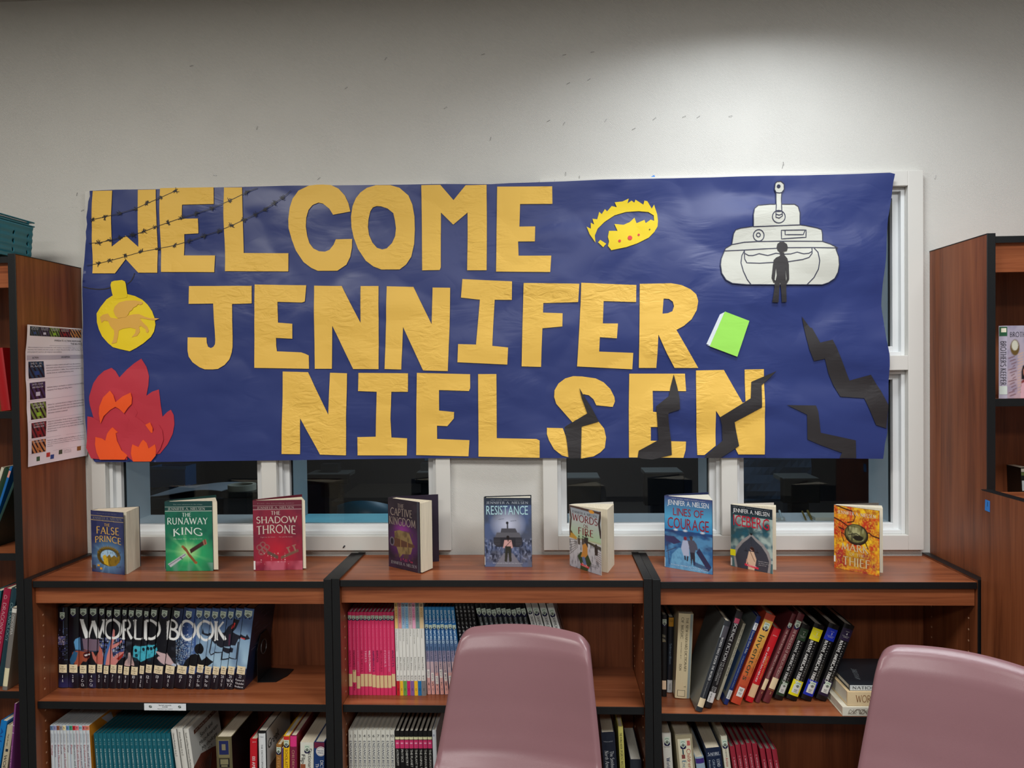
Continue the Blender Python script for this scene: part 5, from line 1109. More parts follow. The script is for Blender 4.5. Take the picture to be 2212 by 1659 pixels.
b.text('Y', pu(1035), pu(1075), .56, .70, (110, 100, 80), roman=True); b.patch('call_frame', pu(1095), pu(1165), (96, 88, 70), .14, .66, .0004); b.patch('call_label', pu(1099), pu(1161), (228, 214, 176), .17, .63, .0006); b.done()
def lean(name, label, tl, tr, bl, br, cover, Y=None, depth=.16, pages=PAGES, z=None, **k):
    z = zsr(bl[0]) if z is None else z; yt = (tl[1]+tr[1])/2; yb = (bl[1]+br[1])/2
    if Y is None: Y = ys(z, pu(br[1]), ku(br[0]))
    return Book(name, label, 'book', None, [ku(tl[0]), ku(tr[0]), pu(yt), ku(bl[0]), ku(br[0]), pu(yb)], Y, z, cover, depth, pages, True, **k)
b = lean('word_history_book', 'black leaning book lowest at left with a cream foot label', (851, 315), (943, 330), (530, 1325), (605, 1345), (44, 48, 54), depth=.19)
b.patch('picture_head', pu(330), pu(480), (72, 70, 78), .1, .95); b.text('WORDS THAT SHOOK THE WORLD', pu(470), pu(1000), .32, .62, (206, 206, 206), roman=True, pen=.16); b.text('100 Years of Unforgettable Speeches and Events', pu(1020), pu(1235), .35, .5, (160, 160, 160)); b.patch('call_label', pu(1222), pu(1330), (226, 206, 170), .03, .97, .0006)
box('grey_sleeve', (-.0006, -.0001, .002, b.d-.001, .001, b.h-.001), M_((86, 88, 86), .25), b.e, world=False); b.patch('flag_tab', pu(330), pu(480), (150, 160, 164), -.0, .12, .001); b.done()
b = lean('fiction_encyclopedia', 'black illustrated encyclopedia leaning with a white foot label', (968, 200), (1095, 225), (632, 1283), (706, 1305), (26, 24, 28), depth=.19)
b.patch('flag_picture', pu(240), pu(300), (160, 60, 84), .12, .85); b.text('SCIENCE FICTION', pu(300), pu(770), .30, .72, (222, 222, 220), roman=True, pen=.14); b.text('THE ILLUSTRATED', pu(780), pu(1060), .55, .74, (200, 200, 198), roman=True); b.text('ENCYCLOPEDIA', pu(790), pu(1020), .2, .42, (200, 200, 198), roman=True); b.text('JOHN', pu(1090), pu(1150), .55, .8, (222, 222, 220), roman=True); b.text('CLUTE', pu(1090), pu(1165), .18, .42, (222, 222, 220), roman=True)
b.patch('call_label', pu(1160), pu(1282), (226, 226, 224), .04, .96, .0006); b.text('REF 808 CLUTE', pu(1175), pu(1275), .25, .45, (40, 40, 40), lift=.0009); b.done()
b = lean('beige_almanac', 'narrow beige almanac set back behind the black encyclopedia', (1062, 345), (1098, 352), (790, 1120), (826, 1130), (186, 180, 158), Y=-.205, depth=.15)
b.text('WORLD ALMANAC AND BOOK', pu(370), pu(960), .2, .75, (90, 88, 80), roman=True); b.done()
b = lean('state_atlas', 'slim blue atlas leaning left of the big orange book', (1210, 252), (1282, 280), (845, 1242), (892, 1262), (20, 46, 110), depth=.17)
b.patch('call_label', pu(282), pu(372), (216, 220, 224), .06, .95, .0006); b.text('REF 973', pu(292), pu(360), .35, .65, (40, 50, 60), lift=.0009); b.text('State-by-State Atlas', pu(385), pu(670), .28, .72, (196, 206, 216), roman=True); b.text('A kids guide to the people and places of America', pu(705), pu(1110), .35, .65, (150, 170, 200)); b.patch('call_label', pu(1142), pu(1252), (206, 214, 214), .04, .96, .0006); b.text('J STATE', pu(1155), pu(1240), .35, .65, (40, 50, 60), lift=.0009)
box('clear_sleeve', (-.0008, -.0002, .002, b.d-.001, .02, b.h-.004), M_((112, 120, 118), .22), b.e, world=False); box('cover_picture', (-.0011, -.0009, .02, b.d-.02, .03, b.h*.55), M_((50, 76, 116), .22), b.e, world=False); b.done()
b = lean('inventor_biography', 'thick orange leaning book with green Inventors lettering', (1305, 218), (1450, 272), (922, 1222), (1038, 1266), (190, 70, 44), depth=.17, wround=.06)
for k, c in enumerate([(220, 180, 84), (222, 170, 78), (218, 158, 72), (214, 144, 66), (208, 124, 58), (202, 102, 50), (196, 82, 46)]): b.patch('colour_band', pu(245+k*120), pu(245+(k+1)*120), c, .02, .98)
b.sticker(pu(322), .60, 1.2); b.text('Inventors', pu(440), pu(1020), .20, .72, (50, 66, 44), lift=.0008); b.text('biography for beginners', pu(590), pu(920), .80, .92, (120, 62, 30), lift=.0008)
b.patch('call_label', pu(1112), pu(1228), (224, 224, 220), .22, .82, .0006); b.text('REF', pu(1130), pu(1160), .36, .66, (40, 40, 40), 'h', lift=.0009); b.text('920', pu(1175), pu(1200), .36, .66, (40, 40, 40), 'h', lift=.0009); b.done()
b = lean('heroes_book', 'bright red leaning book with white lettering beside the orange one', (1402, 392), (1504, 418), (1086, 1212), (1176, 1240), (206, 26, 38), depth=.17)
b.text('James', pu(425), pu(440), .2, .75, (240, 190, 180), 'h'); b.text('100 AMERICAN HEROES', pu(590), pu(1030), .20, .42, (240, 236, 236)); b.text('VALUES IN ACTION', pu(690), pu(980), .62, .8, (232, 180, 90)); b.text('LIVES OF', pu(700), pu(820), .46, .58, (232, 180, 90))
b.patch('call_label', pu(1062), pu(1222), (228, 192, 150), .04, .96, .0006); b.done()
for i, (tl, tr, bl, br) in enumerate((((1612, 236), (1666, 246), (1196, 1222), (1252, 1242)), ((1682, 226), (1764, 254), (1276, 1226), (1366, 1246)))):
    b = lean('presidents_volume', 'maroon presidents volume leaning, numbered %s at its foot' % NUM[i], tl, tr, bl, br, (104, 44, 50), depth=.17, pages=mat('dark_page_edges', (60, 80, 78), .7) if 0 else PAGESW)
    b.sticker(pu(306-8*i), .86, 1.3); b.text('THE WORLD BOOK OF AMERICA\'S PRESIDENTS', pu(366), pu(1010-16*i), .3, .68, (206, 176, 168), roman=True, pen=.13); b.patch('call_label', pu(1008-14*i), pu(1145-12*i), (228, 208, 168), .04, .96, .0006); b.patch('gilt_rule', pu(1146), pu(1150), (190, 140, 60), .02, .98); b.text(str(i+1), pu(1168), pu(1198), .4, .7, (226, 190, 120), 'h', roman=True); b.done()
kn = lambda x: 1660+x/4.378
pn_ = lambda v: 1280+v/4.378
NCOL = [((38, 62, 40), 'green'), ((226, 214, 20), 'yellow'), ((14, 40, 170), 'blue'), ((32, 18, 52), 'purple')]
for i, (tl, tr, bl, br) in enumerate((((316, 296), (406, 322), (48, 1004), (140, 1026)), ((430, 290), (546, 322), (163, 1006), (272, 1034)), ((567, 285), (690, 322), (302, 1006), (410, 1036)), ((716, 288), (826, 326), (440, 1006), (556, 1036)))):
    c, cn = NCOL[i]; z = shelf_z(C3, kn(bl[0])); Y = ys(z, pn_(br[1]), kn(br[0]))
    b = Book('tribes_encyclopedia', 'black leaning encyclopedia with %s head and foot, volume %s' % (cn, NUM[i]), 'book', 'black encyclopedias with coloured ends', [kn(tl[0]), kn(tr[0]), pn_((tl[1]+tr[1])/2), kn(bl[0]), kn(br[0]), pn_((bl[1]+br[1])/2)], Y, z, (12, 12, 15), .17, PAGESW, True, wround=.10)
    b.patch('colour_head', pn_(300), pn_(425), c, .01, .99); b.patch('colour_foot', pn_(858), pn_(1018), c, .01, .99)
    b.text('VOLUME', pn_(326), pn_(332), .35, .7, (210, 210, 200), 'h', lift=.0006); b.text(str(i+1), pn_(342), pn_(366), .46, .6, (220, 220, 214), 'h', roman=True, lift=.0006); b.text('Northeast Southeast', pn_(374), pn_(381), .2, .85, (200, 200, 194), 'h', lift=.0006); b.text('Caribbean', pn_(386), pn_(393), .3, .75, (200, 200, 194), 'h', lift=.0006)
    b.text('NATIVE AMERICAN TRIBES', pn_(432), pn_(880), .20, .46, (224, 224, 220), roman=True, pen=.19); b.text('U X L ENCYCLOPEDIA OF', pn_(440), pn_(860), .62, .74, (190, 190, 186), roman=True, pen=.12, track=.5)
    b.patch('call_label', pn_(905), pn_(990), (214, 216, 212), .20, .86, .0006); b.text('REF', pn_(950), pn_(964), .38, .66, (50, 50, 50), 'h', lift=.0009); b.text('970', pn_(968), pn_(980), .38, .66, (50, 50, 50), 'h', lift=.0009); b.sticker(pn_(905), .60, 1.0, .56, False); b.done()
# ---- books lying flat behind the second chair
def flatbook(name, label, u0, yt, yb, width, depth, zb, cover, spinec, txt, tc, group=None, pages=PAGESW, rot=0.0, Yf=None, dust=None):
    """spine towards the camera; (u0, yb) pixel of its lower-left spine corner"""
    Y = atz(kn(u0), pn_(yb), zb).y if Yf is None else Yf
    x = aty(kn(u0), pn_(yb), Y).x; h = aty(kn(u0), pn_(yt), Y).z-zb
    M_4 = Matrix.Translation((x, Y, zb)) @ Matrix.Rotation(rot, 4, 'Z')
    e = thing(name, label, 'book', group=group, mat4=M_4); bt = .0024
    m = MB(); out = [(0, 0), (depth, 0), (depth, bt), (.006, bt), (.006, h-bt), (depth, h-bt), (depth, h), (0, h)]
    m.prism(out, 0, width, ax=0); m.build('cover', M_(cover, .28), e, world=False, bevel=.0008)
    box('pages', (.003, width-.003, .0062, depth-.004, bt+.0001, h-bt-.0001), pages, e, world=False)
    box('spine_panel', (.001, width-.001, -.0006, -.0001, .001, h-.001), M_(spinec, .35), e, world=False)
    if txt:
        mb = MB(); text_into(mb, txt[0], Vector((txt[1], -.0009, h*.28)), Vector((1, 0, 0)), Vector((0, 0, 1)), w=txt[2], h=h*.46, roman=True, pen=.13); mb.build('title', M_(tc), e, world=False)
    return e, h, Y, x
zq = shelf_z(C3, 1830)+.0003
e, h, Y, x = flatbook('large_art_book', 'cream book at the bottom of the flat stack behind the chair', 700, 1080, 1168, .24, .20, zq, (222, 216, 196), (224, 220, 204), None, None)
m = MB(); rr = random.Random(2)
for k in range(14): cx = .02+.055*rr.random(); m.tube([(cx+.008*math.cos(a*.7), -.0010, h*.5+h*.26*math.sin(a*.7+k)) for a in range(7)], .0005, 4)
m.build('spine_drawing', M_((120, 108, 96)), e, world=False)['kind'] = 'stuff'
e, h2, Y2, x2 = flatbook('world_book_thick', 'thick cream book in the middle of the flat stack', 745, 936, 1072, .235, .185, zq+h+.0004, (216, 190, 148), (226, 202, 160), ('WORLD HISTORY', .024, .14), (150, 108, 70))
e3, h3, Y3, x3 = flatbook('portrait_book', 'dark-covered book with a white spine topping the flat stack', 766, 872, 928, .24, .19, zq+h+h2+.0008, (34, 38, 44), (206, 210, 208), ('NATIONAL PORTRAIT', .008, .17), (44, 46, 48))
mb = MB(); text_into(mb, 'NATURE', Vector((.006, .02, h3+.0004)), Vector((.35, .93, 0)).normalized(), Vector((-.93, .35, 0)).normalized()*-1, w=.08, h=.02, roman=True); 
V = [(a, b_, h3+.0004) for a, b_, c in mb.V]; MB().add([(a*.6+.03, b_+.02, c) for a, b_, c in V], mb.F).build('cover_title', M_((110, 116, 120)), e3, world=False)
zt_ = zq+h+h2+h3+.0012
e, h4, Y4, x4 = flatbook('small_white_book', 'small white book on top of the dark-covered one', 1062, 700, 775, .17, .12, zt_, (90, 46, 34), (216, 214, 200), None, None, rot=-.75, Yf=Y3+.055)
# ================================================================== right case, lower shelf
kw = lambda x: 1400+x/6.144
pw = lambda v: 1520+v/6.144
def low(name, label, xl, xr, yt, sl, sr, cover, group=None, Y=YL, **k):
    return Book(name, label, 'book', group, [kw(xl), kw(xr), pw(yt), kw(xl+sl), kw(xr+sr), pw(854)], Y, BASE, cover, .2, k.pop('pages', PAGES), k.pop('hard', True), **k)
b = low('word_dictionary', 'white book with sticker against the post, lower right shelf', 188, 300, 396, 10, 50, (216, 214, 204)); b.sticker(pw(492), .66, 1.3); b.text('New Edition', pw(564), pw(578), .1, .85, (60, 60, 60), 'h'); b.text('World Book', pw(720), pw(980), .3, .7, (30, 50, 90), roman=True, pen=.2); b.done()
b = low('child_encyclopedia', 'cream children\'s encyclopedia with a pictured spine, lower right shelf', 338, 600, 415, 62, 22, (158, 148, 120), wround=.03); b.patch('cream_panel', pw(462), pw(1100), (222, 214, 186), .12, .88); b.sticker(pw(530), .34, 1.3, .42); b.text('Children\'s', pw(600), pw(900), .60, .82, (170, 60, 50), roman=True); b.text('Encyclopedia', pw(750), pw(1100), .28, .50, (60, 110, 140), roman=True, pen=.18)
b.patch('picture_plant', pw(600), pw(670), (50, 80, 90), .34, .42, .0006); b.patch('picture_pot', pw(672), pw(725), (126, 64, 60), .28, .48, .0006); b.patch('picture_shell', pw(490), pw(555), (190, 96, 90), .66, .84, .0006); b.done()
b = low('low_purple_book', 'shorter book with a purple head between two taller ones', 622, 742, 716, 20, 22, (150, 172, 190), Y=-.262); b.patch('purple_head', pw(718), pw(784), (62, 40, 122), .02, .98); b.done()
b = low('speech_anthology', 'thick navy anthology with large silver lettering, lower right shelf', 760, 962, 592, 22, 44, (16, 32, 62), wround=.05); b.text('SAFIRE', pw(640), pw(676), .12, .88, (206, 214, 224), 'h', roman=True); b.patch('silver_rule', pw(682), pw(686), (140, 150, 166), .05, .95); b.text('LEND ME YOUR EARS', pw(735), pw(1150), .66, .84, (206, 214, 224), roman=True); b.text('GREAT SPEECHES', pw(735), pw(1100), .36, .50, (160, 176, 196), roman=True); b.text('Revised', pw(740), pw(860), .12, .22, (190, 200, 210)); b.done()
b = low('century_book', 'slim white book with sticker left of the red volumes', 966, 1048, 438, 42, 66, (214, 210, 190)); b.sticker(pw(522), .84, 1.4); b.text('OF CENTURY', pw(590), pw(710), .4, .6, (90, 90, 80)); b.text('Artists', pw(712), pw(830), .3, .7, (170, 30, 40)); b.done()
tops = [(1082, 572), (1156, 552), (1230, 550), (1302, 530), (1378, 536), (1482, 602), (1563, 604), (1642, 614)]
for i, (x, y) in enumerate(tops):
    b = low('red_volume', '%s of eight thin red volumes leaning on the lower right shelf' % ORD[i], x, x+67, y, 46*(854-y)/290, 46*(854-y)/290, (150, 36, 54), 'thin red volumes', pages=mat('grey_page_edges', (112, 110, 100), .7))
    yy = y+135
    b.text('O', pw(yy-8), pw(yy+12), .35, .65, (226, 170, 180), 'h'); b.text('WORLD BOOK', pw(yy+30), pw(yy+230), .36, .64, (222, 160, 170), roman=True, pen=.17); b.done()
# ================================================================== books in the tall cases
def tallbook(name, label, q, zs, cover, Y, **k):
    return Book(name, label, 'book', k.pop('group', None), q, Y, zs, cover, k.pop('depth', .17), k.pop('pages', PAGES), k.pop('hard', True), **k)
za, zb_, zc_ = zs
b = tallbook('red_binder', 'large red book leaning back against the case side, far left', [-16, 4, 752, 0, 21, 880], za, (150, 12, 20), -.285, depth=.22); b.done()
b = tallbook('cream_book', 'cream book leaning in the far left case', [2, 9, 1010, -42, -35, 1150], zb_, (206, 200, 180), -.245); b.done()
b = tallbook('green_book', 'dark green book leaning right in the far left case', [10, 21, 1011, -34, -23, 1150], zb_, (16, 52, 34), -.245); b.done()
b = tallbook('blue_book', 'bright blue leaning book with a pale head, far left case', [21.5, 27, 1008, -24, -17, 1150], zb_, (20, 100, 170), -.245); b.patch('pale_head', 1008, 1024, (214, 150, 140), .05, .95); b.done()
b = tallbook('slate_book', 'slate green leaning book at the right end, far left case', [28, 34, 1040, -15, -9, 1150], zb_, (30, 60, 56), -.245); b.done()
b = tallbook('teal_fact_book', 'teal book cut by the left frame edge below the middle', [-12, 3, 1276, -34, -20, 1420], zc_, (20, 96, 104), -.255); b.done()
b = tallbook('dragon_handbook', 'crimson book with silver lettering at the far left', [7, 23, 1272, -16, 1, 1420], zc_, (160, 24, 62), -.262); b.text('DRAGONOLOGY', 1300, 1400, .3, .72, (206, 150, 160), roman=True); b.text('D', 1283, 1291, .3, .7, (206, 150, 160), 'h', roman=True); b.done()
b = tallbook('ocean_handbook', 'dark teal book with pale lettering beside the crimson one', [24, 37, 1271, 2, 15, 1420], zc_, (26, 60, 72), -.262); b.text('OCEANOLOGY', 1300, 1385, .3, .72, (120, 156, 160), roman=True); b.done()
b = tallbook('island_book', 'pictured paperback with cream foot label at the far left', [26, 36, 1313, 2, 17, 1488], zc_, (116, 112, 108), -.289, hard=False, side=(120, 108, 92)); b.patch('white_head', 1313, 1322, (224, 222, 214), .02, .98); b.text('DINOTOPIA', 1326, 1370, .3, .75, (200, 200, 196), roman=True); b.patch('cream_foot', 1444, 1484, (224, 216, 180), .02, .98); b.done()
b = tallbook('sky_blue_book', 'sky blue leaning book in the lowest visible far left shelf', [1, 14.5, 1558, -16, -1, 1659], .158, (10, 120, 196), -.28); b.text('ALL BEST', 1570, 1660, .3, .7, (20, 60, 140)); b.done()
b = tallbook('beige_history', 'beige book with a dark emblem, lowest visible far left shelf', [15, 28, 1568, 0, 17, 1659], .158, (196, 184, 156), -.282, wround=.1); b.text('WORLD OF', 1630, 1700, .3, .7, (40, 40, 44), roman=True); b.text('Hugh Brogan', 1583, 1610, .4, .6, (70, 66, 60)); b.patch('dark_emblem', 1616, 1622, (30, 40, 60), .35, .75); b.done()
b = tallbook('purple_reference', 'purple book leaning beside the beige one at far left', [31, 35, 1520, 20, 24, 1659], .158, (130, 66, 130), -.29, hard=False); b.patch('white_rule', 1566, 1567, (220, 200, 220), .02, .98); b.patch('white_rule', 1582, 1583, (220, 200, 220), .02, .98); b.text('WORLD REFERENCE', 1610, 1720, .3, .7, (230, 180, 210)); b.done()
# right tall case: face-out paperback and a small bottle-green thing of paper below
z5 = zs5[0]
t = thing('sibling_paperback', 'lilac paperback standing face-out in the far right case', 'book', (aty(2157, 861, -.28).x, -.28, z5+.0003))
Yk = -.285; a = aty(2157.5, 861, Yk); b1 = aty(2175, 861, Yk-.004); hgt = aty(2156, 704, Yk).z-z5
Wc = .135; LIL = M_((170, 162, 178), .35)
m = MB(); m.prism([(a.x, Yk), (b1.x, Yk-.006), (b1.x+Wc, Yk+.012), (b1.x+Wc, Yk+.0128), (b1.x+.0005, Yk-.005), (a.x+.0005, Yk+.0008), (a.x+Wc-.004, Yk+.05), (a.x+Wc-.004, Yk+.0508), (a.x, Yk+.001)][::1], z5+.0003, z5+hgt); m.build('cover', LIL, t)
m = MB(); m.prism([(a.x+.001, Yk+.0012), (b1.x+.0006, Yk-.0044), (b1.x+Wc-.002, Yk+.0124), (a.x+Wc-.006, Yk+.049)], z5+.0006, z5+hgt-.0006); m.build('pages', PAGES, t)
def sp(u, z, lift=.0006): # on its spine
    p = Vector((a.x, Yk, 0)).lerp(Vector((b1.x, Yk-.006, 0)), u); return Vector((p.x, p.y-lift, z))
def fr(u, z, lift=.0006):
    p = Vector((b1.x, Yk-.006, 0)).lerp(Vector((b1.x+Wc, Yk+.012, 0)), u); return Vector((p.x, p.y-lift, z))
def pz(y): return aty(2165, y, Yk).z
def quad(name, f, u0, u1, y0, y1, c, lift=.0006): obj(name, [f(u0, pz(y1), lift), f(u1, pz(y1), lift), f(u1, pz(y0), lift), f(u0, pz(y0), lift)], [(0, 1, 2, 3)], M_(c, .4), t)
quad('green_badge', sp, .04, .96, 706, 726, (16, 78, 44)); quad('badge_picture', sp, .25, .85, 709, 718, (220, 214, 190), .0009); quad('call_label', sp, .04, .98, 834, 852, (196, 204, 196))
mb = MB(); L = b1-a
text_into(mb, 'BROTHER\'S KEEPER', None, None, None, w=pz(737)-pz(832), h=.62, roman=True, fn=lambda p, q: sp(.2+q, pz(737)-p, .0009)); mb.build('title', M_((52, 48, 60)), t)
mb = MB(); text_into(mb, 'BROTHER\'S KEEPER', None, None, None, w=.92, h=pz(718)-pz(728), roman=True, fn=lambda p, q: fr(.05+p, pz(728)+q, .0009)); text_into(mb, 'Julie Lee', None, None, None, w=.30, h=pz(735)-pz(739), fn=lambda p, q: fr(.36+p, pz(739)+q, .0009)); mb.build('title', M_((56, 52, 66)), t)
cv = CV(120, 190); cv.vgrad(0, (172, 166, 184), .5, (182, 166, 178)); cv.vgrad(.5, (182, 166, 178), 1, (190, 160, 168)); cv.noise(5, 6, (140, 132, 160), .6, 3)
cv.poly([(.35, .55), (.55, .38), (.8, .42), (1, .36), (1, .7), (.4, .66)], (196, 190, 196)); cv.poly([(.45, .34), (.58, .28), (.75, .33), (.7, .40), (.5, .40)], (226, 206, 110)); cv.ell(.16, .30, .10, .11, (104, 80, 40)); cv.ell(.16, .27, .07, .07, (206, 204, 186))
for k in range(14): cv.line([(.02+.03*(k % 4), .45+.04*k), (.16+.02*(k % 3), .42+.04*k)], .012, (110, 66, 66)); cv.line([(.22, .4+.04*k), (.34, .37+.04*k)], .014, (206, 170, 150))
for cx, c1_, c2_ in ((.40, (24, 18, 26), (186, 120, 100)), (.64, (22, 20, 30), (170, 96, 84))): cv.ell(cx, .62, .09, .09, c1_); cv.poly([(cx-.10, .62), (cx+.10, .62), (cx+.07, .74), (cx-.1, .74)], c1_); cv.ell(cx, .635, .06, .065, c2_)
cv.poly([(.28, 1), (.30, .76), (.48, .70), (.60, .76), (.75, .70), (.9, .8), (.92, 1)], (130, 56, 58)); cv.poly([(.28, 1), (.30, .80), (.42, .76), (.5, 1)], (216, 170, 180)); cv.poly([(.72, 1), (.8, .8), (1, .8), (1, 1)], (216, 170, 180))
nx, nz = 60, 90; V = [fr(i/nx, z5+.0006+(hgt-.001)*j/nz, .0004) for j in range(nz+1) for i in range(nx+1)]; U, Z = np.meshgrid(np.linspace(0, 1, nx+1), np.linspace(1, 0, nz+1))
obj('cover_print', V, [(j*(nx+1)+i, j*(nx+1)+i+1, (j+1)*(nx+1)+i+1, (j+1)*(nx+1)+i) for j in range(nz) for i in range(nx)], printed(.35), t, cols=cv.at(U, Z).reshape(-1, 3))
b = tallbook('dark_paperback', 'dark paperback with a cream head at the right frame edge', [2206, 2224, 1010, 2209, 2227, 1085], zs5[1] if zs5[1] < zE-.05 else zE-.07, (24, 26, 22), -.085, hard=False); b.patch('cream_head', 1012, 1019, (206, 200, 180), .02, .98); b.patch('green_band', 1020, 1027, (90, 104, 50), .02, .98); b.patch('white_foot', 1038, 1060, (190, 196, 196), .05, .95); b.done()
# ================================================================== BOOKS STANDING ON THE LOW CASES
def stand(name, label, zs, L, R, vtl, Bt, cov, back, cv, pf=None, pb=None, thick=.02, hard=True, pages=PAGES, rough=.28, titles=(), extra=None, spine=None):
    L3, R3 = atz(*L, zs), atz(*R, zs); h = aty(vtl[0], vtl[1], L3.y).z-zs-.0003; z0 = zs+.0003
    d = (R3-L3).normalized(); n = Vector((-d.y, d.x, 0)); W = (R3-L3).length
    B3 = atz(*Bt, zs+h); B3.z = zs; K3 = L3+n*thick
    e = thing(name, label, 'book', group='books stood up along the tops of the low cases', loc=(L3+R3)/2)
    cb = .0024 if hard else .0005; m_ = .003 if hard else .0
    db = (B3-K3).normalized(); nb = Vector((db.y, -db.x, 0))       # towards the front cover
    m = MB(); P2 = lambda v: (v.x, v.y)
    m.prism([P2(L3), P2(R3), P2(R3+n*cb), P2(L3+n*cb)], z0, z0+h)
    m.prism([P2(K3+nb*0), P2(K3+nb*cb), P2(B3+nb*cb), P2(B3)][::-1], z0, z0+h)
    mid = (L3+K3)/2-d*min(.003, thick*.15)
    sp = [P2(L3+n*cb*.9), P2(L3), P2(mid), P2(K3), P2(K3+nb*cb*.9+db*.0004), P2(mid+d*cb)]
    m.prism([sp[1], sp[0], sp[5], sp[4], sp[3], sp[2]], z0, z0+h)
    m.build('cover', M_(back, rough), e)
    a = L3+n*(cb+.0002)+d*(cb+.001); b = (atz(*pf, zs+h) if pf else R3+n*cb*1.2); b.z = 0
    if not pf: b = b-d*m_
    c = (atz(*pb, zs+h) if pb else B3+nb*(cb+.0003)-db*m_); k = K3+nb*(cb+.0002)+db*(cb+.001)
    for q_ in (b, c):
        dd = (q_-L3).dot(n)-(cb+.0003)
        if dd < 0: q_ -= n*dd
    for q_ in (c, b):
        dd = (q_-K3).dot(nb)-(cb+.0002)
        if dd < 0: q_ -= nb*dd
    m = MB(); m.prism([P2(a), P2(b), P2(c), P2(k)], z0+m_, z0+h-m_-.0003); m.build('pages', pages, e)
    nx, nz = 116, 172; U, Z = np.meshgrid(np.linspace(0, 1, nx+1), np.linspace(0, 1, nz+1))
    V = [L3+d*(W*(.004+.992*u))-n*.0003+Vector((0, 0, .0004+(h-.0008)*(1-v))) for u, v in zip(U.ravel(), Z.ravel())]
    F = [(j*(nx+1)+i, (j+1)*(nx+1)+i, (j+1)*(nx+1)+i+1, j*(nx+1)+i+1) for j in range(nz) for i in range(nx)]
    obj('cover_print', V, F, printed(int(rough*100)/100), e, cols=cv.at(U, Z).reshape(-1, 3))
    by = {}
    for t in titles:
        tx, x0, y0, x1, y1, c = t[:6]; kw = t[6] if len(t) > 6 else {}
        mb = by.setdefault(c, MB()); arch = kw.pop('arch', 0); kw.setdefault('roman', True); lift = kw.pop('lift', .0007)
        w_ = (x1-x0)*W; h_ = (y1-y0)*h
        fn = lambda p, q: L3+d*(x0*W+p)-n*lift+Vector((0, 0, h*(1-y1)+q-(arch*h*((p/w_-.5)*2)**2)))
        text_into(mb, tx, None, None, None, w=w_, h=h_, fn=fn, **kw)
    for c, mb in by.items(): mb.build('title', M_(c, .35), e)
    def patch(nm, x0, y0, x1, y1, c, lift=.0009, on='f'):
        q = [(x0, y1), (x1, y1), (x1, y0), (x0, y0)]
        if on == 'f': V = [L3+d*(W*a_)-n*lift+Vector((0, 0, h*(1-b_))) for a_, b_ in q]
        else: V = [L3.lerp(K3, 1-a_)-d*(min(.003, thick*.15)+.0004)+Vector((0, 0, h*(1-b_))) for a_, b_ in q]
        obj(nm, V, [(0, 1, 2, 3)], M_(c, .4), e)
    if extra: extra(patch)
    return e
def sky(c0, c1): v = CV(200, 300); v.vgrad(0, c0, 1, c1); return v
ZL_, ZM_ = H-.008, H+.002-.006
# 1 navy paperback with a crown
v = sky((44, 50, 92), (36, 48, 88)); v.noise(6, 8, (62, 66, 110), .5, 1); v.glow(.52, .74, .62, .36, (120, 180, 226), .95, 1.2); v.rays(.52, .74, .6, 11, (170, 214, 240), .7, 2, 1.4); v.line([(0, .075), (1, .085)], .007, (196, 170, 110)); v.line([(0, .148), (1, .158)], .007, (196, 170, 110))
v.ring(.53, .73, .36, .155, .52, (92, 76, 30)); v.ell(.52, .72, .235, .095, (170, 206, 234)); cr_ = (134, 108, 34)
for k in range(12): x = .2+k*.055; y = .73-.155*math.sqrt(max(0, 1-((x-.53)/.36)**2)); v.poly([(x-.03, y+.02), (x, y-.035), (x+.03, y+.02)], cr_)
v.poly([(.34, .73), (.42, .70), (.46, .74), (.56, .69), (.60, .74), (.70, .70), (.78, .73), (.86, .70), (.86, .80), (.74, .87), (.54, .89), (.38, .85)], (140, 112, 32)); v.poly([(.34, .73), (.42, .70), (.50, .76), (.52, .88), (.38, .85)], (214, 178, 48)); v.noise(24, 30, (60, 46, 20), .5, 5, .12, x0=.2, x1=.9, y0=.62, y1=.9)
GOLD = (222, 176, 88)
stand('crown_paperback', 'dark blue paperback with a broken crown, standing farthest left', ZL_, (199, 1234.4), (269.6, 1242.4), (193, 1102), (301.6, 1094), None, (30, 34, 56), v, pf=(273, 1106), pb=(300, 1094.5), thick=.026, hard=False, rough=.30,
 titles=[('JENNIFER A. NIELSEN', .06, .098, .94, .136, (130, 128, 128)), ('THE', .40, .195, .60, .24, GOLD), ('FALSE', .17, .255, .86, .365, GOLD, dict(arch=-.0)), ('PRINCE', .12, .395, .92, .49, GOLD, dict(arch=.03)), ('BOOK ONE OF THE TRILOGY', .2, .030, .8, .045, (120, 120, 140))],
 extra=lambda p: (p('call_label', 0, .82, 1, .94, (226, 226, 220), on='s'), p('name_sticker', .02, .885, .13, .945, (60, 62, 70)), p('gold_mark', .18, .87, .25, .90, (216, 160, 60)), p('gold_mark', .26, .915, .33, .95, (216, 160, 60))))
# 2 green hardcover with a sword
v = sky((34, 104, 84), (30, 120, 84)); v.noise(5, 6, (24, 84, 70), .7, 2); v.glow(.50, .76, .65, .34, (60, 200, 120), .9, 1); v.rays(.48, .74, .62, 9, (150, 236, 160), .75, 3, 1.4); v.glow(.47, .72, .3, .16, (206, 236, 160), .8, 1.2); v.vgrad(0, (32, 66, 66), .135, (30, 72, 66)); v.noise(4, 3, (110, 150, 140), .8, 8, .08, y0=.88)
for y in (.075, .137): v.line([(0, y), (1, y)], .006, (190, 206, 196))
v.poly([(.04, .90), (.40, .745), (.44, .775), (.10, .945)], (186, 190, 196)); v.line([(.06, .915), (.42, .76)], .012, (106, 110, 124)); v.line([(.30, .80), (.36, .83)], .02, (90, 94, 106)); v.line([(.38, .66), (.44, .70), (.50, .77), (.62, .87)], .045, (134, 84, 50)); v.ell(.365, .65, .03, .02, (150, 96, 56)); v.ell(.635, .88, .035, .02, (150, 96, 56))
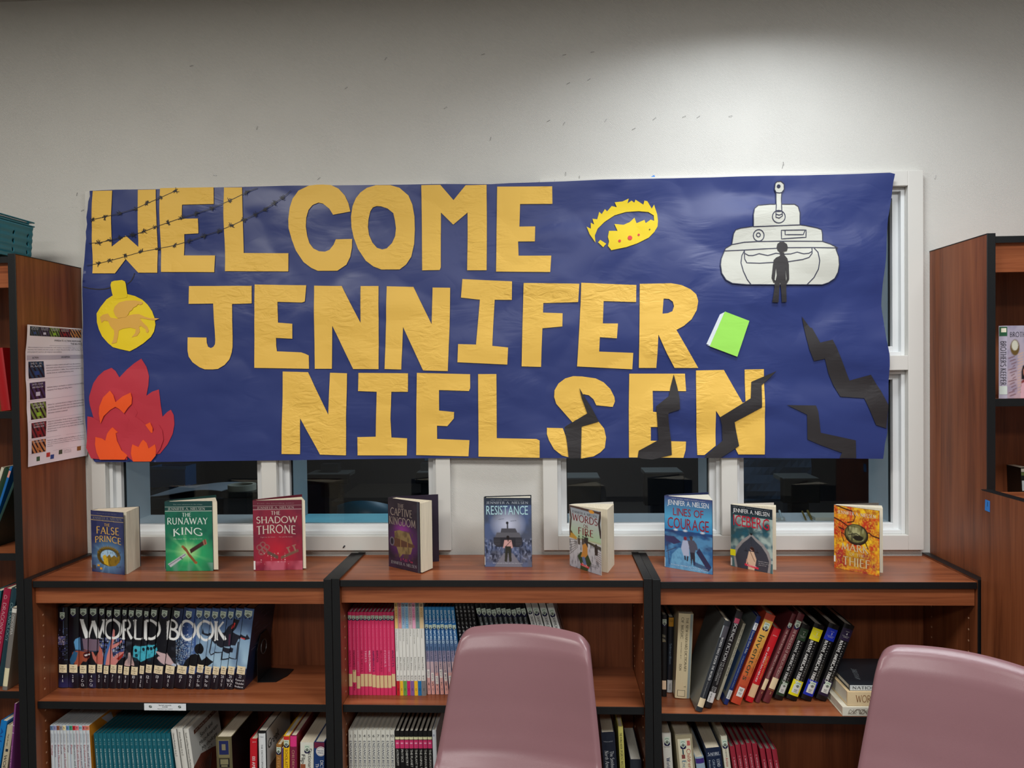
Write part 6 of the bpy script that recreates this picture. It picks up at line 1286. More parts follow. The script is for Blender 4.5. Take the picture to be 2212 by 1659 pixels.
v.line([(.52, .72), (.80, .60)], .062, (64, 42, 40)); v.line([(.80, .60), (.87, .575)], .075, (150, 110, 90)); v.line([(.83, .585), (.85, .58)], .07, (130, 34, 34))
WT = (214, 224, 216)
stand('sword_hardcover', 'green hardcover with a sword, second from the left', ZL_, (358.6, 1234), (461, 1233.2), (354.8, 1083.5), (466.6, 1069), None, (30, 62, 58), v, pf=(462.5, 1085), pb=(465.4, 1072.5), thick=.026, pages=PAGES,
 titles=[('JENNIFER A. NIELSEN', .07, .088, .85, .123, (170, 176, 170)), ('THE', .36, .165, .56, .215, WT), ('RUNAWAY', .05, .235, .90, .325, WT), ('KING', .17, .37, .78, .47, WT, dict(arch=.03)), ('He must flee', .18, .525, .45, .545, (170, 200, 180)), ('to keep the crown', .52, .525, .78, .545, (170, 200, 180)), ('The next adventure in the trilogy', .18, .035, .8, .048, (140, 160, 156))],
 extra=lambda p: (p('call_label', 0, .85, 1, .97, (210, 214, 208), on='s'),))
# 3 crimson hardcover with a broken key
v = sky((128, 38, 58), (150, 40, 60)); v.noise(5, 5, (104, 34, 56), .6, 3); v.glow(.5, .70, .5, .3, (190, 34, 52), .9, 1); v.vgrad(0, (104, 38, 54), .125, (98, 36, 52)); v.noise(4, 2, (196, 100, 120), .8, 6, .02, y0=.87)
for y in (.072, .128): v.line([(0, y), (1, y)], .006, (190, 160, 160))
for cx, cy in ((.12, .67), (.19, .63), (.27, .67), (.16, .74), (.22, .71)): v.ring(cx, cy, .06, .042, .5, (140, 96, 92))
v.line([(.28, .74), (.50, .82)], .05, (104, 74, 66)); v.line([(.56, .825), (.92, .72)], .04, (120, 84, 70)); v.line([(.70, .68), (.74, .75)], .03, (150, 110, 96)); v.line([(.82, .65), (.86, .73)], .03, (150, 110, 96)); v.line([(.67, .685), (.75, .67)], .014, (150, 110, 96)); v.line([(.79, .655), (.87, .64)], .014, (150, 110, 96))
v.dots(.15, .8, .76, .92, .07, .03, .008, [(240, 200, 200)], 4, .4)
SV = (206, 194, 180)
stand('key_hardcover', 'crimson hardcover with a snapped key, third from the left', ZL_, (548.5, 1232.8), (654.3, 1230.6), (546.9, 1081.5), (652, 1067.7), None, (92, 26, 40), v, pf=(653.5, 1083), pb=(651.4, 1071.2), thick=.024, pages=PAGES,
 titles=[('JENNIFER A. NIELSEN', .09, .086, .84, .118, (176, 150, 146)), ('THE', .37, .155, .56, .205, SV), ('SHADOW', .07, .232, .90, .322, SV), ('THRONE', .07, .352, .87, .465, SV, dict(arch=.02)), ('Fight for the future', .15, .515, .45, .53, (196, 150, 150)), ('For you the throne', .53, .515, .80, .53, (196, 150, 150)), ('From the bestselling author', .1, .034, .85, .047, (160, 120, 124))],
 extra=lambda p: (p('call_label', -.0, .86, .035, .985, (224, 224, 220)),))
# 4 purple hardcover standing wide open
v = sky((52, 44, 54), (56, 40, 62)); v.noise(5, 8, (40, 34, 44), .7, 4); v.glow(.5, .58, .55, .33, (110, 44, 124), .9, .9); v.glow(.45, .42, .3, .12, (150, 60, 150), .8, 1)
v.poly([(.20, .47), (.36, .44), (.68, .46), (.80, .62), (.72, .76), (.46, .78), (.36, .84), (.30, .74), (.22, .62)], (136, 116, 78)); v.noise(12, 14, (84, 66, 50), .7, 7, .05, x0=.2, x1=.8, y0=.44, y1=.84)
v.poly([(.10, .56), (.26, .56), (.84, .62), (.84, .655), (.28, .69), (.10, .68)], (92, 64, 52)); v.ell(.12, .62, .075, .065, (110, 104, 116)); v.ell(.12, .62, .05, .048, (40, 36, 48)); v.line([(.4, .575), (.4, .685)], .02, (150, 116, 70)); v.line([(.62, .60), (.62, .67)], .02, (150, 116, 70)); v.dots(.4, .8, .85, .89, .04, .02, .01, [(200, 60, 90)], 3, .5); v.line([(.965, 0), (.965, 1)], .05, (66, 70, 80))
TG = (150, 136, 126)
stand('map_hardcover', 'purple hardcover with a spyglass, its cover swung wide open', ZM_, (840, 1223.2), (907.6, 1239), (835.3, 1075), (946.3, 1067.7), None, (44, 36, 52), v, pf=(906.6, 1086), pb=(932.6, 1078.8), thick=.030, pages=PAGES,
 titles=[('THE', .32, .065, .52, .118, TG), ('CAPTIVE', .09, .135, .78, .235, TG), ('KINGDOM', .04, .265, .88, .37, TG), ('JENNIFER A. NIELSEN', .08, .90, .90, .94, (150, 146, 150))])
# 5 blue war hardcover, closed
v = sky((54, 68, 96), (92, 96, 112)); v.noise(4, 5, (84, 104, 150), .6, 4); v.glow(.5, .38, .4, .24, (206, 212, 234), .95, .9); v.noise(30, 16, (26, 34, 56), .9, 5, .04, y0=.60, y1=.93); v.noise(40, 30, (160, 170, 200), .6, 8, .16, y0=.58, y1=.9); v.poly([(.4, .8), (.6, .8), (.8, 1), (.2, 1)], (120, 120, 132))
v.vgrad(0, (44, 52, 66), .10, (50, 60, 78)); TK = (52, 52, 62)
v.line([(.49, .36), (.49, .50)], .03, TK); v.ell(.485, .36, .028, .02, (30, 30, 36)); v.poly([(.36, .44), (.66, .44), (.70, .50), (.34, .50)], (76, 76, 84)); v.poly([(.26, .50), (.74, .50), (.78, .58), (.22, .58)], (96, 96, 104)); v.poly([(.19, .57), (.80, .57), (.80, .66), (.74, .71), (.26, .71), (.19, .66)], (44, 44, 52))
for k in range(5): v.line([(.20, .585+k*.024), (.33, .585+k*.024)], .006, (88, 88, 96)); v.line([(.66, .585+k*.024), (.79, .585+k*.024)], .006, (88, 88, 96))
v.poly([(.42, .61), (.57, .61), (.60, .72), (.56, .73), (.55, .70), (.43, .70), (.42, .73), (.39, .72)], (206, 160, 156)); v.ell(.495, .57, .032, .026, (30, 22, 24)); v.line([(.50, .58), (.50, .63)], .016, (30, 22, 24)); v.line([(.44, .71), (.56, .62)], .01, (50, 30, 30)); v.poly([(.44, .70), (.56, .70), (.57, .92), (.52, .93), (.50, .76), (.47, .93), (.42, .92)], (44, 46, 40)); v.line([(.3, .31), (.42, .30)], .006, (70, 76, 92)); v.line([(.55, .335), (.68, .325)], .006, (70, 76, 92))
stand('tank_hardcover', 'blue-grey hardcover with a tank, upright and shut between the windows', ZM_, (1047.5, 1224.4), (1149.5, 1225.2), (1046, 1075.5), (1147.6, 1069.2), None, (32, 38, 46), v, thick=.030, pages=PAGESW,
 titles=[('NEW YORK TIMES bestselling author', .14, .025, .84, .036, (150, 156, 166)), ('JENNIFER A. NIELSEN', .05, .052, .93, .085, (170, 178, 190)), ('RESISTANCE', .045, .11, .925, .24, (176, 216, 224), dict(roman=False)), ('When faced with the Nazis you resist, then or never', .17, .935, .80, .95, (200, 204, 214))],
 extra=lambda p: (p('call_label', -.0, .85, .012, .97, (214, 214, 210)),))
# 6 pale paperback, girl seen from behind
v = sky((176, 190, 200), (198, 206, 204)); v.vgrad(0, (150, 160, 176), .2, (190, 198, 200)); v.vgrad(.2, (190, 198, 200), .50, (176, 206, 166)); v.vgrad(.50, (176, 186, 130), .54, (206, 206, 206)); v.vgrad(.54, (204, 206, 210), 1, (170, 172, 184))
v.poly([(0, .40), (.24, .50), (.24, .54), (0, .53)], (196, 150, 60)); v.poly([(0, .38), (.10, .43), (.10, .46), (0, .43)], (104, 84, 50)); v.poly([(.58, .52), (1, .56), (1, .62), (.58, .55)], (70, 66, 50)); v.noise(20, 10, (90, 92, 100), .8, 3, .13, y0=.56)
for k in range(6): v.line([(0, .56+.05*k), (.28, .54+.022*k)], .008, (80, 66, 60)); v.line([(.84, .64+.03*k), (1, .66+.035*k)], .008, (110, 76, 56))
for x, y, s_ in ((.31, .52, .045), (.44, .51, .045), (.54, .49, .065), (.85, .60, .055)): v.ell(x, y-s_*.9, s_*.5, s_*.4, (50, 46, 44)); v.poly([(x-s_, y-s_*.4), (x+s_, y-s_*.4), (x+s_*.8, y+s_*2), (x-s_*.8, y+s_*2)], (84, 76, 70) if x < .5 else (56, 52, 50))
v.poly([(.36, .72), (.58, .72), (.70, .86), (.60, .96), (.58, 1), (.34, 1), (.36, .92), (.26, .80)], (52, 72, 46)); v.poly([(.42, .60), (.52, .56), (.58, .62), (.58, .74), (.50, .80), (.36, .80), (.42, .70)], (196, 138, 66)); v.poly([(.40, .80), (.48, .78), (.56, .92), (.46, .94)], (100, 120, 160)); v.poly([(.40, .88), (.48, .92), (.56, .90), (.54, .95), (.42, .94)], (222, 170, 150))
v.line([(0, 0), (.06, .2), (.0, .5)], .05, (70, 52, 48)); v.line([(1, 0), (.94, .2), (1, .42)], .06, (56, 44, 44)); v.line([(0, .01), (1, .03)], .035, (84, 60, 52)); v.poly([(.62, .02), (.72, .0), (.80, .03), (.78, .06), (.66, .06)], (230, 160, 60)); v.poly([(.36, .905), (.62, .925), (.62, .955), (.36, .935)], (206, 30, 50))
stand('girl_paperback', 'pale paperback showing a girl with long hair and soldiers, cover leaning open', ZM_, (1230.8, 1221.6), (1299.6, 1243.9), (1230.8, 1090), (1324.7, 1084), None, (216, 212, 204), v, pf=(1312, 1101), pb=(1325.8, 1088.5), thick=.024, hard=False, pages=PAGES,
 titles=[('JENNIFER A. NIELSEN', .10, .075, .88, .112, (80, 84, 92)), ('WORDS', .11, .13, .90, .235, (128, 24, 36), dict(arch=.0)), ('ON', .44, .265, .62, .315, (128, 24, 36)), ('FIRE', .29, .33, .77, .435, (128, 24, 36)), ('SCHOLASTIC', .40, .918, .60, .94, (240, 200, 200), dict(roman=False)), ('Words can be', .62, .86, .94, .878, (60, 60, 66)), ('dangerous', .62, .885, .9, .903, (60, 60, 66))])
# 7 blue hardcover with two walking figures
v = sky((70, 92, 150), (60, 100, 160)); v.vgrad(0, (66, 74, 126), .28, (84, 170, 214)); v.vgrad(.28, (84, 170, 214), .46, (50, 130, 190)); v.vgrad(.46, (40, 76, 130), 1, (56, 116, 170)); v.noise(5, 10, (50, 60, 104), .8, 3, 0, y0=.46, y1=.70); v.noise(4, 12, (96, 160, 206), .7, 6, .05, y0=.5); v.poly([(.30, .70), (.66, .70), (.96, .92), (.9, 1), (.1, 1), (.16, .80)], (110, 172, 212)); v.noise(30, 24, (80, 130, 180), .5, 5, .06, y0=.70)
for x in (.24, .44, .80): v.glow(x, .455, .06, .02, (240, 246, 250), .95, .8)
v.poly([(.0, .56), (.2, .55), (.36, .62), (.2, .66), (.02, .62)], (60, 56, 96)); v.line([(.70, .70), (.95, .94)], .09, (50, 50, 84)); v.line([(.05, .66), (.10, .95)], .012, (60, 56, 84)); v.line([(.02, .78), (.25, .70)], .01, (60, 56, 84))
v.ell(.44, .56, .035, .026, (130, 40, 56)); v.poly([(.39, .59), (.49, .585), (.52, .64), (.52, .80), (.40, .80), (.35, .70)], (176, 186, 214)); v.line([(.43, .80), (.44, .86)], .03, (50, 40, 56)); v.line([(.49, .80), (.48, .87)], .03, (50, 40, 56))
v.ell(.565, .535, .04, .018, (60, 60, 74)); v.ell(.565, .555, .03, .024, (90, 70, 64)); v.poly([(.49, .585), (.62, .57), (.68, .62), (.71, .70), (.66, .70), (.64, .75), (.54, .75), (.52, .66)], (84, 84, 100)); v.poly([(.54, .74), (.64, .74), (.65, .90), (.61, .92), (.59, .82), (.57, .92), (.56, .92)], (50, 48, 60)); v.poly([(.60, .86), (.95, .92), (.9, .97), (.62, .92)], (46, 60, 100), .8)
RD = (150, 34, 52)
stand('soldier_hardcover', 'tall blue hardcover with two figures walking, beside the right frame joint', ZL_, (1436.2, 1224.6), (1539.7, 1241.9), (1433.6, 1070.5), (1529.7, 1063.2), None, (40, 48, 84), v, pf=(1538.8, 1078), pb=(1530.4, 1066), thick=.022, pages=PAGESW,
 titles=[('NEW YORK TIMES bestselling author', .16, .018, .86, .030, (190, 196, 214)), ('JENNIFER A. NIELSEN', .07, .045, .93, .115, (226, 230, 236), dict(roman=False)), ('LINES OF', .19, .15, .82, .255, RD, dict(roman=False)), ('COURAGE', .07, .285, .93, .435, RD, dict(roman=False)), ('A riveting, relentless, war story that travels', .14, .935, .90, .948, (220, 226, 236)), ('by a heroic author', .55, .96, .88, .972, (220, 226, 236))],
 extra=lambda p: (p('call_label', -.0, .86, .012, .99, (220, 220, 216)),))
# 8 sea-green paperback with a ship's bow
v = sky((30, 50, 60), (70, 110, 116)); v.noise(4, 5, (176, 196, 190), .9, 12, .0, y0=.16, y1=.85); v.noise(6, 8, (30, 90, 110), .8, 5, .08, y0=.2, y1=.8); v.vgrad(0, (26, 34, 44), .12, (32, 46, 56))
v.poly([(.50, .42), (.60, .48), (.78, .56), (.92, .68), (.97, .80), (.94, 1), (.10, 1), (.06, .80), (.12, .68), (.28, .54), (.42, .47)], (150, 146, 146)); v.poly([(.50, .46), (.60, .53), (.74, .60), (.86, .71), (.92, .82), (.88, 1), (.16, 1), (.11, .82), (.17, .71), (.30, .59), (.42, .52)], (58, 62, 74)); v.ell(.5, .43, .03, .02, (24, 22, 24)); v.dots(.2, .85, .60, .64, .07, .05, .006, [(90, 90, 96)], 3, .7); v.line([(.5, .48), (.5, 1)], .006, (40, 44, 54))
for s_ in (-1, 1):
    for k in range(4): v.line([(.5, .42), (.5+s_*(.1+.07*k), .30+.03*k)], .004, (40, 60, 66))
for x in (.37, .64): v.line([(x, .66), (x, .72)], .014, (30, 32, 40)); v.line([(x-.04, .71), (x+.04, .71)], .012, (30, 32, 40))
v.ell(.51, .665, .04, .032, (206, 160, 140)); v.poly([(.47, .65), (.51, .63), (.56, .65), (.60, .80), (.57, .84), (.55, .70), (.47, .67)], (58, 32, 30)); v.poly([(.44, .71), (.56, .71), (.62, .82), (.60, .90), (.57, 1), (.42, 1), (.42, .90), (.39, .86)], (214, 184, 158)); v.line([(.47, .71), (.58, .86)], .012, (96, 62, 50)); v.line([(.40, .84), (.38, .93)], .03, (206, 160, 140)); v.poly([(.34, .915), (.67, .945), (.67, .975), (.34, .945)], (216, 40, 70))
stand('ship_paperback', 'dark teal paperback with a ship\'s bow and a yellow sticker', ZL_, (1579, 1222.5), (1669.6, 1240.2), (1575.2, 1089), (1671.5, 1085.8), None, (206, 200, 190), v, pf=(1676.2, 1095), pb=(1676.0, 1091), thick=.014, hard=False, pages=PAGES,
 titles=[('NEW YORK TIMES bestselling author', .06, .020, .94, .032, (150, 156, 160)), ('JENNIFER A. NIELSEN', .06, .05, .93, .115, (226, 228, 230), dict(roman=False)), ('ICEBERG', .07, .155, .92, .33, (190, 30, 56), dict(roman=False)), ('SCHOLASTIC', .40, .925, .62, .945, (250, 210, 216), dict(roman=False)), ('Bound for disaster', .67, .83, .90, .845, (200, 200, 204)), ('the Titanic carries', .67, .86, .92, .874, (200, 200, 204)), ('many secrets', .67, .888, .85, .902, (200, 200, 204))],
 extra=lambda p: (p('yellow_sticker', -.01, .72, .12, .82, (232, 226, 24)), p('call_label', -.002, .86, .035, .985, (206, 210, 206))))
# 9 fiery paperback with a coin
v = sky((226, 150, 30), (222, 120, 40)); v.noise(3, 4, (246, 206, 30), 1, 3, -.03); v.noise(4, 5, (200, 52, 34), .95, 6, .03); v.noise(14, 18, (150, 40, 30), .7, 9, .09); v.noise(5, 5, (160, 36, 60), .8, 14, .06, y0=.7); v.noise(40, 50, (246, 216, 60), .5, 19, .10)
for L_ in ([(.0, .20), (.15, .24), (.3, .30), (.42, .36)], [(.05, .0), (.2, .03), (.4, .06), (.48, .14), (.44, .22), (.3, .25)], [(1, .42), (.85, .40), (.78, .36), (.72, .38)], [(.1, .34), (.24, .37)], [(.3, .46), (.16, .42), (.22, .55)], [(.7, .52), (.76, .62)]): v.line(L_, .022, (70, 26, 20))
v.ell(.50, .42, .265, .165, (40, 26, 20)); v.ell(.49, .405, .245, .15, (118, 116, 70)); v.ring(.49, .405, .245, .15, .82, (64, 60, 38)); v.noise(16, 12, (176, 176, 128), .9, 4, .0, x0=.32, x1=.66, y0=.31, y1=.50); v.noise(20, 14, (40, 38, 24), .8, 8, .08, x0=.3, x1=.68, y0=.29, y1=.53); v.line([(.32, .44), (.5, .40), (.66, .46)], .014, (36, 34, 22)); v.ell(.54, .47, .11, .04, (34, 32, 22)); v.glow(.5, .82, .5, .2, (120, 34, 40), .7, 1)
CM = (206, 190, 150)
stand('coin_paperback', 'fiery yellow and red paperback with a coin, standing farthest right', ZL_, (1801.9, 1226), (1900.4, 1245.7), (1801.4, 1090), (1897.9, 1086), None, (110, 104, 96), v, pf=(1907, 1098), pb=(1905, 1092), thick=.014, hard=False, pages=mat('grey_page_edges', (112, 110, 100), .7) if 0 else PAGES,
 titles=[('JENNIFER A. NIELSEN', .09, .075, .92, .125, (226, 214, 196)), ('MARK', .17, .58, .76, .685, CM), ('OF THE', .35, .715, .68, .755, CM), ('THIEF', .20, .79, .80, .915, CM), ('SCHOLASTIC', .36, .955, .64, .972, (230, 90, 90), dict(roman=False))],
 extra=lambda p: (p('call_label', -.0, .80, .035, .90, (226, 226, 222)),))
# ================================================================== NOTICE ON THE TALL CASE
XN = .0022
def ns(s_, t_, lift=0):
    LX = [(55, 701), (51, 760), (56, 830), (58, 900), (57, 960), (57.5, 1009)]; RX = [(180.5, 710.5), (182.5, 760), (187, 815), (188.3, 880), (187.5, 940), (184, 984)]
    k = t_*5; i = min(4, int(k)); f = k-i
    u = (LX[i][0]*(1-f)+LX[i+1][0]*f)*(1-s_)+(RX[i][0]*(1-f)+RX[i+1][0]*f)*s_; v_ = (LX[i][1]*(1-f)+LX[i+1][1]*f)*(1-s_)+(RX[i][1]*(1-f)+RX[i+1][1]*f)*s_
    p = atx(u, v_, XN); w_ = .003*(1+math.sin(t_*7+1.2))*(abs(s_-.5)*2)**2+.0015*math.sin(t_*11+s_*4)
    return Vector((XN+abs(w_)+lift, p.y, p.z))
note = thing('safety_notice', 'curling white emergency notice taped to the side of the tall left case', 'notice', (XN, -.15, 1.3))
nx, nz = 16, 40; V = [ns(i/nx, j/nz) for j in range(nz+1) for i in range(nx+1)]
NP = mat('notice_paper', (246, 238, 242), .5)
obj('sheet', V, [(j*(nx+1)+i, (j+1)*(nx+1)+i, (j+1)*(nx+1)+i+1, j*(nx+1)+i+1) for j in range(nz) for i in range(nx)], NP, note, smooth=True)
def nq(name, s0, t0, s1_, t1, c, lift=.0004, n=4, parent=note):
    V, F = [], []
    for j in range(n+1):
        for i in range(n+1): V.append(ns(s0+(s1_-s0)*i/n, t0+(t1-t0)*j/n, lift))
    for j in range(n):
        for i in range(n): k = j*(n+1)+i; F.append((k, k+n+1, k+n+2, k+1))
    return obj(name, V, F, M_(c, .5), parent)
def nt_(mb, txt, s0, t0, s1_, t1, lift=.0010): text_into(mb, txt, None, None, None, w=s1_-s0, h=t1-t0, fn=lambda a, b_: ns(s0+a, t1-b_, lift))
def icon(s0, t0, s1_, t1, c, words, fig):
    base = nq('action_icon', s0, t0, s1_, t1, (20, 22, 30)); m = MB()
    for k in range(-1, 5):
        def pt(a, b_): return ns(s0+(s1_-s0)*min(1, max(0, a)), t0+(t1-t0)*b_, .0006)
        a0, a1 = k*.26, k*.26+.15; V = []
        for b_ in (0, .25, .5, .75, 1): V += [pt(a0+b_*.45, b_), pt(a1+b_*.45, b_)]
        m.add(V, [(2*i, 2*i+2, 2*i+3, 2*i+1) for i in range(4)])
    m.build('icon_stripes', M_(c, .5), base); m = MB(); w_, h_ = s1_-s0, t1-t0
    for k, tx in enumerate(words): nt_(m, tx, s0+w_*.15, t0+h_*(.06+.17*k), s0+w_*.85, t0+h_*(.17+.17*k), .0009)
    m.build('icon_lettering', M_((216, 216, 220), .5), base)
    nq('icon_figure', s0+w_*.38, t0+h_*.58, s0+w_*.66, t0+h_*.82, fig, .0009, 1, base)
IC = [((34, 66, 92), ['SHELTER IN', 'PLACE'], (30, 70, 130)), ((62, 52, 96), ['DROP, COVER', 'AND HOLD ON'], (214, 212, 230)), ((120, 146, 66), ['SECURE', 'CAMPUS'], (150, 200, 50)), ((128, 44, 50), ['LOCKDOWN', 'BARRICADE'], (150, 30, 34)), ((206, 140, 86), ['EVACUATION'], (190, 120, 60))]
for i, (c, w_, f) in enumerate(IC): icon(.05+i*.178, .010, .05+(i+1)*.178-.002, .080, c, w_, f)
for i, ((t0, t1), (c, w_, f)) in enumerate(zip(((.262, .368), (.395, .500), (.522, .628), (.652, .762), (.780, .890)), IC)): icon(.05+i*.004, t0, .31+i*.002, t1, c, w_, f)
m = MB(); nt_(m, 'IMMEDIATE ACTION RESPONSE', .50, .103, .93, .116); nt_(m, 'THE BIG FIVE', .77, .126, .94, .140); nt_(m, 'ACTION', .12, .232, .23, .243); nt_(m, 'DESCRIPTION', .60, .232, .75, .243); m.build('notice_lettering', M_((44, 40, 50), .5), note)
nq('heading_rule', .42, .150, .95, .1515, (90, 84, 96)); nq('table_head', .02, .222, .97, .252, (196, 188, 198), .0005, 12)
rr = random.Random(4); m = MB()
PAR = ['When an emergency occurs, it is critical that staff members take immediate steps to protect', 'themselves, their students, and other people on campus. Become familiar with The Big Five', 'and be prepared to perform all assigned responsibilities.']
for k, tx in enumerate(PAR): nt_(m, tx, .03, .162+k*.017, .95 if k < 2 else .62, .170+k*.017)
DS = [['Implement to isolate students and staff from the outdoor', 'environment and provide greater protection from external', 'airborne contaminants or wildlife. Close windows and air vents,', 'and shut down air conditioning/heating units.'], ['Implement during an earthquake or explosion to protect building', 'occupants from flying and falling debris.'], ['Initiate for a potential threat of danger in the surrounding', 'community. All classroom/office doors are closed and locked', 'and all students and staff remain inside until otherwise directed.', 'Instruction continues as planned.'], ['Initiate for an immediate threat of danger to occupants of a', 'campus or school building and when any movement will put', 'students and staff in jeopardy. Once implemented, no one is', 'allowed to enter or exit rooms for any reason unless directed by', 'law enforcement.'], ['Implement when conditions outside the building or off-site are', 'safer than inside or on-site. Requires moving or directing students', 'and staff to move from school buildings to a pre-determined safe', 'location.']]
for (t0, D_) in zip((.285, .430, .540, .655, .790), DS):
    for k, tx in enumerate(D_): nt_(m, tx, .34, t0+k*.0175, .34+.60*min(1, len(tx)/60), t0+k*.0175+.0085)
for k, tx in enumerate(('Coalition for', 'safe schools', 'communities')): nt_(m, tx, .62, .905+k*.012, .74, .912+k*.012)
m.build('notice_small_print', M_((96, 88, 104), .5), note)
for t_ in (.375, .508, .640, .772, .893): nq('table_line', .02, t_, .97, t_+.0012, (170, 160, 174), .0003)
for s0, t0, c in ((.16, .925, (60, 100, 70)), (.33, .905, (200, 60, 50)), (.40, .93, (40, 80, 150)), (.54, .90, (70, 90, 70)), (.83, .895, (150, 100, 50))): nq('logo_mark', s0, t0, s0+.06, t0+.040, c, .0005, 2)
# blue tape tag on the right-hand side case
XT = XE-.0004
q = [atx(u, v_, XT) for u, v_ in ((2128.5, 1079), (2138.3, 1082.5), (2138.2, 1106.5), (2127.8, 1102))]
t = thing('tape_tag', 'small blue tape tag with a dark mark on the right side case', 'tape', q[0])
m = MB(); V = [(XT-.0005, p.y, p.z) for p in q]+[(XT, p.y, p.z) for p in q]; m.add(V, [(0, 1, 2, 3)[::-1], (4, 5, 6, 7), (0, 1, 5, 4), (1, 2, 6, 5), (2, 3, 7, 6), (3, 0, 4, 7)]); m.build('tape', TAPE, t)
q = [atx(u, v_, XT-.0007) for u, v_ in ((2132.6, 1084), (2133.8, 1084.4), (2133.5, 1094.5), (2132.3, 1094))]; obj('ink_mark', q, [(0, 1, 2, 3)], M_((10, 60, 120)), t)
# ================================================================== TEAL BASKETS ON THE TALL CASE
TEAL = mat('teal_basket_plastic', (22, 118, 140), .30)
def plate(lo, hi, z0, z1, holes, place, m, name, parent, notch=None):
    """perforated ribbed wall: place(a, z, depth) -> point"""
    outl = [(lo, z0), (hi, z0), (hi, z1)]+(notch or [])+[(lo, z1)]
    L = [outl]+[[(cx+r*.75*math.cos(i*math.pi/5), cz+r*1.25*math.sin(i*math.pi/5)) for i in range(10)] for cx, cz, r in holes]
    V, F = fill(L, .0055, 0, lambda a, z: 0)
    V = [place(a, z, -y+.0013*math.sin(z*2*math.pi/.020)) for a, y, z in V]
    o = obj(name, V, F, m, parent, smooth=True); sd = o.modifiers.new('solid', 'SOLIDIFY'); sd.thickness = .0015; return o
def basket(name, label, X1, X0_, Y1, Y0, zb, zt):
    t = thing(name, label, 'basket', ((X0_+X1)/2, (Y0+Y1)/2, zb)); tp = .010
    def hs(lo, hi):
        out = []; n = max(2, int((hi-lo)/.042))
        for r_ in range(3):
            for k in range(n): out.append((lo+.02+(hi-lo-.04)*k/(n-1), zb+.022+r_*.0255, .0050))
        return out
    g = lambda z: tp*(z-zb)/(zt-zb)
    nt2 = [(Y1-.05, zt), (Y1-.056, zt-.010), (Y0+.056, zt-.010), (Y0+.05, zt)]
    plate(Y0+tp, Y1-tp, zb, zt-.006, hs(Y0+tp, Y1-tp), lambda a, z, d_: (X1-tp+g(z)+d_, a, z), TEAL, 'side_wall', t)
    plate(Y0+tp, Y1-tp, zb, zt-.006, hs(Y0+tp, Y1-tp), lambda a, z, d_: (X0_+tp-g(z)-d_, a, z), TEAL, 'side_wall', t)
    plate(X0_+tp, X1-tp, zb, zt-.006, hs(X0_+tp, X1-tp), lambda a, z, d_: (a, Y0+tp-g(z)-d_, z), TEAL, 'end_wall', t)
    plate(X0_+tp, X1-tp, zb, zt-.006, hs(X0_+tp, X1-tp), lambda a, z, d_: (a, Y1-tp+g(z)+d_, z), TEAL, 'end_wall', t)
    box('basket_floor', (X0_+tp, X1-tp, Y0+tp, Y1-tp, zb, zb+.0025), TEAL, t)
    m = MB(); w_ = .008
    m.box(X0_, X0_+w_, Y0, Y1, zt-.004, zt); m.box(X1-w_, X1, Y0, Y1, zt-.004, zt); m.box(X0_+w_, X1-w_, Y0, Y0+w_, zt-.004, zt); m.box(X0_+w_, X1-w_, Y1-w_, Y1, zt-.004, zt)
    m.build('rim', TEAL, t, bevel=.0018); return t
bk = dict(X1=-.045, X0_=-.33, Y1=-.155, Y0=-.300)
zr1, zr2 = aty(72, 480, -.16).z, aty(72, 488.5, -.16).z
basket('plastic_basket', 'teal perforated basket standing on the tall left case, the lower one', -.045, -.33, -.155, -.335, HT+.0005, zr2)
e = thing('plastic_basket', 'teal basket rim nested inside the lower teal basket, upper one', 'basket', (-.19, -.2275, zr2+.0006))
m = MB(); X0_, X1, Y0, Y1, w_ = -.33, -.045, -.335, -.155, .009
m.box(X0_, X0_+w_, Y0, Y1, zr1-.004, zr1); m.box(X1-w_, X1, Y0, Y1, zr1-.004, zr1); m.box(X0_+w_, X1-w_, Y0, Y0+w_, zr1-.004, zr1); m.box(X0_+w_, X1-w_, Y1-w_, Y1, zr1-.004, zr1); m.build('rim', TEAL, e, bevel=.0018)
m = MB(); a_ = .0125
m.box(X1-a_-.0015, X1-a_+.002, Y0+a_, Y1-a_, zr2-.055, zr1-.0041); m.box(X0_+a_-.002, X0_+a_+.0015, Y0+a_, Y1-a_, zr2-.055, zr1-.0041); m.box(X0_+a_+.0015, X1-a_-.0015, Y0+a_, Y0+a_+.002, zr2-.055, zr1-.0041); m.box(X0_+a_+.0015, X1-a_-.0015, Y1-a_-.002, Y1-a_, zr2-.055, zr1-.0041)
m.box(X0_+a_, X1-a_, Y0+a_, Y1-a_, zr2-.057, zr2-.0551); m.build('basket_body', TEAL, e)
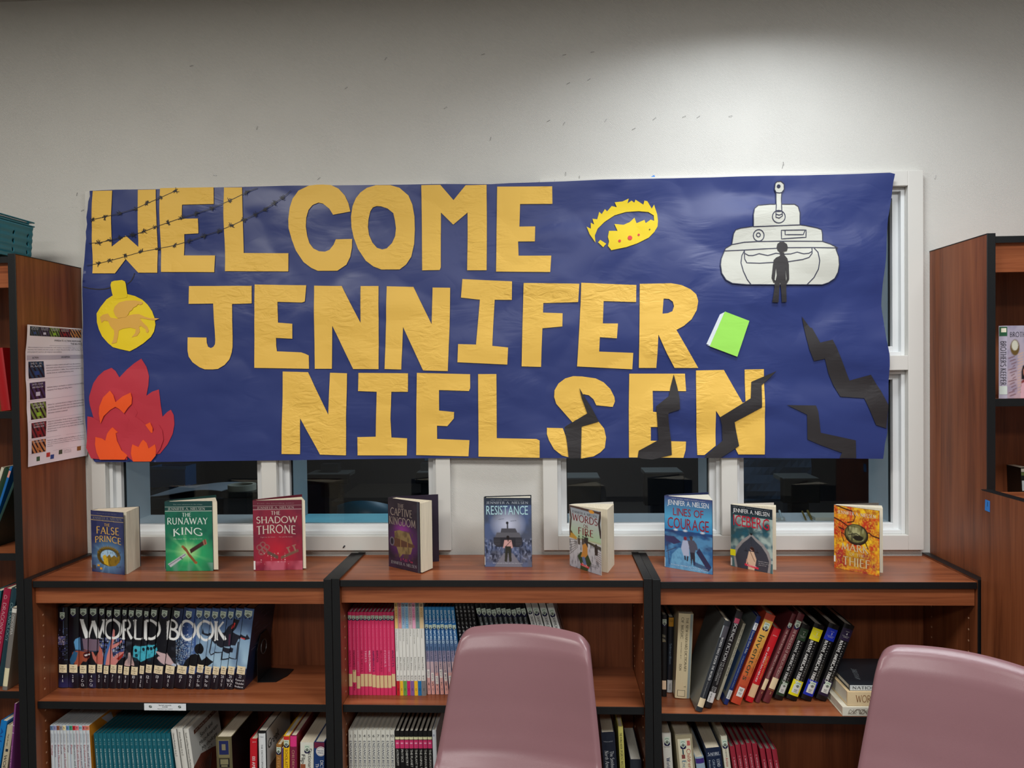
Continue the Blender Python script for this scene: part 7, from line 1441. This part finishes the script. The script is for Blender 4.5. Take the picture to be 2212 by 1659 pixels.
# ================================================================== CHAIRS
MAUVE = mat('mauve_plastic', (134, 97, 102), .27, bump=.10, bscale=900, vary=.05, vscale=3)
STEEL = mat('chrome_leg', (190, 190, 194), .18, 1.)
def chair(name, label, cx, cy, ang, zt=.800):
    t = thing(name, label, 'chair', mat4=Matrix.Translation((cx, cy, 0)) @ Matrix.Rotation(ang, 4, 'Z'))
    # profile from the top of the back down and forward along the seat (y towards the sitter is negative)
    prof = [(.020, zt), (.004, zt-.02), (-.012, zt-.055), (-.028, zt-.12), (-.044, zt-.19), (-.064, zt-.26), (-.082, zt-.31), (-.110, zt-.35), (-.150, zt-.374), (-.21, zt-.384), (-.29, zt-.380), (-.37, zt-.368), (-.43, zt-.368), (-.462, zt-.384), (-.474, zt-.402)]
    wid = [.182, .186, .190, .196, .204, .213, .219, .222, .224, .226, .226, .224, .216, .206, .198]
    ns_ = 48; V, F = [], []; R_ = len(prof)
    sub = []
    for i in range(R_-1):
        for k in range(4):
            f = k/4; sub.append(((prof[i][0]*(1-f)+prof[i+1][0]*f), prof[i][1]*(1-f)+prof[i+1][1]*f, wid[i]*(1-f)+wid[i+1]*f, (i+f)/(R_-1)))
    sub.append((*prof[-1], wid[-1], 1))
    for r_, (y, z, w_, q) in enumerate(sub):
        for i in range(ns_+1):
            s_ = -1+2*i/ns_; s_ = math.copysign(1-(1-abs(s_))**1.5, s_); a = abs(s_)
            top = max(0, 1-(zt-z)/.30) if q < .5 else 0; k = top**3
            cr_ = max(0, (a-.78)/.22); drop = (.036*(1-math.sqrt(max(0, 1-cr_*cr_)))+.014*a*a)*k
            ft = max(0, (q-.80)/.20); 
            bow = -.030*a*a if q < .55 else 0
            up = (.030*a**3)*min(1, max(0, (q-.45)/.15)) if q > .45 else 0
            lip = max(0, (a-.93)/.07); lipt = max(0, 1-(zt-z)/.012) if q < .2 else 0
            wx = w_*(1-.06*ft*0)
            V.append((s_*wx, y+bow*min(1, max(0, (.6-q)/.15))+.010*lip**2*(1 if q < .5 else .3)+.008*lipt, z-drop+up-.008*lip**2*(1 if q > .5 else 0)-.03*ft*cr_))
    for r_ in range(len(sub)-1):
        for i in range(ns_): k = r_*(ns_+1)+i; F.append((k, k+ns_+1, k+ns_+2, k+1))
    o = obj('seat_shell', V, F, MAUVE, t, world=False, smooth=True)
    sd = o.modifiers.new('solid', 'SOLIDIFY'); sd.thickness = .006; sd.offset = -1
    bv = o.modifiers.new('bevel', 'BEVEL'); bv.width = .0022; bv.segments = 2; bv.limit_method = 'ANGLE'
    for sx in (-1, 1):
        for (y0, y1_) in ((-.16, -.06), (-.36, -.44)):
            m = MB(); m.tube([(sx*.13, y0, zt-.398), (sx*.16, y0, zt-.41), (sx*.185, (y0+y1_)/2, .22), (sx*.205, y1_, .012)], .011, 10); m.build('leg', STEEL, t, world=False)
            m = MB(); m.tube([(sx*.2045, y1_, .022), (sx*.2065, y1_, .0)], .014, 10); m.build('foot_cap', BLK, t, world=False)
    m = MB(); m.tube([(-.13, -.16, zt-.398), (.13, -.16, zt-.398)], .010, 8); m.tube([(-.13, -.36, zt-.398), (.13, -.36, zt-.398)], .010, 8); m.build('under_frame', STEEL, t, world=False)
    return t
chair('shell_chair', 'mauve plastic shell chair in front of the middle low case', 1.4675, -.372, math.radians(-9))
chair('shell_chair', 'mauve plastic shell chair cut off by the lower right corner of the frame', 2.545, -.545, math.radians(-33))
